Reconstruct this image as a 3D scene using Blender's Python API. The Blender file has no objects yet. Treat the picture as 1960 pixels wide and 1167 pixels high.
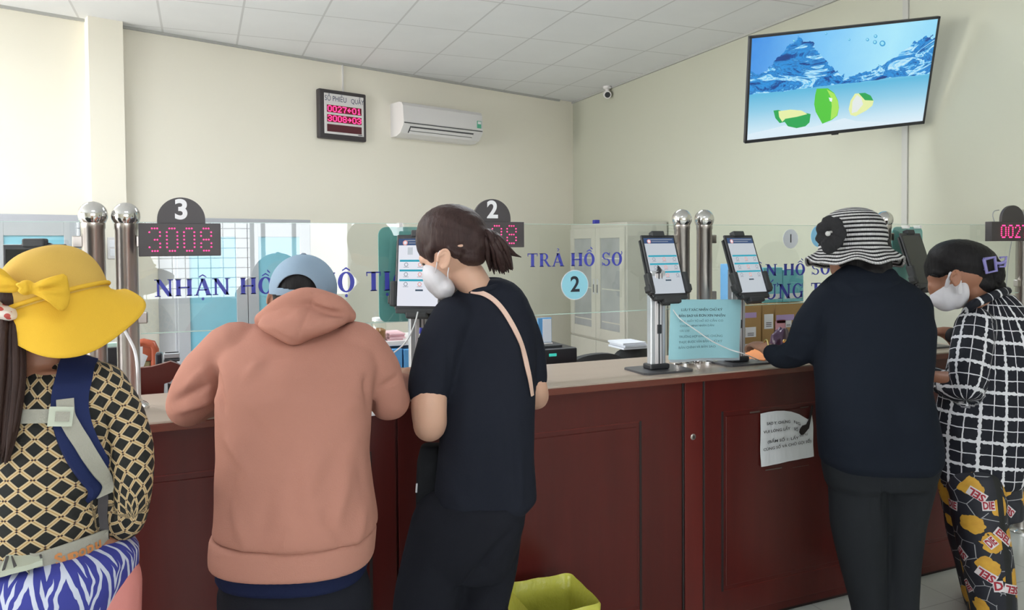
import bpy, bmesh, math, random
import numpy as np
from mathutils import Vector, Matrix, noise
from mathutils.bvhtree import BVHTree

# ---------------------------------------------------------------- camera
FPX, CX, CY = 1429.0, 980.0, 509.1
PITCH, ROLL, YAW = math.radians(1.52), math.radians(-0.44), math.radians(22.64)
CAM = np.array([0.0, 0.0, 1.55])
def _cammat():
    cp, sp, cr, sr = math.cos(PITCH), math.sin(PITCH), math.cos(ROLL), math.sin(ROLL)
    b = np.array([[1, 0, 0], [0, 0, -1], [0, 1, 0.]])
    rx = np.array([[1, 0, 0], [0, cp, -sp], [0, sp, cp]])
    rz = np.array([[cr, -sr, 0], [sr, cr, 0], [0, 0, 1]])
    yw = np.array([[math.cos(YAW), -math.sin(YAW), 0], [math.sin(YAW), math.cos(YAW), 0], [0, 0, 1]])
    return rz @ rx @ b @ yw
MC = _cammat()                      # rows: right, down, forward
SC = bpy.context.scene
COL = SC.collection
cam_d = bpy.data.cameras.new('camera'); cam_o = bpy.data.objects.new('camera', cam_d); COL.objects.link(cam_o)
cam_d.sensor_width = 36; cam_d.lens = FPX / 1960 * 36
cam_d.shift_y = (CY - 583.5) / 1960
cam_d.clip_start = 0.05
cm = Matrix.Identity(4)
for i in range(3):
    cm[i][0] = MC[0][i]; cm[i][1] = -MC[1][i]; cm[i][2] = -MC[2][i]; cm[i][3] = CAM[i]
cam_o.matrix_world = cm
SC.camera = cam_o

# ---------------------------------------------------------------- world, daylight, exposure
SC.view_settings.view_transform = 'Standard'
SC.view_settings.look = 'None'
SC.view_settings.gamma = 1
SC.view_settings.use_curve_mapping = False
SC.view_settings.exposure = 0.0
CEIL = 3.25
wd = bpy.data.worlds.new('sky'); SC.world = wd; wd.use_nodes = True
wd.node_tree.nodes['Background'].inputs[0].default_value = (0.93, 0.97, 1.0, 1)
wd.node_tree.nodes['Background'].inputs[1].default_value = 7.2
def area(name, loc, target, sx, sy, power, color=(1, 1, 1), spread=180):
    l = bpy.data.lights.new(name, 'AREA'); l.shape = 'RECTANGLE'; l.size = sx; l.size_y = sy
    l.energy = power; l.color = color; l.spread = math.radians(spread)
    o = bpy.data.objects.new(name, l); COL.objects.link(o); o.location = loc
    o.rotation_euler = (Vector(target) - Vector(loc)).to_track_quat('-Z', 'Y').to_euler()
    return o
# daylight entering by the glazed front of the hall (rear wall); the two left lights are added to brighten the room
area('daylight_front_glazing', (1.2, -3.62, 1.75), (1.2, 3, 1.6), 2.0, 1.7, 12, (0.97, 0.98, 1.0))
area('added_side_daylight', (-5.55, 1.0, 1.6), (2, 2.5, 1.3), 3.0, 2.2, 32, (1.0, 0.98, 0.95))
area('added_staff_daylight', (-5.55, 4.6, 1.9), (2, 5.0, 1.7), 1.6, 1.4, 270, (1.0, 0.96, 0.88))

# ---------------------------------------------------------------- helpers
def ray(x, y):
    return MC.T @ np.array([(x - CX) / FPX, (y - CY) / FPX, 1.0])
def W(x, y, d):
    return CAM + ray(x, y) * d
def hit(x, y, ax, val):
    r = ray(x, y); return CAM + r * ((val - CAM[ax]) / r[ax])
def pixm(d):
    return d / FPX
RT, DN, FW = MC[0], MC[1], MC[2]
RC = np.array([math.cos(YAW), -math.sin(YAW), 0]); FC = np.array([math.sin(YAW), math.cos(YAW), 0])

def tag(o, label=None, cat=None, group=None, kind=None):
    if label: o['label'] = label
    if cat: o['category'] = cat
    if group: o['group'] = group
    if kind: o['kind'] = kind
    return o
def link(name, me, m=None, parent=None):
    o = bpy.data.objects.new(name, me); COL.objects.link(o)
    if m: me.materials.append(m)
    if parent: o.parent = parent
    return o
def empty(name, loc, rz=0, label=None, cat=None, group=None, kind=None):
    o = bpy.data.objects.new(name, None); COL.objects.link(o); o.location = loc; o.rotation_euler = (0, 0, rz)
    o.empty_display_size = 0.05
    return tag(o, label, cat, group, kind)
def keepw(o, parent):
    """parent an object whose mesh is in world coordinates"""
    o.parent = parent
    L = Matrix.LocRotScale(parent.location, parent.rotation_euler, (1, 1, 1))
    P = parent.parent
    while P is not None:
        L = Matrix.LocRotScale(P.location, P.rotation_euler, (1, 1, 1)) @ L; P = P.parent
    o.data.transform(L.inverted())
    return o

class MB:
    """collects verts and faces of one mesh"""
    def __init__(s): s.v = []; s.f = []
    def add(s, vs, fs):
        n = len(s.v); s.v += [tuple(map(float, p)) for p in vs]; s.f += [tuple(i + n for i in f) for f in fs]; return s
    def box(s, x0, x1, y0, y1, z0, z1, bev=0.0):
        if bev:
            bm = bmesh.new(); bmesh.ops.create_cube(bm, size=1)
            for v in bm.verts: v.co = Vector(((x0+x1)/2+v.co.x*(x1-x0), (y0+y1)/2+v.co.y*(y1-y0), (z0+z1)/2+v.co.z*(z1-z0)))
            bmesh.ops.bevel(bm, geom=bm.edges[:], offset=bev, segments=2, profile=0.5, affect='EDGES')
            bm.verts.ensure_lookup_table()
            s.add([v.co for v in bm.verts], [[v.index for v in f.verts] for f in bm.faces]); bm.free(); return s
        return s.add([(x0,y0,z0),(x1,y0,z0),(x1,y1,z0),(x0,y1,z0),(x0,y0,z1),(x1,y0,z1),(x1,y1,z1),(x0,y1,z1)],
              [(0,3,2,1),(4,5,6,7),(0,1,5,4),(1,2,6,5),(2,3,7,6),(3,0,4,7)])
    def prism(s, poly, h, M=None):
        """poly: 2D points, extruded 0..h in local z, placed by Matrix M"""
        n = len(poly); vs = [Vector((p[0], p[1], 0)) for p in poly] + [Vector((p[0], p[1], h)) for p in poly]
        if M is not None: vs = [M @ v for v in vs]
        return s.add(vs, [tuple(range(n))[::-1], tuple(range(n, 2*n))] + [(i, (i+1) % n, n+(i+1) % n, n+i) for i in range(n)])
    def lathe(s, prof, n=24, c=(0, 0, 0), axis=None):
        """prof: (r, z) pairs"""
        vs = []; fs = []
        R = Matrix.Identity(3)
        if axis is not None: R = Vector(axis).to_track_quat('Z', 'Y').to_matrix()
        for r, z in prof:
            for k in range(n):
                a = 2*math.pi*k/n; vs.append(Vector(c) + R @ Vector((r*math.cos(a), r*math.sin(a), z)))
        for i in range(len(prof)-1):
            for k in range(n):
                fs.append((i*n+k, i*n+(k+1) % n, (i+1)*n+(k+1) % n, (i+1)*n+k))
        fs.append(tuple(range(n))[::-1]); fs.append(tuple(range((len(prof)-1)*n, len(prof)*n)))
        return s.add(vs, fs)
    def tube(s, pts, r, n=10, flat=None):
        """round tube; r number or list; flat=(vector, factor) squashes"""
        pts = [Vector(p) for p in pts]; m = len(pts)
        rs = r if isinstance(r, (list, tuple)) else [r]*m
        up = None; vs = []; fs = []
        for i, p in enumerate(pts):
            t = (pts[min(i+1, m-1)] - pts[max(i-1, 0)]).normalized()
            if up is None:
                up = t.orthogonal().normalized()
            up = (up - t*up.dot(t)).normalized(); sd = t.cross(up)
            for k in range(n):
                a = 2*math.pi*k/n; o = (up*math.cos(a) + sd*math.sin(a))*rs[i]
                if flat: o = o - Vector(flat[0])*o.dot(Vector(flat[0]))*(1-flat[1])
                vs.append(p + o)
        for i in range(m-1):
            for k in range(n): fs.append((i*n+k, i*n+(k+1) % n, (i+1)*n+(k+1) % n, (i+1)*n+k))
        fs.append(tuple(range(n))[::-1]); fs.append(tuple(range((m-1)*n, m*n)))
        return s.add(vs, fs)
    def mesh(s, name):
        me = bpy.data.meshes.new(name); me.from_pydata(s.v, [], s.f); me.update()
        bm = bmesh.new(); bm.from_mesh(me); bmesh.ops.recalc_face_normals(bm, faces=bm.faces); bm.to_mesh(me); bm.free()
        return me
    def build(s, name, m, parent=None, smooth=False, angle=40):
        me = s.mesh(name); o = link(name, me, m, parent)
        if smooth:
            me.polygons.foreach_set('use_smooth', [True]*len(me.polygons))
            try: me.set_sharp_from_angle(angle=math.radians(angle))
            except Exception: pass
        return o

def catmull(P, n=6):
    P = [Vector(p) for p in P]; out = []
    Q = [P[0]*2-P[1]] + P + [P[-1]*2-P[-2]]
    for i in range(1, len(Q)-2):
        for k in range(n):
            t = k/n; a, b, c, d = Q[i-1], Q[i], Q[i+1], Q[i+2]
            out.append(0.5*((2*b)+(c-a)*t+(2*a-5*b+4*c-d)*t*t+(3*b-a-3*c+d)*t*t*t))
    out.append(P[-1]); return out

# ---------------------------------------------------------------- materials
class E:
    """tiny node expression wrapper"""
    def __init__(s, nt, k): s.nt = nt; s.k = k
    def _m(s, op, *a):
        n = s.nt.nodes.new('ShaderNodeMath'); n.operation = op
        for i, v in enumerate((s,)+a):
            if isinstance(v, E): s.nt.links.new(v.k, n.inputs[i])
            else: n.inputs[i].default_value = v
        return E(s.nt, n.outputs[0])
    def __add__(s, o): return s._m('ADD', o)
    def __sub__(s, o): return s._m('SUBTRACT', o)
    def __mul__(s, o): return s._m('MULTIPLY', o)
    def __truediv__(s, o): return s._m('DIVIDE', o)
    def fract(s): return s._m('FRACT')
    def floor(s): return s._m('FLOOR')
    def abs(s): return s._m('ABSOLUTE')
    def sin(s): return s._m('SINE')
    def lt(s, o): return s._m('LESS_THAN', o)
    def gt(s, o): return s._m('GREATER_THAN', o)
    def mx(s, o): return s._m('MAXIMUM', o)
    def mn(s, o): return s._m('MINIMUM', o)
    def sq(s): return s*s
class MT:
    def __init__(s, name, color=(.5, .5, .5), rough=.6, metal=0, spec=.5, emit=None, estr=1):
        s.m = bpy.data.materials.new(name); s.m.use_nodes = True; s.nt = s.m.node_tree
        s.b = s.nt.nodes['Principled BSDF']
        s.b.inputs['Base Color'].default_value = (*color, 1); s.b.inputs['Roughness'].default_value = rough
        s.b.inputs['Metallic'].default_value = metal; s.b.inputs['Specular IOR Level'].default_value = spec
        if emit: s.b.inputs['Emission Color'].default_value = (*emit, 1); s.b.inputs['Emission Strength'].default_value = estr
    def coord(s, kind='Object'):
        n = s.nt.nodes.new('ShaderNodeTexCoord'); return n.outputs[kind]
    def attr(s, name='pat'):
        n = s.nt.nodes.new('ShaderNodeAttribute'); n.attribute_name = name; return n.outputs['Vector']
    def xyz(s, sock):
        n = s.nt.nodes.new('ShaderNodeSeparateXYZ'); s.nt.links.new(sock, n.inputs[0]); return [E(s.nt, n.outputs[i]) for i in range(3)]
    def vec(s, a, b, c=0.0):
        n = s.nt.nodes.new('ShaderNodeCombineXYZ')
        for i, v in enumerate((a, b, c)):
            if isinstance(v, E): s.nt.links.new(v.k, n.inputs[i])
            else: n.inputs[i].default_value = v
        return n.outputs[0]
    def noise(s, scale, detail=3, vec=None, stretch=None, rough=.55):
        n = s.nt.nodes.new('ShaderNodeTexNoise'); n.inputs['Scale'].default_value = scale; n.inputs['Detail'].default_value = detail
        n.inputs['Roughness'].default_value = rough
        v = vec if vec is not None else s.coord()
        if stretch:
            mp = s.nt.nodes.new('ShaderNodeMapping'); mp.inputs['Scale'].default_value = stretch; s.nt.links.new(v, mp.inputs[0]); v = mp.outputs[0]
        s.nt.links.new(v, n.inputs['Vector']); return E(s.nt, n.outputs[0])
    def voro(s, scale, vec=None, rnd=1.0, feature='F1'):
        n = s.nt.nodes.new('ShaderNodeTexVoronoi'); n.feature = feature; n.inputs['Scale'].default_value = scale; n.inputs['Randomness'].default_value = rnd
        s.nt.links.new(vec if vec is not None else s.coord(), n.inputs['Vector']); return n
    def mix(s, fac, a, b):
        n = s.nt.nodes.new('ShaderNodeMix'); n.data_type = 'RGBA'
        if isinstance(fac, E): s.nt.links.new(fac.k, n.inputs[0])
        else: n.inputs[0].default_value = fac
        for i, v in ((6, a), (7, b)):
            if isinstance(v, (tuple, list)): n.inputs[i].default_value = (*v, 1)
            else: s.nt.links.new(v, n.inputs[i])
        return n.outputs[2]
    def ramp(s, fac, stops):
        n = s.nt.nodes.new('ShaderNodeValToRGB'); cr = n.color_ramp
        while len(cr.elements) < len(stops): cr.elements.new(.5)
        for e, (p, c) in zip(cr.elements, stops): e.position = p; e.color = (*c, 1)
        s.nt.links.new(fac.k, n.inputs[0]); return n.outputs[0]
    def color(s, sock, inp='Base Color'): s.nt.links.new(sock, s.b.inputs[inp]); return s
    def bump(s, h, strength=.3, dist=.01):
        n = s.nt.nodes.new('ShaderNodeBump'); n.inputs['Strength'].default_value = strength; n.inputs['Distance'].default_value = dist
        s.nt.links.new(h.k, n.inputs['Height']); s.nt.links.new(n.outputs[0], s.b.inputs['Normal']); return s
def simple(name, c, rough=.6, metal=0, spec=.5, nscale=None, nstr=.15, var=0.0, **k):
    t = MT(name, c, rough, metal, spec, **k)
    if var:
        n = t.noise(6, 4); d = tuple(x*(1-var) for x in c); t.color(t.mix(n, d, tuple(min(1, x*(1+var)) for x in c)))
    if nscale: t.bump(t.noise(nscale, 3), nstr, .004)
    return t.m

def paint(name, c, dirt=.05):
    t = MT(name, c, .75, 0, .25)
    a = t.noise(1.3, 5); b = t.noise(14, 3)
    t.color(t.mix(a, tuple(x*(1-dirt) for x in c), c)); t.bump(b, .06, .004); return t.m
M = {}
M['wall'] = paint('cream_wall_paint', (.84, .80, .695))
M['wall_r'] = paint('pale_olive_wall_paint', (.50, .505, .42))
t = MT('ceiling_tile', (.76, .765, .79), .85, 0, .2)
X_, Y_, Z_ = t.xyz(t.coord())
gx = ((X_ - .863 + 55.3) / .553).fract(); gy = ((Y_ - 4.882 + 74.4) / .744).fract()
ln = (gx - .5).abs().gt(.5 - .014).mx((gy - .5).abs().gt(.5 - .010))
nz = t.noise(2.0, 4)
t.color(t.mix(ln, t.mix(nz, (.70, .705, .72), (.79, .795, .81)), (.58, .58, .59))); t.bump(t.noise(160, 2), .25, .003); M['ceil'] = t.m
t = MT('floor_tile', (.62, .64, .60), .18, 0, .5)
X_, Y_, Z_ = t.xyz(t.coord())
gx = (X_ / .6 + 50).fract(); gy = (Y_ / .6 + 50.3).fract()
ln = gx.lt(.008).mx(gy.lt(.008)); nz = t.noise(5, 5)
t.color(t.mix(ln, t.mix(nz, (.62, .65, .62), (.74, .76, .73)), (.50, .51, .50))); M['floor'] = t.m
def wood(name, c1, c2, rough=.35, scale=2.2, stretch=(1, 9, .7)):
    t = MT(name, c1, rough, 0, .32)
    n = t.noise(scale, 6, stretch=stretch, rough=.6); t.color(t.mix(n, c1, c2)); t.bump(n, .08, .003); return t.m
M['mahogany'] = wood('mahogany_veneer', (.055, .0075, .0065), (.100, .0135, .011), .32, 2.5, (5, 5, .5))
M['mahogany2'] = wood('mahogany_stile', (.08, .010, .009), (.14, .018, .014), .3, 3, (5, 5, .5))
M['groove'] = simple('groove_black', (.012, .006, .006), .7)
M['laminate'] = wood('beige_laminate', (.34, .27, .22), (.42, .34, .28), .28, 2.0, (.8, 6, 3))
M['edge'] = wood('countertop_edge', (.11, .030, .022), (.17, .050, .034), .25, 3, (.6, 6, 6))
M['steel'] = None
t = MT('brushed_steel', (.62, .58, .55), .30, 1.0); n = t.noise(3, 5, stretch=(9, 9, .5)); n2 = t.noise(60, 2)
t.color(t.mix(n, (.30, .265, .25), (.62, .58, .55))); t.bump(n2, .05, .002); M['steel'] = t.m
t = MT('ball_steel', (.66, .65, .64), .12, 1.0); t.color(t.mix(t.noise(20, 3), (.5, .49, .48), (.75, .74, .73))); M['ball'] = t.m
M['black'] = simple('black_plastic', (.022, .023, .028), .38, var=.1)
M['black_m'] = simple('black_matte_plastic', (.03, .032, .035), .6, nscale=90)
M['signblack'] = simple('sign_housing', (.045, .038, .042), .45)
M['white'] = simple('white_plastic', (.72, .70, .70), .3)
M['white_p'] = simple('white_paper', (.78, .80, .83), .7, var=.05)
M['alu'] = simple('grey_aluminium', (.55, .57, .61), .35, .55, var=.08)
M['alu_l'] = simple('light_aluminium_track', (.80, .76, .78), .3, .3)
M['led'] = MT('led_red', (.1, 0, .01), .4, emit=(1.0, .03, .17), estr=4.0).m
M['ledback'] = simple('led_window', (.16, .008, .03), .25)
M['leddim'] = simple('led_window_dark', (.10, .02, .03), .2)
M['numwhite'] = simple('white_vinyl', (.80, .80, .83), .5)
M['blue_v'] = simple('blue_vinyl', (.045, .055, .42), .45, var=.1)
M['navy_v'] = simple('black_vinyl', (.01, .015, .03), .5)
M['cyan_v'] = simple('pale_cyan_sticker', (.30, .66, .80), .5)
M['white_v'] = simple('white_sticker', (.72, .76, .84), .5)
M['grey_steel'] = simple('grey_painted_steel', (.40, .41, .44), .45, var=.06, nscale=60, nstr=.05)
M['beige_steel'] = simple('beige_painted_steel', (.46, .45, .40), .45, var=.08, nscale=60, nstr=.05)
M['grey_dk'] = simple('dark_grey_handle', (.10, .10, .11), .4, .5)
M['blue_pane'] = simple('blue_tinted_pane', (.22, .50, .62), .22, var=.1)
t = MT('dusty_glass_over_files', (.22, .24, .25), .12); v = t.voro(9, t.coord()); E1 = t.noise(3, 3)
t.color(t.mix(E1, (.16, .17, .18), (.42, .44, .45))); M['file_pane'] = t.m
M['teal'] = simple('teal_board', (.13, .36, .35), .4, var=.12)
M['teal_l'] = simple('light_teal_folder', (.16, .52, .60), .45, var=.1)
M['blue_l'] = simple('blue_folder', (.10, .32, .62), .5, var=.15)
M['cardboard'] = simple('cardboard', (.40, .25, .10), .8, var=.12, nscale=40)
M['purple_l'] = simple('lilac_tape', (.46, .34, .62), .5)
M['pink'] = simple('pink_paper', (.70, .35, .42), .6, var=.15)
M['red'] = simple('red_label', (.62, .10, .14), .5)
M['orange'] = simple('orange_paper', (.80, .28, .09), .6, var=.12)
M['purple'] = simple('purple_satin', (.040, .014, .045), .35, var=.3)
M['gold'] = simple('gold', (.85, .62, .25), .25, 1)
M['chair_wood'] = wood('dark_red_wood', (.08, .014, .012), (.14, .026, .02), .3)
M['chair_wood2'] = wood('orange_red_wood', (.28, .06, .03), (.40, .10, .05), .3)
M['olive'] = simple('olive_cushion', (.22, .18, .09), .8)
M['bin'] = simple('grey_bin_plastic', (.42, .43, .42), .4)
M['cable'] = simple('white_cable', (.72, .72, .74), .4)
M['cable_g'] = simple('grey_cable', (.30, .31, .33), .5)
M['screen_grey'] = simple('dark_tablet_back', (.035, .045, .045), .45)
t = MT('yellow_bag_film', (.50, .50, .05), .32); t.color(t.mix(t.noise(7, 4), (.38, .37, .04), (.62, .62, .10)))
t.b.inputs['Subsurface Weight'].default_value = .0; t.bump(t.noise(22, 5), .6, .01); M['bag'] = t.m
# thin clear glass: transparent with a Fresnel reflection
def glass(name, tint, refl=1.0):
    m = bpy.data.materials.new(name); m.use_nodes = True; nt = m.node_tree
    for n in list(nt.nodes):
        if n.type != 'OUTPUT_MATERIAL': nt.nodes.remove(n)
    out = [n for n in nt.nodes if n.type == 'OUTPUT_MATERIAL'][0]
    tr = nt.nodes.new('ShaderNodeBsdfTransparent'); tr.inputs[0].default_value = (*tint, 1)
    gl = nt.nodes.new('ShaderNodeBsdfGlossy'); gl.inputs['Roughness'].default_value = .01; gl.inputs[0].default_value = (refl, refl, refl, 1)
    fr = nt.nodes.new('ShaderNodeFresnel'); fr.inputs[0].default_value = 1.52
    mx = nt.nodes.new('ShaderNodeMixShader'); ge_ = nt.nodes.new('ShaderNodeNewGeometry'); q1 = nt.nodes.new('ShaderNodeMath'); q1.operation = 'SUBTRACT'; q1.inputs[0].default_value = 1; nt.links.new(ge_.outputs['Backfacing'], q1.inputs[1])
    q2 = nt.nodes.new('ShaderNodeMath'); q2.operation = 'MULTIPLY'; nt.links.new(q1.outputs[0], q2.inputs[0]); nt.links.new(fr.outputs[0], q2.inputs[1])
    q3 = nt.nodes.new('ShaderNodeMath'); q3.operation = 'MULTIPLY'; q3.inputs[1].default_value = 1.75; nt.links.new(q2.outputs[0], q3.inputs[0]); nt.links.new(q3.outputs[0], mx.inputs[0]); nt.links.new(tr.outputs[0], mx.inputs[1])
    nt.links.new(gl.outputs[0], mx.inputs[2]); nt.links.new(mx.outputs[0], out.inputs[0]); return m
M['glass'] = glass('clear_glass', (.955, .975, .965))
M['glass_edge'] = simple('glass_edge_green', (.50, .66, .60), .2)
M['jar_glass'] = glass('jar_glass', (.93, .95, .93))

# ---------------------------------------------------------------- the room
WX = 4.10                                   # right wall
bp0 = hit(0, 10, 2, CEIL)[:2]; bp1 = hit(1108.7, 197.5, 2, CEIL)[:2]
bd = (bp1 - bp0)/np.linalg.norm(bp1 - bp0); bn = np.array([-bd[1], bd[0]]); BANG = math.atan2(bd[1], bd[0])
def backhit(x, y, off=0.0):
    """(s along the back wall, z) where a view ray meets the plane 'off' in front of the back wall"""
    r = ray(x, y); q = bp0 - bn*off; k = (bn @ (q - CAM[:2]))/(bn @ r[:2]); p = CAM + r*k
    return bd @ (p[:2] - bp0), p[2]
def bpt(s, off=0.0, z=0.0):
    p = bp0 + bd*s - bn*off; return (p[0], p[1], z)
BROT = Matrix.Translation((*bp0, 0)) @ Matrix.Rotation(BANG, 4, 'Z')   # local: x along wall, -y into the room
def struct(name, mb, m, xf=None):
    o = mb.build(name, m); tag(o, kind='structure')
    if xf is not None: o.data.transform(xf)
    return o
struct('floor', MB().box(-5.8, WX+.15, -3.8, 9.5, -.1, 0), M['floor'])
struct('ceiling', MB().box(-5.8, WX+.15, -3.8, 9.5, CEIL, CEIL+.1), M['ceil'])
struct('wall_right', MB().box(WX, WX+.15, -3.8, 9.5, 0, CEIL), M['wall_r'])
struct('wall_back', MB().box(-5.5, 5.9, 0, .15, 0, CEIL), M['wall'], BROT)
# left wall, unseen, with two openings added for the side lights
mb = MB(); x0, x1 = -5.65, -5.5
mb.box(x0, x1, -3.8, -.5, 0, CEIL); mb.box(x0, x1, 2.5, 3.8, 0, CEIL); mb.box(x0, x1, 5.4, 9.5, 0, CEIL)
mb.box(x0, x1, -.5, 2.5, 2.7, CEIL); mb.box(x0, x1, 3.8, 5.4, 0, 1.2); mb.box(x0, x1, 3.8, 5.4, 2.6, CEIL)
struct('wall_left', mb, M['wall'])
# front wall behind the viewer: long glazed opening
mb = MB(); y0, y1 = -3.8, -3.65
FOX0, FOX1, FOZ = -1.25, 2.35, 2.60
mb.box(-5.8, FOX0, y0, y1, 0, CEIL); mb.box(FOX1, WX+.15, y0, y1, 0, CEIL); mb.box(FOX0, FOX1, y0, y1, FOZ, CEIL); mb.box(FOX0, FOX1, y0, y1, 0, .95)
struct('wall_front', mb, M['wall'])
win = empty('window_1', (0, 0, 0), kind='structure')
mb = MB()
for x in (-1.25, -.62, .52, .64, .98, 1.62, 1.72, 2.30): mb.box(x, x+.045, -3.76, -3.70, .95, FOZ)
for z in (.95, 2.25, FOZ-.05): mb.box(FOX0, FOX1, -3.76, -3.70, z, z+.05)
mb.build('window_frame', M['grey_steel'], win)
mb = MB()
for x in np.arange(-1.2, .52, .13): mb.box(x, x+.008, -3.74, -3.725, .95, 2.25)
for z in np.arange(1.0, 2.1, .11): mb.box(FOX0, .52, -3.74, -3.725, z, z+.008)
mb.build('window_bars', M['grey_steel'], win)
# column on the back wall (pilaster)
s0, _ = backhit(168, 34, .12); s1, _ = backhit(235, 50, .12)
o = struct('trim_1', MB().box(s0, s1, -.12, .02, 0, CEIL), M['wall'], BROT)
# cable trunking on the right wall and thin vertical conduit above the display board
ty = hit(1731, 300, 0, WX-.012)[1]
struct('trim_2', MB().box(WX-.012, WX, ty-.02, ty+.02, 0, CEIL), simple('pale_lilac_trunking', (.44, .44, .41), .6))
mb = MB(); mb.box(-5.4, 5.4, -.02, 0, CEIL-.02, CEIL)
struct('trim_3', mb, simple('grey_ceiling_trim', (.42, .42, .40), .7), BROT)
struct('trim_4', MB().box(WX-.02, WX, -3.6, 9.2, CEIL-.02, CEIL), simple('grey_ceiling_trim_right', (.42, .42, .40), .7))
struct('baseboard_right', MB().box(WX-.012, WX, -3.6, 8.5, 0, .10), simple('grey_base_tile', (.40, .42, .42), .4))

# ceiling lamps: surface-mounted fluorescent fittings
M['tube'] = MT('lit_tube', (.9, .9, .9), .4, emit=(.90, .95, 1.0), estr=12).m
def ceiling_lamp(x, y, ang, power, label):
    r = empty('ceiling_lamp', (x, y, CEIL), ang, label, 'ceiling lamp', 'fluorescent ceiling lamps')
    mb = MB(); mb.box(-.62, .62, -.08, .08, -.035, 0, .006); mb.box(-.62, -.58, -.06, .06, -.075, -.03); mb.box(.58, .62, -.06, .06, -.075, -.03)
    mb.build('housing', M['white'], r)
    for s in (-.04, .04):
        MB().tube([(-.58, s, -.06), (.58, s, -.06)], .013, 12).build('tube', M['tube'], r, True)
    l = area('tube_light', (0, 0, -.085), (0, 0, -1), 1.15, .14, power, (.90, .95, 1.0)); l.parent = r
    return r
lp = hit(1080, -75, 2, CEIL)
ceiling_lamp(lp[0], lp[1], 0.0, 42, 'twin tube fluorescent lamp on the ceiling over the counter')
ceiling_lamp(-1.6, 3.9, 0.0, 75, 'twin tube fluorescent lamp on the ceiling over the staff side, left')
ceiling_lamp(.2, .2, 0.0, 10, 'twin tube fluorescent lamp on the ceiling over the waiting side')

# ---------------------------------------------------------------- the counter
CY0, CY1, CT = 2.38, 2.85, 1.05             # front, back, top
ct = empty('service_counter', (0, CY0, 0), 0, 'long dark red mahogany service counter with beige laminate top', 'counter')
def cb(name, mb, m, par=ct, smooth=False):
    return keepw(mb.build(name, m, None, smooth), par)
CXE = 3.40
cb('carcass', MB().box(-2.6, CXE, CY0+.045, CY1-.02, 0.02, CT-.045), M['mahogany'])
cb('worktop', MB().box(-2.62, CXE+.02, CY0-.001, CY1, CT-.022, CT, .003), M['laminate'])
cb('worktop_edge', MB().box(-2.62, CXE+.02, CY0-.005, CY0+.02, CT-.030, CT-.006, .003), M['edge'])
def fx(px, py=900): return hit(px, py, 1, CY0+.03)[0]
joints = [-2.6, -1.62, fx(60), fx(1307), CXE]
pan = [(-2.6, fx(-120)), (fx(-120), fx(760)), (fx(760), fx(1307)), (fx(1347), fx(1740)), (fx(1740), CXE)]
for a, b in pan:
    f = CY0+.03
    p = cb('front_panel', MB().box(a+.004, b-.004, f, f+.02, .06, CT-.031, .002), M['mahogany'])
    g = .085 if b-a > .6 else .06
    mb = MB(); w = .010
    xa, xb, za, zb = a+g, b-fx(1307)+fx(1228) if b == fx(1307) else b-g, .16, CT-.055-.11
    
    for g0 in (xa, xb-w): cb('panel_groove', MB().box(g0, g0+w, f-.0015, f+.002, za, zb), M['groove'], ct)
    for g0 in (za, zb-.004): cb('lit_groove', MB().box(xa+w, xb-w, f-.0015, f+.002, g0, g0+.004), M['mahogany2'], ct)  # horizontal grooves catch light, put into the colour as a paler wood
    mb = MB(); mb.box(xa+.02, xb-.02, f-.004, f+.002, za+.02, zb-.02, .003); cb('raised_field', mb, M['mahogany'])
cb('stile', MB().box(fx(1310), fx(1344), CY0+.026, CY0+.05, .06, CT-.031, .002), M['mahogany2'])
for q in (1307, 1346): cb('panel_joint', MB().box(fx(q)-.004, fx(q)+.004, CY0+.027, CY0+.035, .06, CT-.032), M['groove'])
cb('plinth', MB().box(-2.6, CXE, CY0+.06, CY1-.03, 0, .06), M['groove'])
lk = hit(1327, 836, 1, CY0+.026)
cb('lock', MB().lathe([(.0, -.004), (.012, -.004), (.0125, .0), (.009, .003), (0.001, .003)], 20, (lk[0], lk[1], lk[2]), (0, -1, 0)), M['steel'], ct, True)
cb('keyhole', MB().box(lk[0]-.0015, lk[0]+.0015, lk[1]-.006, lk[1]-.0025, lk[2]-.006, lk[2]+.006), M['groove'])

# ---------------------------------------------------------------- steel posts with ball tops
PY = 2.62
def post(px, ztop, label, foot=CT):
    x = hit(px, 430, 1, PY)[0]
    r = empty('steel_post', (x, PY, foot), 0, label, 'post', 'polished steel posts along the counter')
    h = ztop - foot
    MB().lathe([(.055, 0), (.055, .008), (.048, .016), (.036, .022), (.036, .03)], 28).build('flange', M['ball'], r, True)
    MB().lathe([(.0325, .02), (.0325, h-.085), (.034, h-.083), (.034, h-.066)], 28).build('tube', M['steel'], r, True)
    prof = [(.030, h-.078)] + [(.0415*math.sin(a), h-.042-.042*math.cos(a)) for a in np.linspace(.72, math.pi, 18)]
    MB().lathe(prof, 28).build('ball_top', M['ball'], r, True)
    return x
pxs = [post(178, 1.698, 'steel post with ball top, left one of the pair beside the number 3 display'),
       post(241, 1.696, 'steel post with ball top carrying the number 3 display'),
       post(872, 1.69, 'steel post with ball top behind the head of the woman with the ponytail'),
       post(1305, 1.700, 'steel post with ball top, left one of the pair behind the cyan notice'),
       post(1348, 1.700, 'steel post with ball top, right one of the pair behind the cyan notice'),
       post(1692, 1.705, 'steel post with ball top right behind the striped hat'),
       post(1958, 1.725, 'steel post with ball top at the right end carrying the 0027 display', 0.0)]

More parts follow.
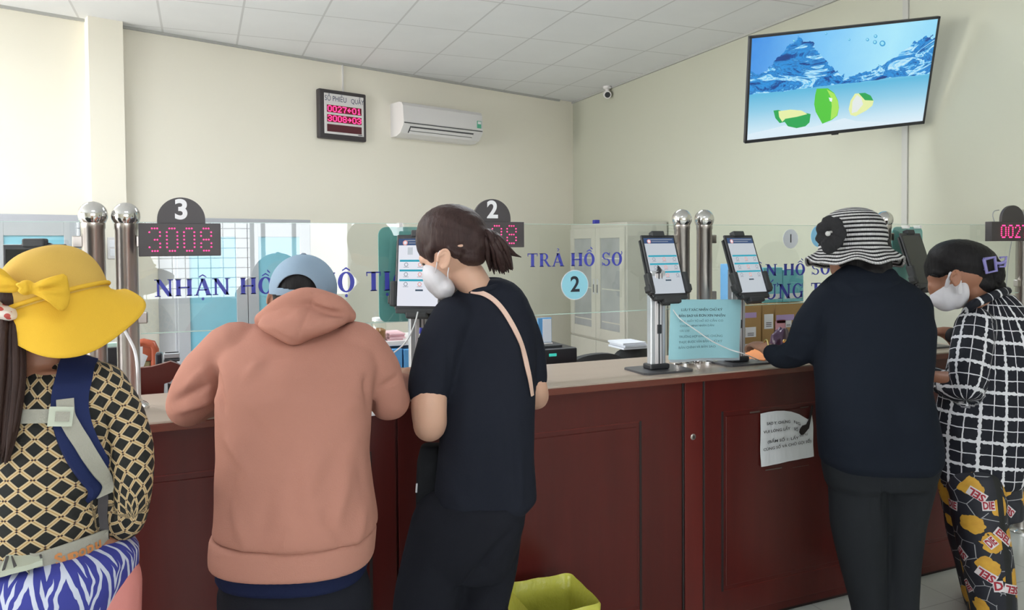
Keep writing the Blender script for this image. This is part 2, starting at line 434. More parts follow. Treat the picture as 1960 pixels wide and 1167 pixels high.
# ---------------------------------------------------------------- vinyl lettering for the glass
def ring(cx, cy, rx, ry, wx, wy, a0=0, a1=360, n=28):
    out = []
    for k in range(n):
        p, q = math.radians(a0+(a1-a0)*k/n), math.radians(a0+(a1-a0)*(k+1)/n)
        out.append([(cx+rx*math.cos(p), cy+ry*math.sin(p)), (cx+rx*math.cos(q), cy+ry*math.sin(q)),
                    (cx+(rx-wx)*math.cos(q), cy+(ry-wy)*math.sin(q)), (cx+(rx-wx)*math.cos(p), cy+(ry-wy)*math.sin(p))])
    return out
def bar(x0, y0, x1, y1, w0, w1=None, horiz=True):
    w1 = w0 if w1 is None else w1
    if horiz: return [[(x0-w0/2, y0), (x0+w0/2, y0), (x1+w1/2, y1), (x1-w1/2, y1)]]
    return [[(x0, y0-w0/2), (x0, y0+w0/2), (x1, y1+w1/2), (x1, y1-w1/2)]]
def serif(x, y, w=.30, h=.055):
    return [[(x-w/2, y if y < .5 else y-h), (x+w/2, y if y < .5 else y-h), (x+w/2, y+h if y < .5 else y), (x-w/2, y+h if y < .5 else y)]]
T_ = .23
def g_N(): return bar(.16, 0, .16, 1, .12) + bar(.16, 1, .78, 0, .25) + bar(.78, 0, .78, 1, .12) + serif(.14, 0) + serif(.10, 1, .26) + serif(.80, 1), .94
def g_H(): return bar(.17, 0, .17, 1, T_) + bar(.75, 0, .75, 1, T_) + bar(.17, .5, .75, .5, .08, horiz=False) + serif(.17, 0) + serif(.17, 1) + serif(.75, 0) + serif(.75, 1), .92
def g_A(): return bar(.10, 0, .44, 1, .10) + bar(.76, 0, .44, 1, .24) + bar(.2, .33, .66, .33, .07, horiz=False) + serif(.10, 0, .26) + serif(.76, 0, .32), .88
def g_O(): return ring(.42, .5, .42, .53, .22, .08), .86
def g_T(): return bar(.40, 0, .40, 1, T_) + bar(.03, .965, .77, .965, .07, horiz=False) + serif(.40, 0, .34) + bar(.06, .78, .05, 1, .05) + bar(.74, .78, .75, 1, .05), .80
def g_R(): return bar(.17, 0, .17, 1, T_) + serif(.17, 0) + serif(.12, 1, .22) + ring(.38, .735, .28, .265, .15, .06, -90, 90, 14) + bar(.15, .97, .40, .97, .06, horiz=False) + bar(.15, .50, .40, .50, .06, horiz=False) + bar(.42, .5, .74, 0, .18) + serif(.78, 0, .2), .86
def g_S(): return ring(.34, .74, .29, .28, .12, .07, 20, 270, 20) + ring(.36, .26, .31, .28, .14, .07, -160, 90, 20) + bar(.60, .74, .63, 1.0, .05) + bar(.05, 0, .06, .26, .05), .70
def g_I(): return bar(.2, 0, .2, 1, T_) + serif(.2, 0, .34) + serif(.2, 1, .34), .40
def g_C(): return ring(.44, .5, .41, .52, .17, .07, 42, 318, 24) + bar(.76, .68, .78, 1.0, .05) + bar(.74, .10, .77, .25, .05), .82
def g_G(): return ring(.44, .5, .41, .52, .17, .07, 42, 330, 24) + bar(.72, .05, .72, .45, .15) + serif(.72, .42, .28) + bar(.76, .68, .78, 1.0, .05), .90
def g_U(): return bar(.16, .3, .16, 1, T_) + bar(.72, .3, .72, 1, .08) + ring(.435, .32, .36, .34, .16, .08, 180, 360, 14) + serif(.16, 1, .30) + serif(.72, 1, .26), .90
def g_Y(): return bar(.42, 0, .42, .48, T_) + bar(.42, .42, .12, 1, .18) + bar(.42, .42, .72, 1, .08) + serif(.42, 0, .32) + serif(.11, 1, .28) + serif(.72, 1, .26), .84
def m_hat(c): return bar(c-.2, 1.09, c, 1.22, .07, .09, horiz=False) + bar(c, 1.22, c+.2, 1.09, .09, .07, horiz=False)
def m_dot(c): return ring(c, -.20, .075, .085, .075, .085, 0, 360, 12)
def m_grave(c): return bar(c+.1, 1.42, c+.26, 1.27, .12, .08, horiz=False)
def m_acute(c): return bar(c-.02, 1.13, c+.18, 1.30, .07, .12, horiz=False)
def m_hook(c): return ring(c, 1.27, .10, .09, .05, .05, -90, 150, 12) + bar(c, 1.10, c, 1.20, .05)
def m_horn(x, y=.9): return ring(x, y+.06, .12, .16, .06, .07, -70, 70, 8)
G = dict(N=g_N, H=g_H, A=g_A, O=g_O, T=g_T, R=g_R, S=g_S, I=g_I, C=g_C, G=g_G, U=g_U, Y=g_Y)
MK = {'Ậ': ('A', [m_hat, m_dot], .44), 'Ồ': ('O', [m_hat, m_grave], .42), 'Ộ': ('O', [m_hat, m_dot], .42), 'Ị': ('I', [m_dot], .2),
      'Ả': ('A', [m_hook], .44), 'Ơ': ('O', [lambda c: m_horn(.74)], .42), 'Ứ': ('U', [lambda c: m_horn(.86), m_acute], .44), 'Ự': ('U', [lambda c: m_horn(.86), m_dot], .44), 'Ý': ('Y', [m_acute], .44)}
def word(txt, gap=.10):
    polys = []; x = 0
    for ch in txt:
        if ch == ' ': x += .45; continue
        marks = []; c = .4; b = ch
        if ch in MK: b, marks, c = MK[ch]
        p, w = G[b]()
        for mk in marks: p = p + mk(c)
        polys += [[(px+x, py) for px, py in q] for q in p]; x += w + gap
    return polys, x - gap
def flat_polys(polys, fn, name, m, parent=None):
    mb = MB()
    for k, q in enumerate(polys): mb.add([fn(*p) for p in q], [tuple(range(len(q)))])
    me = bpy.data.meshes.new(name); me.from_pydata(mb.v, [], mb.f); me.update()
    return link(name, me, m, parent)
GY = PY - .0045
def glassword1(wd_, xa, xb, z0, h, pane):
    polys, w = word(wd_); sx = (xb-xa)/w
    o = flat_polys(polys, lambda x, y: (xa+x*sx, GY-.0006, z0+y*h), 'lettering', M['blue_v']); return keepw(o, pane)
def glassword(txt, px0, px1, base_y, cap_y, pane):
    polys, w = word(txt)
    if ' ' in txt:      # every word is a piece of lettering of its own
        A_ = hit(px0, base_y, 1, GY); B_ = hit(px1, base_y, 1, GY); x = 0
        for k, wd_ in enumerate(txt.split(' ')):
            _, ww = word(wd_); glassword1(wd_, A_[0]+(B_[0]-A_[0])*x/w, A_[0]+(B_[0]-A_[0])*(x+ww)/w, A_[2], hit(px0, cap_y, 1, GY)[2]-A_[2], pane); x += ww+.45+.10
        return
    a = hit(px0, base_y, 1, GY); b = hit(px1, base_y, 1, GY); t_ = hit(px0, cap_y, 1, GY)
    h = t_[2]-a[2]; sx = (b[0]-a[0])/w
    o = flat_polys(polys, lambda x, y: (a[0]+x*sx, GY-.0006, a[2]+y*h), 'lettering', M['blue_v'])
    return keepw(o, pane)
def textmesh(txt, size, name, m, xf, parent=None, align='CENTER', ext=.0004, bold=0.0, flatp=True):
    c = bpy.data.curves.new('t', 'FONT'); c.body = txt; c.size = size; c.extrude = ext; c.align_x = align; c.align_y = 'CENTER'; c.offset = bold
    o = bpy.data.objects.new('t', c); COL.objects.link(o); dg = bpy.context.evaluated_depsgraph_get()
    me = bpy.data.meshes.new_from_object(o.evaluated_get(dg)); bpy.data.objects.remove(o); me.name = name
    me.materials.clear(); me.transform(xf); return link(name, me, m, parent)
FRONT = Matrix.Rotation(math.radians(90), 4, 'X')     # text facing -Y
def disc(x, z, r, rz_, y, name, m, pane):
    pts = [(x+r*math.cos(a), y, z+rz_*math.sin(a)) for a in np.linspace(0, 2*math.pi, 40, endpoint=False)]
    pts2 = [(p[0], y+.0012, p[2]) for p in pts]; n = 40
    mb = MB(); mb.add(pts+pts2, [tuple(range(n)), tuple(range(n, 2*n))[::-1]] + [(i, n+i, n+(i+1) % n, (i+1) % n) for i in range(n)])
    return keepw(mb.build(name, m), pane)
# ---------------------------------------------------------------- glass panes between the posts
GB, GT = 1.284, 1.634
def pane(x0, x1, label, gt=GT):
    r = empty('glass_screen', ((x0+x1)/2, PY, GB), 0, label, 'glass screen', 'clear glass screens above the counter')
    keepw(MB().box(x0, x1, PY-.004, PY+.004, GB, gt).build('pane', M['glass']), r)
    mb = MB(); mb.box(x0, x1, PY-.0042, PY+.0042, GB-.002, GB+.0006); keepw(mb.build('polished_bottom_edge', M['glass_edge']), r)
    mb = MB(); mb.box(x0, x1, PY-.0042, PY+.0042, gt-.0004, gt+.0012); keepw(mb.build('polished_top_edge', M['glass_edge']), r)
    mb = MB()
    for x in (x0-.004, x1-.014):
        for z in (GB+.05, gt-.06): mb.box(x-.006, x+.024, PY-.012, PY+.012, z-.018, z+.018, .003)
    keepw(mb.build('clamp', M['steel']), r)
    return r
g0 = pane(-1.95, pxs[0]-.036, 'clear glass screen at the far left behind the yellow hat')
g1 = pane(pxs[1]+.036, pxs[2]-.036, 'clear glass screen lettered for counter 3 behind the man in the hoodie')
g2 = pane(pxs[2]+.036, pxs[3]-.036, 'clear glass screen lettered for counter 2 with the cyan number 2 disc')
g3 = pane(pxs[4]+.036, pxs[5]-.036, 'clear glass screen lettered for counter 1 left of the striped hat')
g4 = pane(pxs[5]+.036, pxs[6]-.036, 'clear glass screen at the right behind the woman in the checked shirt', 1.642)
glassword('NHẬN HỒ SƠ', 297, 596, 568, 535, g1); glassword('HỘ TỊCH', 607, 818, 560, 522, g1)
glassword('TRẢ HỒ SƠ', 1009, 1191, 511, 485, g2)
glassword('NHẬN HỒ SƠ SAO Y', 1394, 1682, 530, 507, g3); glassword('CHỨNG THỰC', 1413, 1640, 575, 546, g3)
p = hit(1100, 545, 1, GY); disc(p[0], p[2], .060, .059, GY-.0014, 'number_disc', M['white_v'], g2); disc(p[0], p[2], .057, .056, GY-.0028, 'number_disc_face', M['cyan_v'], g2)
keepw(textmesh('2', .085, 'numeral', M['navy_v'], Matrix.Translation((p[0], GY-.0034, p[2])) @ FRONT, bold=.0015), g2)
p = hit(1513, 457, 1, GY); disc(p[0], p[2], .043, .043, GY-.0014, 'number_disc', M['white_v'], g3)
keepw(textmesh('1', .055, 'numeral', M['navy_v'], Matrix.Translation((p[0], GY-.0022, p[2])) @ FRONT), g3)
p = hit(1568, 452, 1, GY); disc(p[0], p[2], .050, .050, GY-.0014, 'blue_disc', simple('light_blue_sticker', (.25, .58, .85), .5), g3)
# teal sheets standing behind the glass
def teal_sheet(px0, px1, py0, py1, label):
    a = hit(px0, py0, 1, PY+.03); b = hit(px1, py1, 1, PY+.03)
    w, h = b[0]-a[0], a[2]-b[2]; r = .03; pts = []
    for cx_, cy_, a0 in ((w-r, r, -90), (w-r, h-r, 0), (r, h-r, 90), (r, r, 180)):
        pts += [(cx_+r*math.cos(math.radians(a0+k*15)), cy_+r*math.sin(math.radians(a0+k*15))) for k in range(7)]
    o = MB().prism(pts, .006, Matrix.Translation((a[0], PY+.036, b[2])) @ FRONT).build('teal_board', M['teal']); tag(o, label, 'board'); 
    hk = MB(); hk.box(a[0]+w*.3, a[0]+w*.3+.012, PY-.006, PY+.032, GT-.012, GT+.003); hk.box(a[0]+w*.7, a[0]+w*.7+.012, PY-.006, PY+.032, GT-.012, GT+.003)
    hk.build('hanger', M['white'], o)
teal_sheet(724, 842, 434, 612, 'teal board with rounded corners hanging behind the glass beside the lit tablet')
teal_sheet(1708, 1765, 434, 560, 'teal board hanging behind the glass right of the striped hat')

# ---------------------------------------------------------------- LED number displays
F57 = {'0': '0111010001100011000110001100011000101110', '1': '', '2': '', '3': '', '7': '', '8': ''}
F57 = {'0': ["01110","10001","10001","10001","10001","10001","01110"], '1': ["00100","01100","00100","00100","00100","00100","01110"],
       '2': ["01110","10001","00001","00010","00100","01000","11111"], '3': ["01110","10001","00001","00110","00001","10001","01110"],
       '7': ["11111","00001","00010","00010","00100","00100","00100"], '8': ["01110","10001","10001","01110","10001","10001","01110"],
       '<': ["00000","00100","01000","11111","01000","00100","00000"], '>': ["00000","00100","00010","11111","00010","00100","00000"], ' ': ["00000"]*7}
def led_text(txt, x0, z0, w, h, y, r=.0016, gapc=1.6):
    """dots of the digits as small domes facing -Y"""
    n = len(txt); cols = n*5+(n-1)*gapc; px_ = w/(cols-1); pz = h/6; mb = MB()
    for i, ch in enumerate(txt):
        for ro, row in enumerate(F57[ch]):
            for co, c in enumerate(row):
                if c == '1':
                    x = x0+(i*(5+gapc)+co)*px_; z = z0+h-ro*pz
                    mb.lathe([(r, 0), (r*.9, r*.5), (r*.3, r*.9)], 8, (x, y, z), (0, -1, 0))
    return mb
def display(x0, x1, z0, z1, domx0, domx1, domz, digits, numeral, label, y=PY-.045, dig=(.13, .88, .16, .84), r=.0024):
    root = empty('number_display', ((x0+x1)/2, y, z0), 0, label, 'number display', 'LED number displays on the counter posts')
    cx_ = (domx0+domx1)/2; rr = (domx1-domx0)/2; hz = domz-z1
    keepw(MB().box(x0, x1, y-.018, y+.018, z0, z1, .002).build('housing', M['signblack']), root)
    poly = [(cx_-rr, -.002)] + [(cx_-rr*math.cos(a), .012+(hz-.012)*math.sin(a)) for a in np.linspace(0, math.pi, 28)] + [(cx_+rr, -.002)]
    keepw(MB().prism(poly[::-1], .014, Matrix.Translation((0, y+.007, z1)) @ FRONT).build('crown_plate', M['signblack']), root)
    w, h = x1-x0, z1-z0
    keepw(led_text(digits, x0+w*dig[0], z0+h*dig[2], w*(dig[1]-dig[0]), h*(dig[3]-dig[2]), y-.0185, r).build('led_digits', M['led'], None, True), root)
    if numeral:
        keepw(textmesh(numeral, hz*1.05, 'numeral', M['numwhite'], Matrix.Translation((cx_, y-.0078, z1+hz*.50)) @ FRONT, bold=.0026), root)
    mb = MB(); mb.box(x0+.004, x0+.03, y+.018, PY-.03, z0+.03, z0+.06); keepw(mb.build('bracket', M['steel']), root)
    return root
YS = PY-.045
a = hit(265, 427, 1, YS); b = hit(423, 489, 1, YS)
display(a[0], b[0], b[2], a[2], hit(301, 427, 1, YS)[0], hit(393, 427, 1, YS)[0], hit(346, 378, 1, YS)[2], '3008', '3', 'black display reading 3008 in red lights under a white numeral 3')
a = hit(863, 424, 1, YS); b = hit(1000, 473, 1, YS)
display(a[0], b[0], b[2], a[2], hit(906, 427, 1, YS)[0], hit(976, 427, 1, YS)[0], hit(941, 381, 1, YS)[2], '2008', '2', 'black display with red lights under a white numeral 2 behind the ponytail')
a = hit(1892, 424, 1, YS); b = hit(1972, 461, 1, YS)
display(a[0], b[0], b[2], a[2], hit(1915, 427, 1, YS)[0], hit(1958, 427, 1, YS)[0], hit(1935, 393, 1, YS)[2], '0027', None, 'black display reading 0027 in red lights at the right edge', dig=(.22, .82, .2, .8), r=.0034)
mb = MB(); q = [hit(*p, 1, YS+.02) for p in ((1912, 402), (1903, 404), (1900, 412), (1903, 424))]; mb.tube(catmull(q, 5), .0022, 8)
q = [hit(*p, 1, YS+.03) for p in ((1936, 462), (1930, 500), (1925, 560))]; mb.tube(catmull(q, 5), .0018, 8)
tag(mb.build('display_cable', M['cable_g'], None, True), 'thin grey cable hanging from the 0027 display', 'cable')

# ---------------------------------------------------------------- wall board, air conditioner, camera
def backbox(px0, py0, px1, py1, off):
    s0, z1 = backhit(px0, py0, off); s1, z0 = backhit(px1, py1, off); return s0, s1, z0, z1
OFFB = .06
s0, zt = backhit(610, 167, OFFB); s1, zb = backhit(702, 273, OFFB); _, zt2 = backhit(703, 182, OFFB); _, zb2 = backhit(610, 262, OFFB)
zt = (zt+zt2)/2; zb = (zb+zb2)/2
bb = empty('queue_board', (0, 0, 0), 0, 'white wall board with black frame showing red ticket numbers', 'display board')
bb.location = bpt((s0+s1)/2, 0, zb); bb.rotation_euler = (0, 0, BANG)
w = s1-s0; h = zt-zb
mb = MB(); mb.box(-w/2, w/2, -OFFB, 0, 0, h, .012); mb.build('frame', M['signblack'], bb)
MB().box(-w/2+.05, w/2-.03, -OFFB-.003, -OFFB+.002, .045, h-.035, .002).build('face', M['white'], bb)
fy = -OFFB-.0035
textmesh('SỐ PHIẾU', .058, 'heading', simple('navy_print', (.04, .05, .12), .5), Matrix.Translation((-.075, fy, h*.815)) @ FRONT @ Matrix.Diagonal((.88, 1.15, 1, 1)), bb)
textmesh('QUẦY', .058, 'heading', bpy.data.materials['navy_print'], Matrix.Translation((.145, fy, h*.81)) @ FRONT @ Matrix.Diagonal((.82, 1.05, 1, 1)), bb)
for k, (tx, zz) in enumerate((('0027<01', .236), ('3008>03', .150), (None, .064))):
    MB().box(-w/2+.075, w/2-.055, fy-.003, fy+.003, zz*h/.44, (zz+.066)*h/.44, .001).build('led_window', M['ledback'] if tx else M['leddim'], bb)
    if tx: led_text(tx, -w/2+.085, (zz+.010)*h/.44, w-.15, .046*h/.44, fy-.0032, .0042, 1.2).build('led_digits', M['led'], bb, True)
MB().box(w/2-.09, w/2-.05, fy-.002, fy, .052, .058).build('maker_mark', M['groove'], bb)
cs, cz = backhit(657, 122, .02)
o = MB().box(-.006, .006, -.012, 0, zt-.01, CEIL).build('conduit', M['white']); o.data.transform(Matrix.Translation((*bpt(cs, 0, 0),)) @ Matrix.Rotation(BANG, 4, 'Z'))
tag(o, 'thin white conduit running from the queue board up to the ceiling', 'conduit')
# split air conditioner
OFFA = .24
s0, _ = backhit(775, 210, OFFA); s1, _ = backhit(925, 240, OFFA); _, z1 = backhit(748, 190, .02); _, z0 = backhit(780, 262, OFFA)
z1 = backhit(850, 204, OFFA-.03)[1]; z0 = backhit(850, 268, OFFA-.08)[1]
s0a = backhit(750, 225, .04)[0]; s0 = (s0 + s0a)/2
ac = empty('air_conditioner', bpt((s0+s1)/2, 0, z0), BANG, 'white split air conditioner on the wall right of the queue board', 'air conditioner')
w = s1-s0; h = z1-z0
prof = [(0, 0), (0, h), (-.16, h), (-.20, h-.012), (-.222, h-.04), (-.235, h*.42), (-.228, h*.30), (-.17, h*.08), (-.10, 0)]
AX = Matrix(((0, 0, 1, 0), (1, 0, 0, 0), (0, 1, 0, 0), (0, 0, 0, 1)))
MB().prism(prof, w, Matrix.Translation((-w/2, 0, 0)) @ AX).build('casing', M['white'], ac)
MB().prism([(-.236, h*.345), (-.238, h*.36), (-.2375, h*.375), (-.234, h*.375)], w*.985, Matrix.Translation((-w/2+.005, 0, 0)) @ AX).build('seam', M['grey_dk'], ac)
# louvre opening and flaps
def acp(t_): # point along the sloped underside
    a_ = np.array((-.2285, h*.31)); b_ = np.array((-.166, h*.075)); return a_+(b_-a_)*t_
a_, b_ = acp(.12), acp(.88)
MB().prism([(a_[0]-.002, a_[1]-.002), (b_[0]-.002, b_[1]-.002), (b_[0]+.02, b_[1]+.02), (a_[0]+.02, a_[1]+.02)][::-1], w*.80, Matrix.Translation((-w/2+.08, 0, 0)) @ AX).build('air_outlet', M['grey_dk'], ac)
for t0 in (.30, .68):
    a_, b_ = acp(t0), acp(t0+.22)
    MB().prism([(a_[0]-.012, a_[1]-.004), (b_[0]-.010, b_[1]-.010), (b_[0]-.006, b_[1]-.006), (a_[0]-.008, a_[1])][::-1], w*.78, Matrix.Translation((-w/2+.09, 0, 0)) @ AX).build('louvre', M['white'], ac)
MB().box(w/2-.075, w/2-.025, -.2395, -.233, h*.45, h*.68).build('energy_label', simple('green_label', (.10, .42, .28), .5), ac)
MB().box(w/2-.07, w/2-.03, -.2402, -.2385, h*.58, h*.66).build('energy_label_print', M['white_p'], ac)
ws0, wz1 = backhit(212, 450, .13); ws1, wz0 = backhit(220, 495, .13)
lsw = empty('light_switch', bpt((ws0+ws1)/2, .12, wz0), BANG, 'pale light switch on the wall column behind the left steel posts', 'light switch')
MB().box(-.035, .035, -.012, 0, 0, .16, .003).build('switch_plate', M['white'], lsw)
for k in range(2): MB().box(-.022, .022, -.016, -.011, .02+k*.065, .075+k*.065, .002).build('rocker', M['white_p'], lsw)
# security camera
p = hit(1170, 166, 2, CEIL)
cc = empty('security_camera', (p[0]-.05, p[1], CEIL), 0, 'small white dome security camera on the ceiling in the corner', 'security camera')
MB().lathe([(.045, 0), (.045, -.02), (.03, -.03), (.02, -.035), (.02, -.06)], 20).build('base', M['white'], cc, True)
dv = Vector((-.45, -1, -.35)).normalized(); c0 = Vector((0, 0, -.085))
MB().tube([c0-dv*.05, c0-dv*.04, c0+dv*.035, c0+dv*.04], [.03, .042, .042, .036], 20).build('body', M['white'], cc, True)
MB().tube([c0+dv*.039, c0+dv*.043], [.031, .028], 20).build('lens', M['black'], cc, True)

# ---------------------------------------------------------------- television
tvp = (3.453, 3.295, 2.492); ta, tb, tc = -.314, .412, -.115
TVM = Matrix.Translation(tvp) @ Matrix.Rotation(ta, 4, 'Z') @ Matrix.Rotation(tb, 4, 'X') @ Matrix.Rotation(tc, 4, 'Y')
tv = bpy.data.objects.new('television', None); COL.objects.link(tv); tv.matrix_world = TVM
tag(tv, 'large flat television tilted on the right wall showing blue water and limes', 'television')
TW, TH = 1.10, .6215
mb = MB(); b = .013
mb.box(-TW/2, TW/2, 0, .03, TH/2-b, TH/2, .002); mb.box(-TW/2, TW/2, 0, .03, -TH/2, -TH/2+b*1.5, .002); mb.box(-TW/2, -TW/2+b, 0, .03, -TH/2, TH/2, .002); mb.box(TW/2-b, TW/2, 0, .03, -TH/2, TH/2, .002)
mb.build('bezel', M['black'], tv)
MB().box(-TW/2+.004, TW/2-.004, .012, .04, -TH/2+.004, TH/2-.004, .004).build('back_cover', M['black_m'], tv)
MB().box(-TW/2*.7, TW/2*.7, .03, .07, -TH/2*.9, TH*.1, .01).build('electronics_hump', M['black_m'], tv)
MB().box(-.02, .02, -.002, .01, -TH/2-.006, -TH/2+.004).build('sensor', M['black'], tv)
# picture
t = MT('television_picture', (0, 0, 0), .25); X_, Y_, Z_ = t.xyz(t.coord())
u = X_/TW + .5; v = Z_/TH + .5
nb = t.noise(5, 4, stretch=(1, .0, 1)); nl = t.noise(16, 5); nf = t.noise(5.5, 6, stretch=(.6, 1, 1.6), rough=.62); nf.k.node.inputs['Distortion'].default_value = 2.2
def hump(x0, w_, hgt): return (((u-x0)/w_).sq()*-1.0)._m('EXPONENT')*hgt
upper = (hump(.27, .17, .42)+hump(.99, .24, .34)+hump(-.05, .12, .1)) + .50 + (nb-.5)*.16 + (nl-.5)*.22
lower = (u-.5)*.02 + .475 + (nb-.5)*.05
wave = v.lt(upper)*v.gt(lower)
sky = t.ramp(u + (nb-.5)*.2, [(0, (.05, .28, .80)), (.4, (.22, .60, .97)), (.75, (.42, .83, 1.0)), (1, (.30, .72, .98))])
bot = t.ramp(v, [(0.0, (.80, .90, .98)), (.12, (.62, .83, .95)), (.30, (.30, .64, .84)), (.46, (.12, .50, .76)), (.5, (.2, .6, .85))])
wat = t.ramp(nf, [(.30, (.02, .02, .10)), (.40, (.01, .08, .34)), (.45, (.03, .32, .78)), (.50, (.02, .16, .50)), (.53, (.10, .52, .94)), (.565, (.62, .90, .99)), (.60, (.12, .55, .95)), (.66, (.01, .12, .42))])
pic = t.mix(v.gt(lower), bot, sky); pic = t.mix(wave, pic, wat)
t.color(pic, 'Emission Color'); t.b.inputs['Emission Strength'].default_value = .95; M['tvpic'] = t.m
MB().box(-TW/2+b, TW/2-b, .004, .014, -TH/2+b*1.5, TH/2-b).build('screen', M['tvpic'], tv)
def emi(name, c, s=.95): return MT(name, (0, 0, 0), .3, emit=c, estr=s).m
def tvshape(name, pts, m, y):
    P = [((p[0]-.5)*TW, y, (.5-p[1])*TH) for p in pts]
    me = bpy.data.meshes.new(name); me.from_pydata(P, [], [tuple(range(len(P)))]); me.update(); return link(name, me, m, tv)
def tpx(px, py):  # photo point on the screen -> u,v (v down)
    o_ = Vector(CAM); d_ = Vector(ray(px, py)); Mi = TVM.inverted(); a1 = Mi @ o_; d1 = (Mi.to_3x3() @ d_); k = (.004-a1.y)/d1.y; q = a1+d1*k
    return (q.x/TW+.5, .5-q.z/TH)
Z8 = lambda L: [tpx(1400+a*.23991, 10+b_*.23991) for a, b_ in L]
ge = emi('lime_green', (.10, .60, .06)); gy_ = emi('lime_yellow_green', (.42, .82, .12)); fl = emi('lime_flesh', (.82, .90, .42)); wh = emi('splash_white', (.80, .92, 1.0), 1.0); gd = emi('lime_dark_green', (.03, .40, .10))
tvshape('lime_picture', Z8([(680, 665), (770, 662), (820, 700), (850, 760), (858, 820), (845, 880), (800, 915), (725, 945), (700, 900), (672, 850), (660, 790), (668, 715)]), ge, .0036)
tvshape('lime_picture', Z8([(760, 670), (820, 705), (850, 765), (856, 825), (840, 880), (790, 915), (800, 800), (790, 730)]), gy_, .0032)
tvshape('lime_picture', Z8([(775, 735), (805, 742), (800, 770), (785, 765)]), wh, .0028)
tvshape('lime_picture', Z8([(335, 840), (375, 835), (420, 850), (600, 860), (632, 868), (622, 935), (590, 965), (520, 980), (450, 965), (425, 930), (385, 940), (350, 900)]), gd, .0036)
tvshape('lime_picture', Z8([(375, 845), (470, 832), (560, 840), (605, 868), (520, 890), (430, 905), (405, 930), (380, 890)]), fl, .0032)
tvshape('lime_picture', Z8([(985, 705), (1040, 700), (1060, 750), (1135, 760), (1125, 800), (1075, 840), (990, 885), (950, 875), (935, 830), (950, 760)]), fl, .0036)
tvshape('lime_picture', Z8([(1000, 715), (1035, 740), (1050, 790), (1000, 850), (960, 860), (965, 770)]), emi('lime_pale', (.80, .86, .84)), .0032)
tvshape('lime_picture', Z8([(1015, 702), (1065, 698), (1110, 720), (1132, 760), (1065, 757)]), gd, .0028)
rnd = random.Random(5)
for (bx, by, br) in ((1085, 275, 13), (1150, 247, 14), (1145, 295, 16), (1205, 305, 24), (755, 228, 9), (940, 275, 9), (500, 285, 10)):
    pts = [(bx+br*math.cos(a), by+br*math.sin(a)) for a in np.linspace(0, 2*math.pi, 14, endpoint=False)]
    tvshape('droplet_picture', Z8(pts), emi('droplet_blue', (.06, .38, .70)), .0036)
    pts = [(bx+br*.6*math.cos(a)-2, by+br*.6*math.sin(a)-2) for a in np.linspace(0, 2*math.pi, 14, endpoint=False)]
    tvshape('droplet_picture', Z8(pts), emi('droplet_light', (.35, .80, .96)), .0030)
tvshape('cloud_picture', Z8([(130, 1030), (300, 990), (420, 960), (640, 975), (900, 900), (1000, 925), (1250, 935), (1530, 920), (1525, 935), (1100, 975), (700, 1015), (400, 1045), (135, 1070)]), emi('water_pale', (.74, .88, .97)), .0039)
# wall mount
mp0 = TVM @ Vector((0, .07, 0)); wl = Vector((WX, mp0.y+.35, mp0.z+.02))
mb = MB(); mb.tube([mp0, (mp0+wl)/2+Vector((0, .08, 0)), wl], .02, 10); mb.box(WX-.015, WX, wl.y-.12, wl.y+.12, wl.z-.15, wl.z+.15)
o = mb.build('wall_mount', M['black_m']); o.data.transform(TVM.inverted()); o.parent = tv

# ---------------------------------------------------------------- cabinets
def cabinet(name, root, w, d, h, nd, mf, mpane, handle_in=True, split=None):
    """front at local y=0 facing -y, body behind, x centred"""
    MB().box(-w/2, w/2, 0, d, 0, h, .004).build('body', mf, root)
    dw = (w-.03)/nd
    for i in range(nd):
        x0 = -w/2+.015+i*dw+.003; x1 = x0+dw-.006; z0, z1 = (.08, h-.04) if split is None else (split+.01, h-.045)
        fr = .085
        mb = MB(); mb.box(x0, x0+fr, -.02, 0, z0, z1, .002); mb.box(x1-fr, x1, -.02, 0, z0, z1, .002); mb.box(x0+fr, x1-fr, -.019, 0, z0, z0+fr*1.2, .002); mb.box(x0+fr, x1-fr, -.019, 0, z1-fr*1.2, z1, .002)
        if split is None: mb.box(x0+fr, x1-fr, -.019, 0, z0+.62, z0+.70, .002)
        dr = mb.build('door', mf, root)
        MB().box(x0+fr, x1-fr, -.008, -.004, z0+fr, z1-fr).build('pane', mpane, dr)
        hx = (x1-.035) if i % 2 == 0 else (x0+.035); hz = z0+(z1-z0)*.47
        mb = MB(); mb.box(hx-.014, hx+.014, -.023, -.018, hz-.075, hz+.075, .002); hd = mb.build('handle', M['alu'], dr)
        MB().box(hx-.008, hx+.008, -.026, -.022, hz-.06, hz+.02, .001).build('handle_recess', M['grey_dk'], dr)
        if split is not None:
            MB().box(x0, x1, -.02, 0, .09, split-.01, .003).build('lower_door', mf, root)
    MB().box(-w/2+.02, w/2-.02, .02, d-.02, -.0, .02).build('foot', M['grey_dk'], root)
OC = .44
def gcab(px0, px1, label, ztop):
    a_ = backhit(px0, 600, OC)[0]; b_ = backhit(px1, 600, OC)[0]
    r = empty('filing_cabinet', bpt((a_+b_)/2, OC, 0), BANG, label, 'cabinet', 'grey steel cabinets with blue panes')
    cabinet('', r, b_-a_, .42, ztop, 2, M['grey_steel'], M['blue_pane'])
gcab(-230, 158, 'tall grey steel cabinet with blue panes at the left behind the yellow hat', backhit(80, 410, OC)[1])
gcab(335, 597, 'tall grey steel cabinet with blue panes and twin handles behind the hoodie man', backhit(500, 419, OC)[1])
cxf = WX-.46
near = hit(1200, 424, 0, cxf); far = hit(1093, 438, 0, cxf)
r = empty('filing_cabinet', (cxf, (near[1]+far[1])/2, 0), -math.pi/2, 'beige steel cabinet with glazed doors standing in the far right corner', 'cabinet')
cabinet('', r, far[1]-near[1], .44, near[2], 2, M['beige_steel'], M['file_pane'], split=.62)
w = far[1]-near[1]
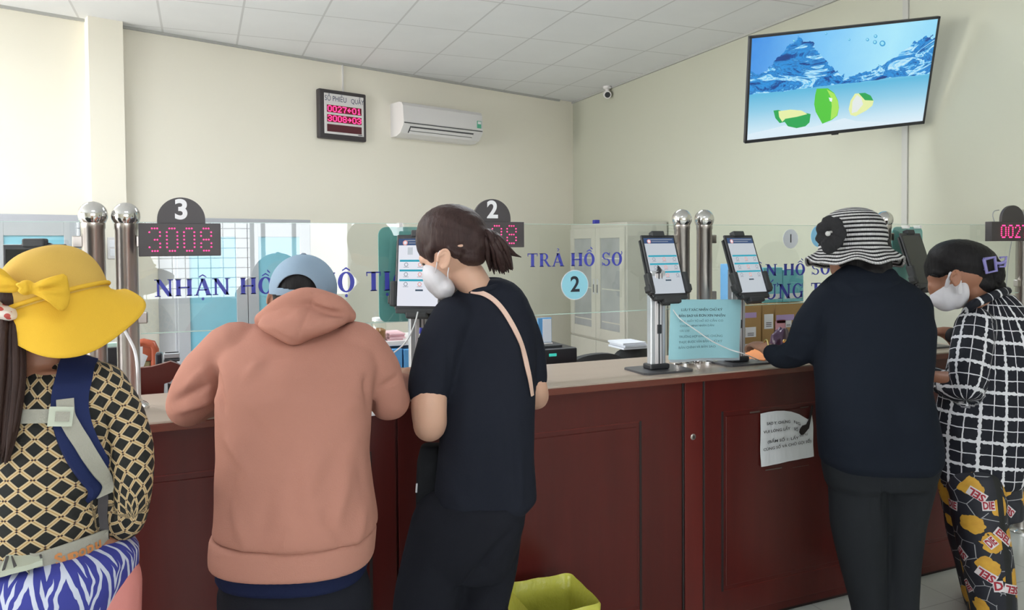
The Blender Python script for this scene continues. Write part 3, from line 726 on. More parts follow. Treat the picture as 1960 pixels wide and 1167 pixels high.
for sgn in (-1, 1):
    for zz in (.80, 1.12, 1.42):
        MB().box(sgn*w/4-w/4*.62, sgn*w/4+w/4*.62, -.0085, -.0079, zz, zz+.012).build('shelf_edge', M['beige_steel'], r)
tag(MB().box(WX-.30, WX-.24, near[1]+.9, near[1]+.95, near[2]+.0, near[2]+.05, .004).build('blue_box', M['blue_v']), 'small blue box standing on top of the beige cabinet', 'box')
o = tag(MB().box(WX-.2, WX-.12, near[1]-.006, near[1]-.0005, 1.15, 1.27, .002).build('note_tag', simple('beige_tag', (.50, .42, .28), .7)), 'small beige tag stuck on the side of the beige cabinet', 'tag')

# ---------------------------------------------------------------- staff side furniture and objects
def pxbox(px0, py0, px1, py1, Y):
    a_ = hit(px0, (py0+py1)/2, 1, Y); b_ = hit(px1, (py0+py1)/2, 1, Y); c_ = hit((px0+px1)/2, py0, 1, Y); d_ = hit((px0+px1)/2, py1, 1, Y)
    return a_[0], b_[0], d_[2], c_[2]
def desk(x0, x1, y0, y1, z, label, m='laminate'):
    r = empty('staff_desk', ((x0+x1)/2, (y0+y1)/2, 0), 0, label, 'desk', 'staff desks behind the counter')
    hx, hy = (x1-x0)/2, (y1-y0)/2
    MB().box(-hx, hx, -hy, hy, z-.03, z, .004).build('desktop', M[m], r)
    for sx in (-1, 1): MB().box(sx*hx-.04*(sx > 0), sx*hx+.04*(sx < 0), -hy+.02, hy-.02, 0, z-.03, .003).build('side_panel', M['mahogany'], r)
    MB().box(-hx+.04, hx-.04, hy-.05, hy-.03, .2, z-.03).build('modesty_panel', M['mahogany'], r)
DZ = .80
desk(-1.7, .55, 3.58, 4.15, DZ, 'staff desk behind the left part of the counter')
desk(.75, 2.2, 2.95, 3.55, DZ, 'staff desk behind the middle of the counter')
desk(2.3, 3.55, 2.95, 3.6, DZ, 'staff desk behind the right part of the counter under the boxes')
# shelf unit with jar, blue file boxes
sh_y = 4.3; x0, x1, z0, z1 = pxbox(690, 652, 830, 664, sh_y)
sf = empty('low_shelf', ((x0+x1)/2, sh_y+.2, 0), 0, 'low white shelf with a jar and pink papers behind the tablet pole', 'shelf')
hw = (x1-x0)/2+.25
MB().box(-hw, hw, -.2, .2, z1-.03, z1, .003).build('shelf_board', M['white'], sf)
MB().box(-hw, hw, -.19, .2, .45, .475, .003).build('shelf_board', M['white'], sf)
for s_ in (-1, 1): MB().box(s_*hw-.01, s_*hw+.01, -.2, .2, 0, z1-.03).build('side_panel', M['white'], sf)
zs = z1
a_ = hit(725, 640, 1, sh_y+.05)
jar = empty('glass_jar', (a_[0], sh_y+.05, zs), 0, 'clear glass jar of brown snacks on the low shelf', 'jar')
MB().lathe([(.040, 0), (.044, .01), (.044, .10), (.036, .115), (.036, .12)], 24).build('glass_body', M['jar_glass'], jar, True)
MB().lathe([(.038, .006), (.040, .012), (.040, .065), (.02, .075)], 20).build('contents', simple('brown_snacks', (.30, .14, .05), .8, nscale=60, nstr=.8, var=.4), jar, True)
MB().lathe([(.038, .118), (.038, .135), (.034, .138)], 24).build('lid', M['white_p'], jar, True)
def pbox(name, px0, py0, px1, py1, Y, dep, m, label, cat, group=None, zbase=None, bev=.003, rz=0):
    x0, x1, z0, z1 = pxbox(px0, py0, px1, py1, Y)
    if zbase is not None: z0 = zbase
    o = MB().box(x0, x1, Y, Y+dep, z0, z1, bev).build(name, M[m] if isinstance(m, str) else m)
    return tag(o, label, cat, group)
def stack_papers(px0, py0, px1, py1, Y, m, label, n=5, zbase=None, name='paper_stack'):
    x0, x1, z0, z1 = pxbox(px0, py0, px1, py1, Y); z0 = zbase if zbase is not None else z0
    mb = MB(); rn = random.Random(int(px0)); h_ = (z1-z0)/n
    for k in range(n):
        j = rn.uniform(-.012, .012); mb.box(x0+j, x1+j, Y+rn.uniform(-.01, .01), Y+.2, z0+k*h_, z0+(k+.85)*h_)
    return tag(mb.build(name, M[m] if isinstance(m, str) else m), label, 'papers')
stack_papers(742, 638, 772, 652, sh_y+.02, simple('pink_patterned_paper', (.75, .48, .52), .7, var=.3), 'pile of pink papers beside the glass jar', 4, zs)
pbox('paper_roll_box', 796, 634, 818, 652, sh_y+.02, .12, 'cardboard', 'small brown cardboard box on the low shelf right of the tablet pole', 'box', zbase=zs)
for k, (q0, q1) in enumerate(((742, 770), (773, 800), (803, 830))):
    o = pbox('file_box', q0, 668, q1, 706, sh_y-.02, .25, 'blue_l', ['blue file box left of the tablet pole', 'blue file box behind the tablet pole', 'blue file box right of the tablet pole'][k], 'file box', 'blue file boxes in the low shelf', zbase=.475)
# monitor / blue binder right of the ponytail woman
x0, x1, z0, z1 = pxbox(1030, 608, 1056, 656, 3.3)
mo = empty('desk_calendar', ((x0+x1)/2, 3.32, DZ+.17), 0, 'blue and white standing desk calendar behind the shoulder of the ponytail woman', 'calendar')
keepw(MB().box(x0, x1, 3.30, 3.31, z0, z1, .002).build('page', M['blue_l']), mo)
keepw(MB().box(x0+.024, x1-.004, 3.296, 3.302, z0+.004, z1-.006).build('print', M['white_v']), mo)
CALX = (x0, x1, z0)
x0, x1, z0, z1 = pxbox(1005, 668, 1105, 700, 3.2)
pr = empty('label_printer', ((x0+x1)/2, 3.3, DZ), 0, 'black box-shaped printer with a green window behind the counter', 'printer')
keepw(MB().box(x0, x1, 3.2, 3.5, DZ, z1, .006).build('body', M['black']), pr)
cxx = hit(1058, 679, 1, 3.2)
keepw(MB().box(cxx[0]-.020, cxx[0]+.020, 3.197, 3.201, cxx[2]-.007, cxx[2]+.007, .002).build('green_window', MT('green_lcd', (.05, .5, .42), .3, emit=(.05, .55, .45), estr=.5).m), pr)
keepw(MB().box(x0+.06, x1-.06, 3.24, 3.42, z1, z1+.012, .003).build('lid', M['black_m']), pr)
keepw(MB().box(CALX[0], CALX[1], 3.29, 3.36, z1+.0118, CALX[2]+.002).build('foot', M['white']), mo)
# two black office chairs / monitors seen edge-on
def office_chair(px, py_top, Y, label, w=.44, m='black_m', woodb=None):
    p = hit(px, py_top, 1, Y); top = p[2]
    r = empty('office_chair', (p[0], Y, 0), 0, label, 'chair')
    n = 12; mb = MB(); vs = []; 
    for j in range(2):
        for i in range(n+1):
            u_ = i/n*2-1
            for k in range(7):
                v_ = k/6; z_ = top-.5+.5*v_ - (.05*u_**2*v_ + (.10*abs(u_)**6)*v_); y_ = .06*u_*u_-.03*math.sin(v_*3.1) + (.05 if j else 0)
                vs.append((u_*w/2, y_+.0, z_))
    fs = []
    st = (n+1)*7
    for i in range(n):
        for k in range(6):
            a0 = i*7+k; fs += [(a0, a0+7, a0+8, a0+1), (st+a0, st+a0+1, st+a0+8, st+a0+7)]
    for i in range(n): fs += [(i*7+6, (i+1)*7+6, st+(i+1)*7+6, st+i*7+6), (i*7, st+i*7, st+(i+1)*7, (i+1)*7)]
    for k in range(6): fs += [(k, k+1, st+k+1, st+k), (n*7+k, st+n*7+k, st+n*7+k+1, n*7+k+1)]
    mb.add(vs, fs); mb.build('backrest', M[m], r, True)
    MB().box(-w/2, w/2, .04, .50, .42, .50, .03).build('seat', M[m], r, True)
    if woodb:
        for sx in (-1, 1):
            for yy in (.06, .46): MB().box(sx*w*.44-.02, sx*w*.44+.02, yy-.02, yy+.02, 0, .42 if yy > .1 else top-.45, .003).build('leg', M[m], r)
    else:
        MB().lathe([(.03, .06), (.03, .42)], 14, (0, .27, 0)).build('gas_column', M['steel'], r, True)
        for k in range(5):
            a0 = k*1.2566; MB().tube([(0, .27, .07), (.26*math.cos(a0), .27+.26*math.sin(a0), .03)], [.022, .015], 8).build('leg', M['black'], r, True)
    return r
office_chair(1150, 677, 3.62, 'black office chair whose top shows behind the middle of the counter')
office_chair(1222, 664, 4.25, 'black office chair with papers on it left of the tablet with the glare', .36)
stack_papers(1196, 655, 1240, 668, 4.2, 'white_v', 'loose white and blue papers over the black chair beside the tablet pole', 3, hit(1215, 668, 1, 4.2)[2])
# carved red wooden chair, left
p = hit(305, 705, 1, 3.02)
wc = empty('wooden_chair', (hit(285, 720, 1, 3.02)[0], 3.02, 0), 0, 'dark red carved wooden chair behind the counter at the left', 'chair')
z_at = lambda yy: hit(305, yy, 1, 3.02)[2]
ox = wc.location.x
X4 = lambda px: hit(px, 720, 1, 3.02)[0]-ox
prof = [(X4(225), z_at(712)), (X4(245), z_at(703)), (X4(265), z_at(702)), (X4(290), z_at(701)), (X4(310), z_at(697)), (X4(327), z_at(693)), (X4(340), z_at(698)), (X4(352), z_at(706)), (X4(340), z_at(718)), (X4(326), z_at(732)), (X4(314), z_at(735)), (X4(312), z_at(770)), (X4(235), z_at(770)), (X4(225), z_at(735))]
MB().prism(prof[::-1], .03, Matrix.Translation((0, .03, 0)) @ FRONT).build('crest_rail', M['chair_wood'], wc)
for q in (235, 305): MB().box(X4(q)-.02, X4(q)+.02, .03, .06, .02, z_at(768), .004).build('leg', M['chair_wood'], wc)
MB().box(X4(228), X4(320), .02, .46, .43, .47, .01).build('seat', M['chair_wood'], wc)
for q in (235, 305): MB().box(X4(q)-.02, X4(q)+.02, .40, .44, .0, .43, .004).build('leg', M['chair_wood'], wc)
# second red chair with an arched frame and olive cushion
Y5 = 4.45; p = hit(275, 665, 1, Y5); rc_ = empty('wooden_chair', (p[0], Y5, 0), 0, 'orange red wooden armchair with olive cushion behind the dark red chair', 'chair')
zt = hit(275, 655, 1, Y5)[2]; w2 = hit(296, 665, 1, Y5)[0]-p[0]
mb = MB(); mb.tube([(-w2, 0, .9), (-w2, 0, zt-.04), (-w2*.8, 0, zt-.005), (0, 0, zt), (w2*.8, 0, zt-.012), (w2, 0, zt-.04), (w2, 0, .9)], .022, 10); mb.box(-w2, w2, -.015, .015, zt-.10, zt-.01, .004)
mb.build('back_frame', M['chair_wood2'], rc_, True)
MB().box(-w2+.02, w2-.02, -.01, .02, .6, zt-.10, .01).build('back_cushion', M['olive'], rc_)
MB().box(-w2, w2, 0, .45, .40, .46, .01).build('seat', M['chair_wood2'], rc_)
for sx in (-1, 1):
    for yy in (0, .42): MB().box(sx*w2-.02, sx*w2+.02, yy-.02, yy+.02, 0, .9 if yy == 0 else .40, .003).build('leg', M['chair_wood2'], rc_)
# stapler-like calculator, papers
Y6 = 3.2
def sheet(name, pts, Y, m, label, cat='paper', th=.002):
    P = [hit(*q, 1, Y) for q in pts]; n = len(P)
    mb = MB(); mb.add([tuple(q) for q in P]+[(q[0], q[1]+th, q[2]) for q in P], [tuple(range(n)), tuple(range(n, 2*n))[::-1]]+[(i, (i+1) % n, n+(i+1) % n, n+i) for i in range(n)])
    return tag(mb.build(name, M[m] if isinstance(m, str) else m), label, cat)
sheet('paper_sheet', [(262, 664), (273, 663), (273, 797), (262, 797)], 3.62, 'white_p', 'white paper standing upright behind the left post, narrow one')
sheet('paper_sheet', [(272, 676), (283, 681), (275, 701), (274, 797), (266, 797), (266, 700)], 3.65, 'white_p', 'tilted white paper behind the left post, nearer the chair')
st = empty('desk_stapler', (hit(328, 685, 1, 3.7)[0], 3.7, DZ), 0, 'grey desk stand with a stapler behind the carved chair', 'stapler')
a_, b_, z0, z1 = pxbox(313, 676, 344, 692, 3.7)
for nm, (zz0, zz1), mm in (('base', (z0, z0+.012), 'grey_dk'), ('arm', (z1-.022, z1), 'alu')): keepw(MB().box(a_, b_, 3.7, 3.75, zz0, zz1, .003).build(nm, M[mm]), st)
keepw(MB().box((a_+b_)/2-.03, (a_+b_)/2+.03, 3.71, 3.75, z0, z1, .002).build('magazine', M['grey_dk']), st)
keepw(MB().box((a_+b_)/2-.02, (a_+b_)/2+.02, 3.72, 3.76, DZ, z0+.01, .002).build('stand', M['grey_dk']), st)
o = pbox('ink_bottle', 297, 675, 311, 700, 3.80, .05, simple('dark_bottle', (.04, .04, .05), .2), 'dark glass bottle beside the grey stapler', 'bottle', zbase=DZ, bev=.01)
a_ = hit(331, 735, 2, CT)
cl = tag(MB().box(a_[0]-.02, a_[0]+.03, a_[1], a_[1]+.02, CT, CT+.045, .01).build('tape_dispenser', M['white_v']), 'small white tape dispenser on the counter by the hoodie sleeve', 'dispenser')
pbox('computer_monitor', 195, 665, 236, 690, 3.62, .03, 'black', 'black computer monitor seen between the two left posts', 'monitor', zbase=DZ)
pbox('mint_folder', 196, 656, 232, 676, 3.68, .03, simple('mint_folder', (.55, .75, .66), .5), 'mint folder standing behind the monitor between the two left posts', 'folder', zbase=DZ)

# cardboard boxes with labels, folders behind the glass of counter 1
Yb = 3.25
def carton(px0, py0, px1, py1, Y, label, lab, tape=None, m='cardboard'):
    x0, x1, z0, z1 = pxbox(px0, py0, px1, py1, Y)
    r = empty('cardboard_box', ((x0+x1)/2, Y, DZ), 0, label, 'box', 'cardboard boxes behind counter 1')
    keepw(MB().box(x0, x1, Y, Y+.26, DZ, z1, .003).build('carton', M[m]), r)
    mb = MB(); mb.box((x0+x1)/2-.004, (x0+x1)/2+.004, Y-.001, Y+.26, z1-.001, z1+.001); keepw(mb.build('flap_seam', M['groove']), r)
    for (a0, b0, a1, b1, mm) in lab:
        u0, u1, w0, w1 = pxbox(a0, b0, a1, b1, Y-.002); keepw(MB().box(u0, u1, Y-.002, Y, w0, w1).build('box_label', M[mm]), r)
        if mm == 'white_p':
            mb = MB()
            for k in range(3): mb.box(u0+(u1-u0)*.2, u1-(u1-u0)*.2, Y-.0026, Y-.002, w0+(w1-w0)*(.15+.12*k), w0+(w1-w0)*(.2+.12*k))
            keepw(mb.build('label_print', M['grey_dk']), r)
carton(1418, 584, 1457, 690, Yb, 'brown cardboard box with two white labels, left one behind counter 1', [(1426, 598, 1448, 608, 'purple_l'), (1427, 626, 1447, 645, 'white_p'), (1425, 658, 1442, 664, 'white_p')])
carton(1459, 582, 1482, 690, Yb+.01, 'narrow brown cardboard box with a tall white label, middle one behind counter 1', [(1463, 601, 1480, 629, 'white_p')])
carton(1484, 580, 1545, 690, Yb+.02, 'brown cardboard box with lilac tape and pink sheet, right one behind counter 1', [(1486, 602, 1520, 613, 'purple_l'), (1484, 614, 1504, 650, 'pink'), (1503, 613, 1515, 626, 'white_p'), (1487, 612, 1503, 618, 'red')])
for k, (q0, q1, yy, mm, lb) in enumerate(((1394, 1412, 505, 'blue_l', 'blue file folder standing behind the glass left of the third tablet'), (1461, 1498, 512, 'teal_l', 'light teal file folder standing on the boxes, left one'), (1499, 1538, 516, 'teal_l', 'light teal file folder standing on the boxes, right one'))):
    x0, x1, z0, z1 = pxbox(q0, yy, q1, 578, Yb+.10)
    zb_ = hit(1470, 579.5, 1, Yb+.1)[2] if k else DZ
    r = empty('file_folder', ((x0+x1)/2, Yb+.1, zb_), 0, lb, 'folder', 'file folders behind counter 1')
    keepw(MB().box(x0, x1, Yb+.10, Yb+.17, zb_, z1, .003).build('cover', M[mm]), r)
    keepw(MB().box(x0+.01, x1-.01, Yb+.0985, Yb+.1005, zb_+.02, zb_+.05).build('spine_label', M['white_p']), r)

# ---------------------------------------------------------------- tablets on stands
M['scr_white'] = MT('tablet_page_lit', (.0, .0, .0), .12, emit=(.80, .82, .90), estr=.95).m
M['scr_page'] = MT('tablet_page_dimmer', (.05, .05, .05), .08, emit=(.55, .60, .66), estr=.85).m
M['scr_navy'] = MT('tablet_header', (.0, .0, .0), .1, emit=(.03, .07, .18), estr=1).m
M['scr_teal'] = MT('tablet_band', (.0, .0, .0), .1, emit=(.02, .34, .46), estr=1).m
M['scr_icon'] = MT('tablet_icon', (.0, .0, .0), .1, emit=(.30, .33, .38), estr=1).m
M['scr_red'] = MT('tablet_icon_red', (.0, .0, .0), .1, emit=(.75, .35, .33), estr=1).m
M['scr_bar'] = MT('tablet_button', (.0, .0, .0), .1, emit=(.05, .08, .12), estr=1).m
M['off'] = simple('switched_off_screen', (.012, .014, .016), .08)
def tablet_stand(pos, yaw, tilt, base, label, lit, clampc=True, w=.168, h=.262, roll=0.0):
    """pos: centre of the tablet, base: foot of the pole on the counter"""
    r = empty('tablet_stand', (base[0], base[1], CT), 0, label, 'tablet stand', 'tablets on stands along the counter')
    # pole with the light tracks
    pw = .034; ph = pos[2]-CT-.02
    yb = 0.0
    mb = MB(); mb.box(-pw, pw, yb-.016, yb+.016, .018, ph, .004); mb.build('pole', M['alu'], r)
    MB().box(-.016, .020, yb-.019, yb-.014, .02, ph-.01, .001).build('light_track', M['alu_l'], r)
    mb = MB(); mb.box(-.002, .004, yb-.0205, yb-.018, .02, ph-.01); mb.box(.013, .016, yb-.0205, yb-.018, .02, ph-.01)
    mb.build('track_slot', M['grey_dk'], r)
    for q in (.42, .72): MB().box(-.008, .010, yb-.024, yb-.016, ph*q-.018, ph*q+.018, .002).build('cable_clip', M['black'], r)
    MB().box(-.045, .045, yb-.03, yb+.03, .008, .030, .006).build('pole_foot', M['black'], r)
    poly = [(-.115, -.07), (-.10, -.085), (.10, -.085), (.115, -.07), (.115, .07), (.10, .085), (-.10, .085), (-.115, .07)]
    MB().prism(poly, .008, Matrix.Translation((.01, 0, 0))).build('base_plate', M['grey_dk'], r)
    # tablet in its holder
    T = Matrix.Translation(Vector(pos)-Vector((base[0], base[1], CT))) @ Matrix.Rotation(yaw, 4, 'Z') @ Matrix.Rotation(tilt, 4, 'X') @ Matrix.Rotation(roll, 4, 'Y')
    # knuckle
    kb = T @ Vector((0, .03, -.03))
    MB().tube([(0, yb, ph-.01), (0, yb+.0, ph+.0), kb], [.022, .022, .016], 12).build('tilt_joint', M['black'], r, True)
    def part(n, mb, m, sm=False):
        o = mb.build(n, m, r, sm); o.data.transform(T); return o
    tb_ = MB(); tb_.box(-w/2, w/2, 0, .010, -h/2, h/2, .004); tabl = part('tablet', tb_, M['black'])
    pl = MB(); pl.prism([(-w/2-.006, -h/2+.01), (-w/2+.01, -h/2-.010), (-w*.3, -h/2-.012), (-w*.24, -h/2-.030), (w*.24, -h/2-.030), (w*.3, -h/2-.012), (w/2-.01, -h/2-.010), (w/2+.006, -h/2+.01), (w/2+.004, h/2-.02), (w*.2, h/2+.004), (-w*.2, h/2+.004), (-w/2-.004, h/2-.02)], .008, Matrix.Translation((0, .019, 0)) @ FRONT)
    part('holder_plate', pl, M['black_m'])
    top = MB(); top.box(-.030, .030, -.008, .02, h/2-.008, h/2+.016, .005); part('top_clamp', top, M['black_m'])
    bt = MB(); bt.box(-w*.46, w*.46, -.008, .012, -h/2-.012, -h/2+.004, .003); bt.box(-.04, .04, -.012, .016, -h/2-.028, -h/2-.006, .006); part('bottom_lip', bt, M['black_m'])
    for sx in (-1, 1):
        sd = MB(); xx = sx*(w/2+.004)
        sd.box(xx-.011, xx+.011, -.014, .02, -h/2+.012, -h/2+.10, .006); sd.box(xx-.013-.006*(sx < 0), xx+.013+.006*(sx > 0), -.012, .02, -h/2+.02, -h/2+.05, .006); part('side_clamp', sd, M['black_m'])
    sw, sh = w/2-.009, h/2-.014
    def onscr(n, x0, x1, z0, z1, m, y=-.0006):
        o = MB().box(x0*sw, x1*sw, y, y+.0005, z0*sh, z1*sh).build(n, m, tabl); o.data.transform(T); o.matrix_parent_inverse = Matrix.Identity(4); return o
    if lit == 0:
        onscr('screen', -1, 1, -1, 1, M['off'])
        return r
    page = M['scr_white'] if lit == 2 else M['scr_page']
    onscr('screen', -1, 1, -1, .80, page)
    onscr('screen_header', -1, 1, .80, 1, M['scr_navy'])
    onscr('header_line', -.7, .9, .93, .955, M['scr_icon'], -.0012); onscr('header_line', -.5, .6, .86, .88, M['scr_icon'], -.0012)
    def dsk(x, z, rad, m, y=-.0013, n='icon', hole=True):
        polys = ring(x*sw, z*sh, rad, rad, rad*(.35 if hole else 1), rad*(.35 if hole else 1), 0, 360, 16)
        o = flat_polys(polys, lambda a, b_: (a, y, b_), n, m, tabl); o.data.transform(T)
    dsk(-.68, .875, .009, M['scr_red'], n='emblem', hole=False); dsk(-.68, .875, .0055, M['scr_white'], -.0016, 'emblem', False)
    for z in (.34, .05, -.24):
        onscr('screen_band', -.92, .97, z-.03, z+.03, M['scr_teal'], -.0011)
        for k, x in enumerate((-.6, .08, .76)):
            dsk(x, z-.115, .0075, M['scr_red'] if k == 1 else M['scr_icon'])
            onscr('caption', x-.13, x+.13, z-.20, z-.185, M['scr_icon'], -.0011)
    onscr('faint_title', -.55, -.3, .52, .74, M['scr_page'] if lit == 2 else M['scr_icon'], -.0011) if lit == 2 else None
    onscr('button', -.12, .25, -.56, -.51, M['scr_bar'], -.0012)
    return r
tablet_stand((.694, 2.505, 1.463), -.62, -.12, (.705, 2.55), 'brightly lit tablet on a grey stand between the hoodie man and the ponytail woman', 2)
tablet_stand((1.710, 2.520, 1.469), 0.0, -.36, (1.672, 2.52), 'lit tablet with glare on a stand left of the cyan notice', 1, w=.16)
tablet_stand((2.062, 2.450, 1.467), .10, -.355, (2.085, 2.54), 'lit tablet on a stand right of the cyan notice', 1, w=.16)
tablet_stand((3.138, 2.52, 1.475), .15, -.33, (3.19, 2.56), 'switched off tablet on a stand facing the woman in the checked shirt', 0)
tablet_stand((-.428, 2.43, 1.435), -.30, -.02, (-.42, 2.50), 'dark tablet on a stand behind the yellow hat at the left edge', 0)
# white charging cables
def cable(pts, r, label, m='cable', name='charging_cable'):
    return tag(MB().tube(catmull(pts, 8), r, 8).build(name, M[m], None, True), label, 'cable')
q = [W(800, 597, 2.55), W(792, 625, 2.52), W(776, 655, 2.48), W(750, 678, 2.46), W(722, 700, 2.42), hit(716, 760, 2, CT+.003)]
cable(q, .0026, 'white charging cable running down from the brightly lit tablet')
q = [W(1279, 578, 2.96), W(1300, 608, 2.93), W(1330, 630, 2.92), W(1362, 652, 2.93), W(1395, 668, 2.96), W(1424, 677, 2.97), hit(1455, 690, 2, CT+.004)]
cable(q, .0022, 'thin white cable hanging across the cyan notice')
q = [W(206, 545, 2.10), W(216, 590, 2.12), W(240, 635, 2.14), W(258, 672, 2.14), W(264, 720, 2.12), hit(266, 775, 2, CT+.004)]
cable(q, .0042, 'white cable hanging down in front of the left steel posts')
# cyan notice
def curved_sheet(name, c, n, m, label, cat, thick=.0012, bend=None):
    """c: four world corners TL TR BR BL; bend(u,v)->offset along normal"""
    TL, TR, BR, BL = [np.array(p, float) for p in c]; nr = np.cross(TR-TL, BL-TL); nr /= np.linalg.norm(nr)
    mb = MB(); vs = []
    for off in (0, thick):
        for j in range(n+1):
            for i in range(n+1):
                u_, v_ = i/n, j/n; p = (TL*(1-u_)+TR*u_)*(1-v_)+(BL*(1-u_)+BR*u_)*v_
                vs.append(p+nr*((bend(u_, v_) if bend else 0)+off))
    k = (n+1)**2; fs = []
    for j in range(n):
        for i in range(n):
            a0 = j*(n+1)+i; fs += [(a0, a0+1, a0+n+2, a0+n+1), (k+a0, k+a0+n+1, k+a0+n+2, k+a0+1)]
    for i in range(n):
        fs += [(i, k+i, k+i+1, i+1), (n*(n+1)+i, n*(n+1)+i+1, k+n*(n+1)+i+1, k+n*(n+1)+i), (i*(n+1), (i+1)*(n+1), k+(i+1)*(n+1), k+i*(n+1)), (i*(n+1)+n, k+i*(n+1)+n, k+(i+1)*(n+1)+n, (i+1)*(n+1)+n)]
    mb.add(vs, fs); o = mb.build(name, m, None, True); tag(o, label, cat); return o, (TL, TR, BR, BL, nr)
def print_on(o, fr, lines, bend, m, name='print', off=.0012, hs=.05):
    """text lines laid on the curved sheet: (text, u0, u1, v, height)"""
    TL, TR, BR, BL, nr = fr
    for (tx, u0, u1, v0, hh) in lines:
        c = bpy.data.curves.new('t', 'FONT'); c.body = tx; c.size = 1; c.align_x = 'LEFT'; c.resolution_u = 2; c.offset = .012
        to = bpy.data.objects.new('t', c); COL.objects.link(to); me = bpy.data.meshes.new_from_object(to.evaluated_get(bpy.context.evaluated_depsgraph_get())); bpy.data.objects.remove(to)
        xs = [v.co.x for v in me.vertices]; x1 = max(xs) if xs else 1
        for v in me.vertices:
            u_ = u0+(u1-u0)*v.co.x/x1; w_ = v0-hh*(v.co.y-.36)/.72
            p = (TL*(1-u_)+TR*u_)*(1-w_)+(BL*(1-u_)+BR*u_)*w_ + nr*(bend(u_, w_)-off); v.co = Vector(p)
        me.name = name; me.materials.clear(); link(name, me, m, o)
yN = 2.47
bn_ = lambda u_, v_: -.010*math.sin(u_*7.5+.6)*(.4+.6*v_)
cN = [hit(1283, 573, 1, yN), hit(1417, 573, 1, yN+.02), hit(1411, 684, 1, yN+.02), hit(1278, 688, 1, yN)]
o, fr = curved_sheet('notice_sheet', cN, 14, MT('cyan_paper', (.36, .66, .74), .35).m, 'pale cyan printed notice standing on the counter between two tablets', 'notice', bend=bn_)
ink = simple('grey_ink', (.08, .13, .16), .7); ink2 = simple('pale_ink', (.17, .32, .38), .7)
print_on(o, fr, [('LƯU Ý XÁC NHẬN CHỮ KÝ', .14, .74, .17, .042)], bn_, ink); print_on(o, fr, [('BẢN SAO VÀ ĐƠN XIN NHẬN', .11, .78, .27, .042)], bn_, ink)
print_on(o, fr, [('CÁC GIẤY TỜ HỒ SƠ CẦN CÓ', .12, .76, .36, .034), ('CHỨNG MINH NHÂN DÂN', .13, .64, .44, .034), ('CÁC LOẠI', .13, .27, .52, .034)], bn_, ink2)
print_on(o, fr, [('TRƯỜNG HỢP KHÔNG CHỨNG', .12, .76, .62, .038), ('THỰC ĐƯỢC VĂN BẢN CHỮ KÝ', .12, .76, .71, .038), ('BẢN CHÍNH VÀ BẢN SAO', .12, .68, .80, .038)], bn_, ink2)
b4 = lambda u_, v_: bn_(u_, v_)
cB = [p+np.array([.004, .006, -.004]) for p in cN]
o2, _ = curved_sheet('plastic_sleeve', [p+np.array([.012, .010, -.012]) for p in cN], 8, simple('clear_grey_sleeve', (.55, .62, .68), .2), 'transparent plastic sleeve behind the cyan notice', 'sleeve', bend=lambda a, b_: bn_(a, b_))
# white notice on the counter front
yF = CY0+.022
hN = lambda x_, y_: hit(1440+x_/8.338, 770+y_/8.335, 1, yF)
out = [(125, 178), (250, 150), (380, 132), (500, 130), (620, 145), (740, 185), (880, 268), (905, 240), (938, 165), (955, 320), (962, 560), (958, 770), (972, 855), (860, 880), (640, 920), (430, 965), (280, 1000), (130, 1022), (122, 800), (122, 500)]
P = [hN(*q) for q in out]
mb = MB(); n = len(P); cx_ = np.mean(P, axis=0)
bm = bmesh.new(); vs = [bm.verts.new(p) for p in P]; f = bm.faces.new(vs); bmesh.ops.triangulate(bm, faces=[f]); bmesh.ops.subdivide_edges(bm, edges=bm.edges[:], cuts=2, use_grid_fill=True)
for v in bm.verts: v.co.y += -.0015-.0035*abs(math.sin(v.co.x*38))*math.sin(v.co.z*22)**2
bmesh.ops.solidify(bm, geom=bm.faces[:], thickness=.0006)
me = bpy.data.meshes.new('notice_sheet'); bm.to_mesh(me); bm.free()
wn = tag(link('notice_sheet', me, M['white_p']), 'torn white printed notice taped to the front of the counter', 'notice')
def flat_text(tx, p0, p1, hgt, par, m, y=yF-.0075, skew=0):
    a_, b_ = hN(*p0), hN(*p1)
    c = bpy.data.curves.new('t', 'FONT'); c.body = tx; c.size = 1; c.resolution_u = 2; c.offset = .015
    to = bpy.data.objects.new('t', c); COL.objects.link(to); me = bpy.data.meshes.new_from_object(to.evaluated_get(bpy.context.evaluated_depsgraph_get())); bpy.data.objects.remove(to)
    x1 = max(v.co.x for v in me.vertices); h_ = hgt/8.335*2.9/FPX
    for v in me.vertices:
        k = v.co.x/x1; v.co = Vector((a_[0]+(b_[0]-a_[0])*k, y, a_[2]+(b_[2]-a_[2])*k+h_*v.co.y/.72))
    me.materials.clear(); me.name = 'print'; link('print', me, m, par)
inkd = simple('dark_ink', (.05, .05, .06), .7)
flat_text('SAO Y, CHỨNG', (210, 355), (585, 318), 48, wn, inkd); flat_text('NG', (640, 320), (745, 360), 48, wn, inkd)
flat_text('VUI LÒNG LẤY', (160, 490), (585, 425), 46, wn, inkd); flat_text('SỐ', (645, 430), (710, 455), 44, wn, inkd); flat_text('THỨ TỰ', (730, 545), (865, 510), 30, wn, inkd)
flat_text('(BẤM SỐ 1: LẤY', (220, 645), (720, 575), 46, wn, inkd)
flat_text('CÙNG SỐ VÀ CHỜ GỌI SỐ)', (155, 770), (920, 625), 46, wn, inkd)
tf = [hN(*q) for q in ((735, 470), (745, 420), (790, 365), (850, 345), (880, 290), (905, 180), (925, 60), (940, 40), (945, 80), (925, 160), (905, 280), (875, 400), (800, 500), (760, 510))]
mb = MB(); m_ = len(tf); mb.add([(p[0], yF-.009-.002*(i % 2), p[2]) for i, p in enumerate(tf)]+[(p[0], yF-.003, p[2]) for p in tf], [tuple(range(m_)), tuple(range(m_, 2*m_))[::-1]]+[(i, (i+1) % m_, m_+(i+1) % m_, m_+i) for i in range(m_)])
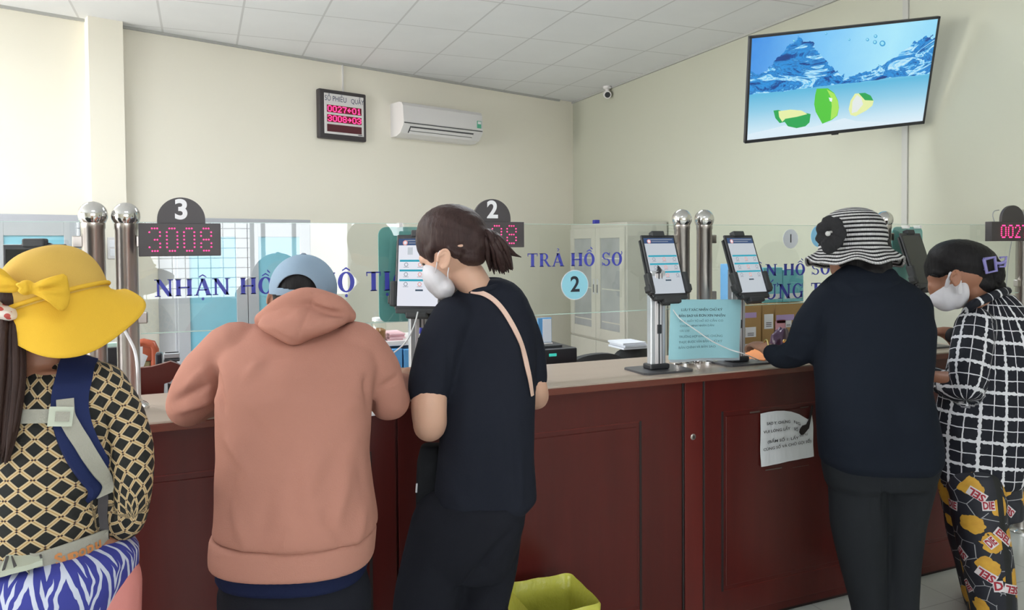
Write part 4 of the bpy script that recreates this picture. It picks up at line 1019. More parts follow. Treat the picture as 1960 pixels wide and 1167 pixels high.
mb.build('curled_torn_edge', M['groove'], wn)
mb = MB()
for q in ((210, 1030, 470, 1090), (640, 1000, 900, 1035), (-40, 130, 120, 175), (760, 60, 900, 90)):
    a_, b_ = hN(q[0], q[3]), hN(q[2], q[1]); mb.box(a_[0], b_[0], yF-.0008, yF, a_[2], b_[2])
mb.build('tape_residue', simple('old_tape', (.10, .07, .06), .35), wn)

# ---------------------------------------------------------------- things on the counter
def cloth_lump(name, px, py, z, sx, sy, sz, m, label, cat, seed=1, rz=0, rough=.35):
    """a crumpled piece of stuff resting at z"""
    p = hit(px, py, 2, z); bm = bmesh.new(); bmesh.ops.create_icosphere(bm, subdivisions=4, radius=1)
    for v in bm.verts:
        n_ = noise.noise(v.co*1.7+Vector((seed*7, 0, 0)))*rough+noise.noise(v.co*4+Vector((0, seed*3, 0)))*rough*.4
        v.co = Vector((v.co.x*sx*(1+n_), v.co.y*sy*(1+n_), max(v.co.z, -.25)*sz*(1+n_*1.3)+sz*.25))
    bmesh.ops.rotate(bm, verts=bm.verts, cent=(0, 0, 0), matrix=Matrix.Rotation(rz, 3, 'Z'))
    lo = min(v.co.z for v in bm.verts)
    for v in bm.verts: v.co.z -= lo
    me = bpy.data.meshes.new(name); bm.to_mesh(me); bm.free(); me.polygons.foreach_set('use_smooth', [True]*len(me.polygons))
    o = link(name, me, M[m]); o.location = (p[0], p[1], z); return tag(o, label, cat)
def thick_poly(name, pts, dz, m, label, cat, h=.012):
    """flat piece lying on the counter: px outline on the counter plane, slightly domed"""
    P = [hit(*q, 2, CT+.001) for q in pts]; n = len(P); c = np.mean(P, axis=0)+np.array([0, 0, h*1.3])
    mb = MB(); top = [tuple(p+np.array([0, 0, h*(.5+.5*((i*7) % 3)/2)])) for i, p in enumerate(P)]
    mb.add([tuple(p) for p in P]+top+[tuple(c)], [(i, (i+1) % n, n+(i+1) % n, n+i) for i in range(n)]+[(n+i, n+(i+1) % n, 2*n) for i in range(n)]+[tuple(range(n))[::-1]])
    return tag(mb.build(name, M[m], None, True, 60), label, cat)
thick_poly('document_bag', [(1424, 692), (1428, 672), (1444, 664), (1462, 672), (1475, 688), (1463, 694), (1440, 690)], 0, 'orange', 'orange plastic document bag on the counter under the hand of the hat woman', 'bag')
thick_poly('orange_envelope', [(1522, 694), (1545, 668), (1566, 668), (1568, 694)], 0, 'orange', 'orange envelope on the counter below the elbow of the hat woman', 'envelope')
x0, x1, z0, z1 = pxbox(1470, 625, 1512, 655, 2.78)
o = cloth_lump('purple_purse', 1494, 672, CT, .055, .04, (z1-CT)*.75, 'purple', 'dark purple satin purse on the counter beyond the sleeve of the hat woman', 'purse', 4, .2, .25)
MB().lathe([(.0, 0), (.010, .002), (.010, .006), (.0, .008)], 14, (-.03, -.055, .055), (0, -1, 0)).build('clasp', M['gold'], o, True)
a_ = hit(700, 800, 2, CT)
tag(MB().box(a_[0]-.10, a_[0]+.06, a_[1]+.02, a_[1]+.2, CT, CT+.003).build('document', M['white_p']), 'white sheet of paper on the counter under the right sleeve of the hoodie man', 'paper')
a_ = hit(410, 800, 2, CT)
tag(MB().box(a_[0]-.06, a_[0]+.16, CY0+.04, CY0+.24, CT, CT+.003).build('document', M['white_p']), 'white form on the counter in front of the hoodie man', 'paper')
# ballpoint pen held by the ponytail woman
pa, pb = W(803, 668, 2.36), W(806, 627, 2.36)
pen = bpy.data.objects.new('ballpoint_pen', None); COL.objects.link(pen); pen.location = Vector(pa); tag(pen, 'white ballpoint pen with blue cap held up in front of the ponytail woman', 'pen')
dvec = Vector(pb-pa); L_ = dvec.length
def penpart(n, t0, t1, r0, r1, m):
    o = MB().tube([dvec*t0, dvec*(t0+(t1-t0)*.1), dvec*(t0+(t1-t0)*.9), dvec*t1], [r0*.9, r0, r1, r1*.8], 10).build(n, m, pen, True)
penpart('barrel', -.9, .72, .0046, .0052, M['white']); penpart('cap', .72, 1.0, .0056, .0054, M['blue_v']); penpart('tip', -1.15, -.9, .0012, .0042, M['white'])
# ---------------------------------------------------------------- waste bin with a yellow bag
zr = .40
c = [hit(*q, 2, zr) for q in ((972, 1122), (1092, 1100), (1157, 1152), (1010, 1195))]
c = [np.array(p) for p in c]
u_ = (c[1]-c[0])*1.0; v_ = (c[3]-c[0]+c[2]-c[1])/2
cc_ = sum(c)/4
bin_ = empty('waste_bin', (cc_[0], min(cc_[1], CY0-.17), 0), 0, 'grey rectangular waste bin lined with a yellow bag in front of the counter', 'waste bin')
ang = math.atan2(u_[1], u_[0]); bw, bl = np.linalg.norm(u_), max(.2, np.linalg.norm(v_))
bin_.rotation_euler = (0, 0, ang)
def rrect(hx, hy, r, z, n=6, wob=0, seed=0):
    pts = []
    for k, (sx, sy, a0) in enumerate(((1, -1, -90), (1, 1, 0), (-1, 1, 90), (-1, -1, 180))):
        for i in range(n+1):
            a = math.radians(a0+90*i/n); pts.append(Vector((sx*(hx-r)+r*math.cos(a), sy*(hy-r)+r*math.sin(a), z)))
    out = []
    m_ = len(pts)
    for i in range(m_):   # subdivide long sides
        p, q = pts[i], pts[(i+1) % m_]; k = max(1, int((q-p).length/.02))
        for j in range(k): out.append(p.lerp(q, j/k))
    if wob:
        for i, p in enumerate(out):
            nn = noise.noise(Vector((p.x*18, p.y*18, seed))); d_ = Vector((p.x, p.y, 0)).normalized(); p += d_*nn*wob; p.z += noise.noise(Vector((p.x*12+5, p.y*12, seed+3)))*wob*1.2
    return out
def loops(L):
    n = len(L[0]); vs = [p for l in L for p in l]; fs = []
    for i in range(len(L)-1):
        for k in range(n): fs.append((i*n+k, i*n+(k+1) % n, (i+1)*n+(k+1) % n, (i+1)*n+k))
    return vs, fs
def taper(t): return (bw/2*(.80+.20*t), bl/2*(.80+.20*t))
mb = MB(); L = []
for t_ in (0, .5, 1): hx, hy = taper(t_); L.append(rrect(bw/2, bl/2, .03, zr*t_))
for l, t_ in zip(L, (0, .5, 1)):
    k = .80+.20*t_
    for p in l: p.x *= k; p.y *= k
Li = [[Vector((p.x*.97, p.y*.97, max(p.z, .01))) for p in l] for l in L[::-1]]
vs, fs = loops(L+Li); n_ = len(L[0]); mb.add(vs, fs+[tuple(range(n_))[::-1], tuple(range(5*n_, 6*n_))]); mb.build('bin_body', M['bin'], bin_, True)
mb = MB(); L = []
for (k, z, wb) in ((1.00, zr-.10, .0), (1.03, zr-.05, .004), (1.05, zr+.002, .003), (1.01, zr+.010, .003), (.955, zr+.0, .004), (.92, zr-.06, .003), (.86, zr-.14, .006), (.76, zr-.24, .010), (.6, zr-.33, .03), (.2, zr-.345, .01)):
    l = rrect(bw/2, bl/2, .03, z, wob=0)
    for p in l:
        nn = noise.noise(Vector((p.x*16, p.y*16, z*9))); p.x *= k*(1+nn*wb*7); p.y *= k*(1+nn*wb*7); p.z += nn*wb*2
    L.append(l)
vs, fs = loops(L); mb.add(vs, fs); mb.build('yellow_liner_bag', M['bag'], bin_, True, 80)

# ================================================================ people
def ell(x, y, d, a, b, c, ang=0.0, n=20, yaw=0.0):
    """ellipsoid centred at photo point (x, y), depth d; a, b in pixels across/down (turned by ang), c in metres along the view"""
    P = W(x, y, d); k = d/FPX; t = math.radians(ang)
    ax = RT*math.cos(t)+DN*math.sin(t); ay = -RT*math.sin(t)+DN*math.cos(t); az = FW
    if yaw:
        q = math.radians(yaw); ax, az = ax*math.cos(q)+az*math.sin(q), -ax*math.sin(q)+az*math.cos(q)
    vs = []; fs = []
    for i in range(n+1):
        th = math.pi*i/n
        for j in range(2*n):
            ph = math.pi*j/n
            vs.append(P + ax*(a*k*math.sin(th)*math.cos(ph)) + ay*(b*k*math.cos(th)) + az*(c*math.sin(th)*math.sin(ph)))
    for i in range(n):
        for j in range(2*n): fs.append((i*2*n+j, i*2*n+(j+1) % (2*n), (i+1)*2*n+(j+1) % (2*n), (i+1)*2*n+j))
    return vs, fs
def loft(rings, n=40, ex=2.4):
    """rings: (y, xl, xr, depth, half thickness); closed volume"""
    R_ = [rings[0][:1]+((rings[0][1]*.7+rings[0][2]*.3), (rings[0][1]*.3+rings[0][2]*.7), rings[0][3], rings[0][4]*.5)] + list(rings) + \
         [rings[-1][:1]+((rings[-1][1]*.7+rings[-1][2]*.3), (rings[-1][1]*.3+rings[-1][2]*.7), rings[-1][3], rings[-1][4]*.5)]
    vs = []; fs = []
    for (y, xl, xr, d, t) in R_:
        c = W((xl+xr)/2, y, d); hw = (xr-xl)/2*d/FPX
        for k in range(n):
            a = 2*math.pi*k/n; ca, sa = math.cos(a), math.sin(a)
            r = (abs(ca)**ex+abs(sa)**ex)**(-1/ex)
            vs.append(c + RC*(hw*r*ca) + FC*(t*r*sa))
    m = len(R_)
    for i in range(m-1):
        for k in range(n): fs.append((i*n+k, i*n+(k+1) % n, (i+1)*n+(k+1) % n, (i+1)*n+k))
    fs.append(tuple(range(n))[::-1]); fs.append(tuple(range((m-1)*n, m*n)))
    return vs, fs
def limb(pts, n=16, sub=5, cap=True):
    """pts: (x, y, depth, radius m) photo-space chain, or (Vector, radius)"""
    P = []; R_ = []
    for p in pts:
        if len(p) == 4: P.append(Vector(W(p[0], p[1], p[2]))); R_.append(p[3])
        else: P.append(Vector(p[0])); R_.append(p[1])
    return limbw(P, R_, n, sub)
def limbw(P, R_, n=16, sub=5):
    Q = catmull(P, sub) if len(P) > 2 else P
    m = len(Q); rr = [float(np.interp(i/(m-1)*(len(P)-1), range(len(P)), R_)) for i in range(m)]
    t0 = (Q[0]-Q[1]).normalized(); t1 = (Q[-1]-Q[-2]).normalized()
    pre = [(Q[0]+t0*rr[0]*s_, rr[0]*c_) for s_, c_ in ((.95, .3), (.8, .6), (.45, .89))]
    post_ = [(Q[-1]+t1*rr[-1]*s_, rr[-1]*c_) for s_, c_ in ((.45, .89), (.8, .6), (.95, .3))]
    mb = MB(); al = pre+list(zip(Q, rr))+post_
    mb.tube([a[0] for a in al], [a[1] for a in al], n); return mb.v, mb.f
def hand(wr, fwd, nrm, side, curl=.5, size=1.0, spread=.06, thumb=True):
    """wrist position, finger direction, back-of-hand normal, side = +1/-1 where the thumb is; returns list of parts"""
    f = Vector(fwd).normalized(); nn = Vector(nrm); nn = (nn-f*nn.dot(f)).normalized(); s = f.cross(nn)*side
    wr = Vector(wr); out = []
    def EL(c, rx, ry, rz_):
        vs = []; fs = []; n = 10
        for i in range(n+1):
            th = math.pi*i/n
            for j in range(2*n):
                ph = math.pi*j/n; vs.append(c + s*(rx*math.sin(th)*math.cos(ph)) + f*(ry*math.cos(th)) + nn*(rz_*math.sin(th)*math.sin(ph)))
        for i in range(n):
            for j in range(2*n): fs.append((i*2*n+j, i*2*n+(j+1) % (2*n), (i+1)*2*n+(j+1) % (2*n), (i+1)*2*n+j))
        return vs, fs
    k = size
    out.append(EL(wr+f*.045*k, .040*k, .055*k, .015*k)); out.append(limbw([wr-f*.03*k, wr+f*.02*k], [.024*k, .026*k]))
    for i, (off, ln, r) in enumerate(((.028, .072, .0088), (.010, .080, .009), (-.009, .075, .0086), (-.027, .060, .0076))):
        b0 = wr+f*(.085-.004*abs(i-1))*k+s*off*k; d = f+s*off*spread*20; d.normalize(); ang = 0; P = [b0-f*.02*k, b0]
        for q, frac in enumerate((.45, .30, .25)):
            ang += curl*(.75 if q == 0 else 1.0)*(1+.1*i); dd = d*math.cos(ang)-nn*math.sin(ang); b0 = b0+dd*ln*frac*k; P.append(b0)
        out.append(limbw(P, [r*k*1.05, r*k*1.05, r*k, r*k*.92, r*k*.8], 10, 3))
    if thumb:
        b0 = wr+f*.02*k+s*.028*k; d1 = (f*.75+s*.65-nn*.25).normalized(); d2 = (f*.95+s*.2-nn*.45*curl*2).normalized()
        out.append(limbw([b0, b0+d1*.035*k, b0+d1*.035*k+(d1+d2).normalized()*.03*k, b0+d1*.035*k+(d1+d2).normalized()*.03*k+d2*.026*k], [.015*k, .0125*k, .0105*k, .009*k], 10, 3))
    return out
def fuse(name, comps, m, parent=None, voxel=.008, smooth=4, creases=(), wrinkle=None, segs=None, cut=None):
    """one continuous surface from several volumes"""
    mb = MB()
    for v, f in comps: mb.add(v, f)
    me = bpy.data.meshes.new('tmp'); me.from_pydata(mb.v, [], mb.f); me.update()
    bm = bmesh.new(); bm.from_mesh(me); bmesh.ops.recalc_face_normals(bm, faces=bm.faces); bm.to_mesh(me); bm.free()
    o = bpy.data.objects.new('tmp', me); COL.objects.link(o)
    r = o.modifiers.new('r', 'REMESH'); r.mode = 'VOXEL'; r.voxel_size = voxel; r.adaptivity = 0
    if smooth: s = o.modifiers.new('s', 'SMOOTH'); s.factor = .5; s.iterations = smooth
    me2 = bpy.data.meshes.new_from_object(o.evaluated_get(bpy.context.evaluated_depsgraph_get()))
    bpy.data.objects.remove(o); bpy.data.meshes.remove(me)
    me2.name = name; n = len(me2.vertices)
    co = np.empty(n*3, np.float32); me2.vertices.foreach_get('co', co); co = co.reshape(-1, 3).astype(float)
    no = np.empty(n*3, np.float32); me2.vertices.foreach_get('normal', no); no = no.reshape(-1, 3).astype(float)
    disp = np.zeros(n)
    if wrinkle:
        amp, sc, st = wrinkle     # stretch vector
        A3 = np.array(st)*sc
        for i in range(n):
            p = Vector(co[i]*A3); q = noise.noise(p)+.5*noise.noise(p*2.1); disp[i] += amp*(q if q > 0 else q*.6)
    if len(creases):
        C_ = (co-CAM) @ MC.T; px = CX+FPX*C_[:, 0]/C_[:, 2]; py = CY+FPX*C_[:, 1]/C_[:, 2]
        face = np.clip(-(no @ FW)*2.2, 0, 1)
        for (x0, y0, x1, y1, w_, h_) in creases:
            dx, dy = x1-x0, y1-y0; L2 = dx*dx+dy*dy+1e-6; t = np.clip(((px-x0)*dx+(py-y0)*dy)/L2, 0, 1)
            dist = np.hypot(px-x0-t*dx, py-y0-t*dy); fade = np.sin(np.clip(t, .03, .97)*math.pi)**.5
            disp += face*h_*np.exp(-(dist/w_)**2)*fade
    if wrinkle or len(creases):
        co = co + no*disp[:, None]; me2.vertices.foreach_set('co', co.astype(np.float32).ravel())
    if segs:
        pat = np.zeros((n, 3)); best = np.full(n, 1e9)
        for si, (a, b, r_) in enumerate(segs):
            a = np.array(a, float); b = np.array(b, float); L = np.linalg.norm(b-a); t = (b-a)/L
            rel = co-a; al = rel @ t; rad = rel-al[:, None]*t; dd = np.linalg.norm(rad, axis=1)
            over = np.maximum(0, -al)+np.maximum(0, al-L)
            sc_ = np.hypot(dd, over)/r_
            back = FC-t*(FC @ t); back /= np.linalg.norm(back); sd = np.cross(t, back)
            an = np.arctan2(rad @ sd, -(rad @ back))
            k = sc_ < best; best[k] = sc_[k]; pat[k, 0] = (an*r_)[k]; pat[k, 1] = al[k]; pat[k, 2] = si
        at = me2.attributes.new('pat', 'FLOAT_VECTOR', 'POINT'); at.data.foreach_set('vector', pat.astype(np.float32).ravel())
    me2.polygons.foreach_set('use_smooth', [True]*len(me2.polygons)); me2.materials.clear(); me2.update()
    return link(name, me2, m, parent)
def skin(name, c):
    t = MT(name, c, .5, 0, .4); n = t.noise(9, 4); t.color(t.mix(n, tuple(x*.86 for x in c), c)); t.bump(t.noise(220, 2), .12, .002)
    t.b.inputs['Subsurface Weight'].default_value = .08; t.b.inputs['Subsurface Radius'].default_value = (.012, .005, .003); return t.m
def hairmat(name, c1, c2, st=(60, 60, 4)):
    t = MT(name, c1, .5, 0, .22); n = t.noise(1.6, 4, stretch=st, rough=.7); t.color(t.mix(n, c1, c2)); t.bump(n, .5, .006); return t.m
def cloth(name, c, rough=.85, scale=260, strength=.25, var=.08):
    t = MT(name, c, rough, 0, .08); n = t.noise(3, 5); t.color(t.mix(n, tuple(x*(1-var) for x in c), tuple(min(1, x*(1+var)) for x in c)))
    t.bump(t.noise(scale, 2), strength, .002); return t.m
def person(px, d, label):
    P = W(px, 700, d); return empty('person', (P[0], P[1], 0), 0, label, 'person')
def kp(o, r): return keepw(o, r)
def feet(px_l, px_r, d, toe=.17):
    """shoe-less simple feet volumes below the legs, toes pointing to the counter"""
    out = []
    return out
def legs(xl, xr, d, y0, rt, rc_, ra, dx=0.0, knee=0.0):
    """two leg limbs from the hip at photo row y0 to the floor; returns (components, ankle points)"""
    out = []; an = []
    for x in (xl, xr):
        hip = Vector(W(x, y0, d)); H_ = hip.z; P = [hip, Vector((hip.x+dx*.3, hip.y+knee*.4, H_*.75)), Vector((hip.x+dx*.6, hip.y+knee, H_*.52)), Vector((hip.x+dx*.8, hip.y+knee*.6, H_*.30)), Vector((hip.x+dx, hip.y, .09))]
        out.append(limbw(P, [rt, rt*.93, rc_*1.05, rc_, ra], 18, 5)); an.append(P[-1])
    return out, an
def footvol(an, toe=(0, 1, 0), L=.17):
    t = Vector(toe).normalized(); a = Vector((an.x, an.y, .045))
    return limbw([a-t*.05, a+t*.04, a+t*L], [.040, .040, .028], 12, 4)
def shoe(an, toe, m, par, L=.19):
    t = Vector(toe).normalized(); a = Vector((an.x, an.y, .05))
    v1 = limbw([a-t*.055, a+t*.05+Vector((0, 0, .008)), a+t*L-Vector((0, 0, .008))], [.050, .050, .038], 14, 4)
    o = fuse('shoe', [v1], m, None, .008, 2)
    n = len(o.data.vertices); co = np.empty(n*3, np.float32); o.data.vertices.foreach_get('co', co); co = co.reshape(-1, 3); co[:, 2] = np.maximum(co[:, 2], .004); o.data.vertices.foreach_set('co', co.ravel())
    return kp(o, par)
def earpart(x, y, d, a, b, ang):
    """ear: rim tube, lobe and bowl"""
    k = d/FPX; t = math.radians(ang); ax = RT*math.cos(t)+DN*math.sin(t); ay = -RT*math.sin(t)+DN*math.cos(t); P = W(x, y, d)
    pts = []
    for q in np.linspace(-200, 70, 12):
        r = math.radians(q); pts.append(Vector(P+ax*a*k*math.cos(r)*(1.0)+ay*b*k*math.sin(r)*(1.0 if math.sin(r) < 0 else .95)))
    c = [limbw(pts, [.0042]*12, 8, 2)]
    c.append(ell(x, y, d+.006, a*.92, b*.92, .006, ang, 10)); c.append(ell(x, y+b*.8, d+.002, a*.5, b*.28, .006, ang, 10))
    pts = []
    for q in np.linspace(-150, 60, 8):
        r = math.radians(q); pts.append(Vector(P+ax*a*k*math.cos(r)*.55+ay*b*k*math.sin(r)*.6-FW*.001))
    c.append(limbw(pts, [.0025]*8, 8, 2))
    return c

SK_L = skin('skin_fair', (.60, .36, .26)); SK_M = skin('skin_medium', (.40, .20, .13)); SK_D = skin('skin_tan', (.34, .155, .095))
HB = hairmat('black_hair', (.006, .006, .007), (.018, .016, .017)); HB.node_tree.nodes['Principled BSDF'].inputs['Specular IOR Level'].default_value = .14; HBR = hairmat('dark_brown_hair', (.014, .008, .008), (.052, .026, .023)); 
HDB = hairmat('brown_ponytail_hair', (.014, .007, .006), (.050, .025, .020), (30, 30, 5))

# ---------------------------------------------------------------- man in the peach hoodie
pm_ = person(565, 1.85, 'person in a peach hoodie and light blue backwards cap leaning on the counter')
PEACH = cloth('peach_sweatshirt', (.39, .186, .142), .9, 300, .3, .06)
body = [limb([(600, 602, 2.07, .048), (590, 580, 2.15, .050), (584, 558, 2.18, .055)]), ell(580, 550, 2.19, 51, 54, .085), ell(578, 590, 2.27, 36, 40, .05),
        loft([(640, 480, 670, 2.0, .07), (760, 450, 690, 1.86, .09), (900, 455, 680, 1.80, .09), (1060, 450, 690, 1.80, .10), (1160, 450, 690, 1.80, .10)]),
        limb([(450, 690, 1.96, .04), (372, 768, 2.02, .035), (430, 760, 2.32, .028)]), limb([(690, 700, 1.96, .04), (738, 762, 2.06, .035), (776, 722, 2.38, .025)])]
EAR1 = earpart(519, 575, 2.16, 7, 17, 6)
body += hand(W(778, 722, 2.38), FC*1.0+np.array([0, 0, .12]), (0, 0, 1), -1, .35)
lg, an = legs(503, 632, 1.785, 1130, .075, .052, .035)
body += lg + [footvol(a) for a in an]
b_ = kp(fuse('body', body, SK_M, None, .0065, 4), pm_); kp(fuse('ear', EAR1, SK_M, None, .0026, 2), pm_)
tor = [loft([(598, 548, 640, 1.99, .04), (612, 500, 672, 1.985, .062), (632, 462, 702, 1.965, .085), (660, 428, 722, 1.94, .105), (700, 416, 722, 1.90, .12), (750, 418, 712, 1.86, .135), (800, 423, 708, 1.83, .14), (870, 424, 705, 1.80, .145), (940, 421, 711, 1.79, .15), (990, 417, 717, 1.785, .15), (1012, 413, 719, 1.785, .148)], 48),
       limb([(452, 672, 1.95, .080), (402, 722, 1.96, .078), (360, 772, 1.99, .056), (372, 778, 2.10, .050), (420, 764, 2.30, .040)], 20),
       limb([(680, 672, 1.95, .080), (716, 716, 1.96, .072), (742, 765, 2.0, .052), (756, 752, 2.14, .045), (772, 735, 2.32, .036)], 20)]
cr = [(405, 690, 425, 790, 9, -0.0170), (702, 720, 712, 800, 8, -0.0170), (330, 770, 405, 735, 8, -0.0119), (335, 790, 410, 765, 7, 0.0102), (350, 745, 400, 700, 8, 0.0085),
      (480, 690, 560, 682, 9, -0.0059), (470, 720, 500, 690, 10, 0.0068), (640, 800, 690, 760, 14, 0.0102), (655, 860, 600, 960, 16, -0.0068), (668, 900, 640, 1020, 12, 0.0102), (620, 980, 655, 1045, 8, -0.0068),
      (450, 880, 430, 1010, 14, -0.0085), (520, 930, 500, 1040, 18, -0.0068), (690, 880, 700, 960, 10, -0.0068), (585, 760, 600, 1000, 30, 0.0051), (560, 1000, 540, 1050, 9, 0.0068), (730, 740, 765, 720, 6, -0.0085), (560, 745, 680, 700, 16, -0.0051), (430, 830, 470, 900, 10, .008), (690, 840, 650, 880, 12, .006), (560, 880, 575, 1040, 16, -.005), (440, 960, 470, 1050, 12, .007), (700, 960, 680, 1045, 9, .008), (500, 720, 640, 730, 14, .004), (470, 790, 520, 850, 14, -.005)]
hd = kp(fuse('hoodie', tor, PEACH, None, .0075, 5, cr, (.008, 6.5, (1, 1, .6))), pm_)
rib = [loft([(1010, 414, 717, 1.785, .140), (1018, 411, 718, 1.785, .148), (1042, 409, 716, 1.785, .150), (1062, 409, 714, 1.785, .148), (1068, 412, 711, 1.785, .141)], 60)]
RIB = MT('peach_ribbing', (.385, .184, .140), .9, 0, .2); X_, Y_, Z_ = RIB.xyz(RIB.coord()); RIB.bump(RIB.noise(300, 2), .3, .002)
o = fuse('rib_hem', rib, RIB.m, None, .006, 2, [(412, 1072, 718, 1056, 3, -.002)]); kp(o, pm_)
hood = [loft([(563, 570, 616, 1.955, .03), (574, 545, 645, 1.95, .055), (590, 522, 662, 1.935, .072), (606, 503, 672, 1.915, .080), (620, 494, 664, 1.90, .078), (634, 512, 636, 1.885, .066), (648, 538, 600, 1.875, .05), (658, 556, 582, 1.87, .036)], 40, 2.1),
        limb([(502, 612, 1.93, .022), (540, 586, 1.90, .026), (590, 568, 1.895, .024), (640, 582, 1.90, .026), (668, 604, 1.93, .020)], 12)]
crh = [(600, 568, 588, 600, 3, -.004), (588, 600, 566, 655, 3, -.004), (505, 612, 560, 600, 6, -.006), (560, 600, 590, 590, 6, .005), (600, 590, 665, 606, 7, -.006), (520, 632, 566, 657, 3.5, -.004), (530, 600, 575, 585, 8, .006), (610, 580, 650, 592, 8, .006), (575, 630, 630, 622, 9, .004), (610, 612, 660, 612, 5, .004)]
kp(fuse('hood', hood, PEACH, None, .0055, 3, crh, (.003, 9, (1, 1, 1))), pm_)
nav = cloth('navy_cotton', (.010, .014, .042)); 
kp(fuse('undershirt', [loft([(1040, 422, 704, 1.785, .125), (1088, 420, 702, 1.785, .134), (1100, 424, 696, 1.785, .130)])], nav, None, .009, 3), pm_)
trs, _ = legs(497, 632, 1.785, 1130, .098, .075, .062); trs.append(loft([(1070, 428, 696, 1.785, .12), (1180, 430, 690, 1.785, .125), (1240, 440, 680, 1.785, .12)]))
BLK = cloth('black_trousers', (.012, .013, .018)); kp(fuse('trousers', trs, BLK, None, .011, 3), pm_)
SHO = simple('black_shoe', (.02, .02, .022), .5)
for a in an: shoe(a, (0, 1, 0), SHO, pm_)
kp(fuse('hair', [ell(580, 549, 2.165, 57.5, 59, .096), ell(560, 575, 2.14, 36, 26, .055)], HB, None, .006, 3, (), (.003, 60, (1, 1, .3))), pm_)
# cap: shell with arched opening, worn backwards, brim on the far side
CAPB = cloth('light_blue_cap_cotton', (.235, .315, .405), .8, 350, .3, .05)
def capshell():
    P = Vector(W(581, 552, 2.165)); k = 2.165/FPX; nx_, ny_ = 180, 84; vs = []; fs = []
    a_, b_, c_ = 61*k, 64*k, .102
    def pt(th, ph, s_):  # th 0 top .. pi/2+ ; ph 0 = towards viewer
        return P + Vector(RT)*(a_*s_*math.sin(th)*math.sin(ph)) - Vector(DN)*(b_*s_*math.cos(th)) - Vector(FW)*(c_*s_*math.sin(th)*math.cos(ph))
    idx = {}
    mb = MB()
    for j in range(ny_+1):
        for i in range(nx_):
            idx[(i, j)] = len(vs); vs.append(pt(j/ny_*1.78, -math.pi+2*math.pi*i/nx_, 1.0))
    for j in range(ny_):
        for i in range(nx_):
            q = [vs[idx[(i, j)]], vs[idx[((i+1) % nx_, j)]], vs[idx[((i+1) % nx_, j+1)]], vs[idx[(i, j+1)]]]
            c = (q[0]+q[1]+q[2]+q[3])/4; C_ = MC @ (np.array(c)-CAM); px = CX+FPX*C_[0]/C_[2]; py = CY+FPX*C_[1]/C_[2]; near_ = (c-P).dot(Vector(FW)) < 0
            rx, ry = (px-569)/39, (py-560)/36
            if near_ and rx*rx+ry*ry < 1 and py < 550+(px-530)*.14: continue
            if near_ and py > 564+(px-530)*.16 and px < 610: continue
            fs.append((idx[(i, j)], idx[((i+1) % nx_, j)], idx[((i+1) % nx_, j+1)], idx[(i, j+1)]))
    me = bpy.data.meshes.new('cap'); me.from_pydata(vs, [], fs); me.update(); bm = bmesh.new(); bm.from_mesh(me)
    bmesh.ops.remove_doubles(bm, verts=bm.verts, dist=.0005); bmesh.ops.delete(bm, geom=[v for v in bm.verts if not v.link_faces], context='VERTS'); bmesh.ops.recalc_face_normals(bm, faces=bm.faces)
    bmesh.ops.solidify(bm, geom=bm.faces[:], thickness=-.0022)
    bmesh.ops.recalc_face_normals(bm, faces=bm.faces); bm.to_mesh(me); bm.free(); me.polygons.foreach_set('use_smooth', [True]*len(me.polygons))
    return link('cap', me, CAPB), P
cap, CP = capshell()
o = kp(cap, pm_)
# brim, seams and button as pieces of the cap
fw_ = Vector(FW); dn_ = Vector(DN); rt_ = Vector(RT)
mb = MB(); vs = []; n_ = 24
for lay in (0, .003):
    for i in range(n_+1):
        a = math.pi*i/n_; base = CP+rt_*(.082*math.cos(a))+fw_*(.095*math.sin(a))+dn_*(.022)
        tip = CP+rt_*(.080*math.cos(a))+fw_*(.095*math.sin(a)+.065*math.sin(a)**.6)+dn_*(.045+.012*math.cos(a)**2)
        vs += [base+dn_*lay, tip+dn_*lay]
fs = []
for i in range(n_): fs += [(2*i, 2*i+1, 2*i+3, 2*i+2), (2*(n_+1)+2*i, 2*(n_+1)+2*i+2, 2*(n_+1)+2*i+3, 2*(n_+1)+2*i+1), (2*i+1, 2*(n_+1)+2*i+1, 2*(n_+1)+2*i+3, 2*i+3)]
mb.add(vs, fs); br = mb.build('brim', CAPB, None, True)
tp = CP-dn_*(64*2.165/FPX)
bt = MB().lathe([(.0, -.002), (.008, -.001), (.0085, .003), (.004, .0055), (.001, .006)], 14, tp, -dn_).build('button', simple('cap_button', (.12, .16, .22), .7), None, True)
edge = []
full = MB()
fv, ff = ell(581, 552, 2.165, 61, 64, .102, 0, 40); bvc = BVHTree.FromPolygons([Vector(p) for p in fv], ff)
for t_ in np.linspace(196, 364, 30):
    x_ = 569+39.5*math.cos(math.radians(t_)); y_ = 560+36.5*math.sin(math.radians(t_))
    hh = bvc.ray_cast(Vector(CAM), Vector(ray(x_, y_)).normalized(), 5)
    if hh[0] is not None: edge.append(hh[0]-fw_*.001)
sm_ = MB().tube(edge, .0018, 8).build('opening_binding', CAPB, None, True)
for q in (br, bt, sm_): kp(q, pm_)

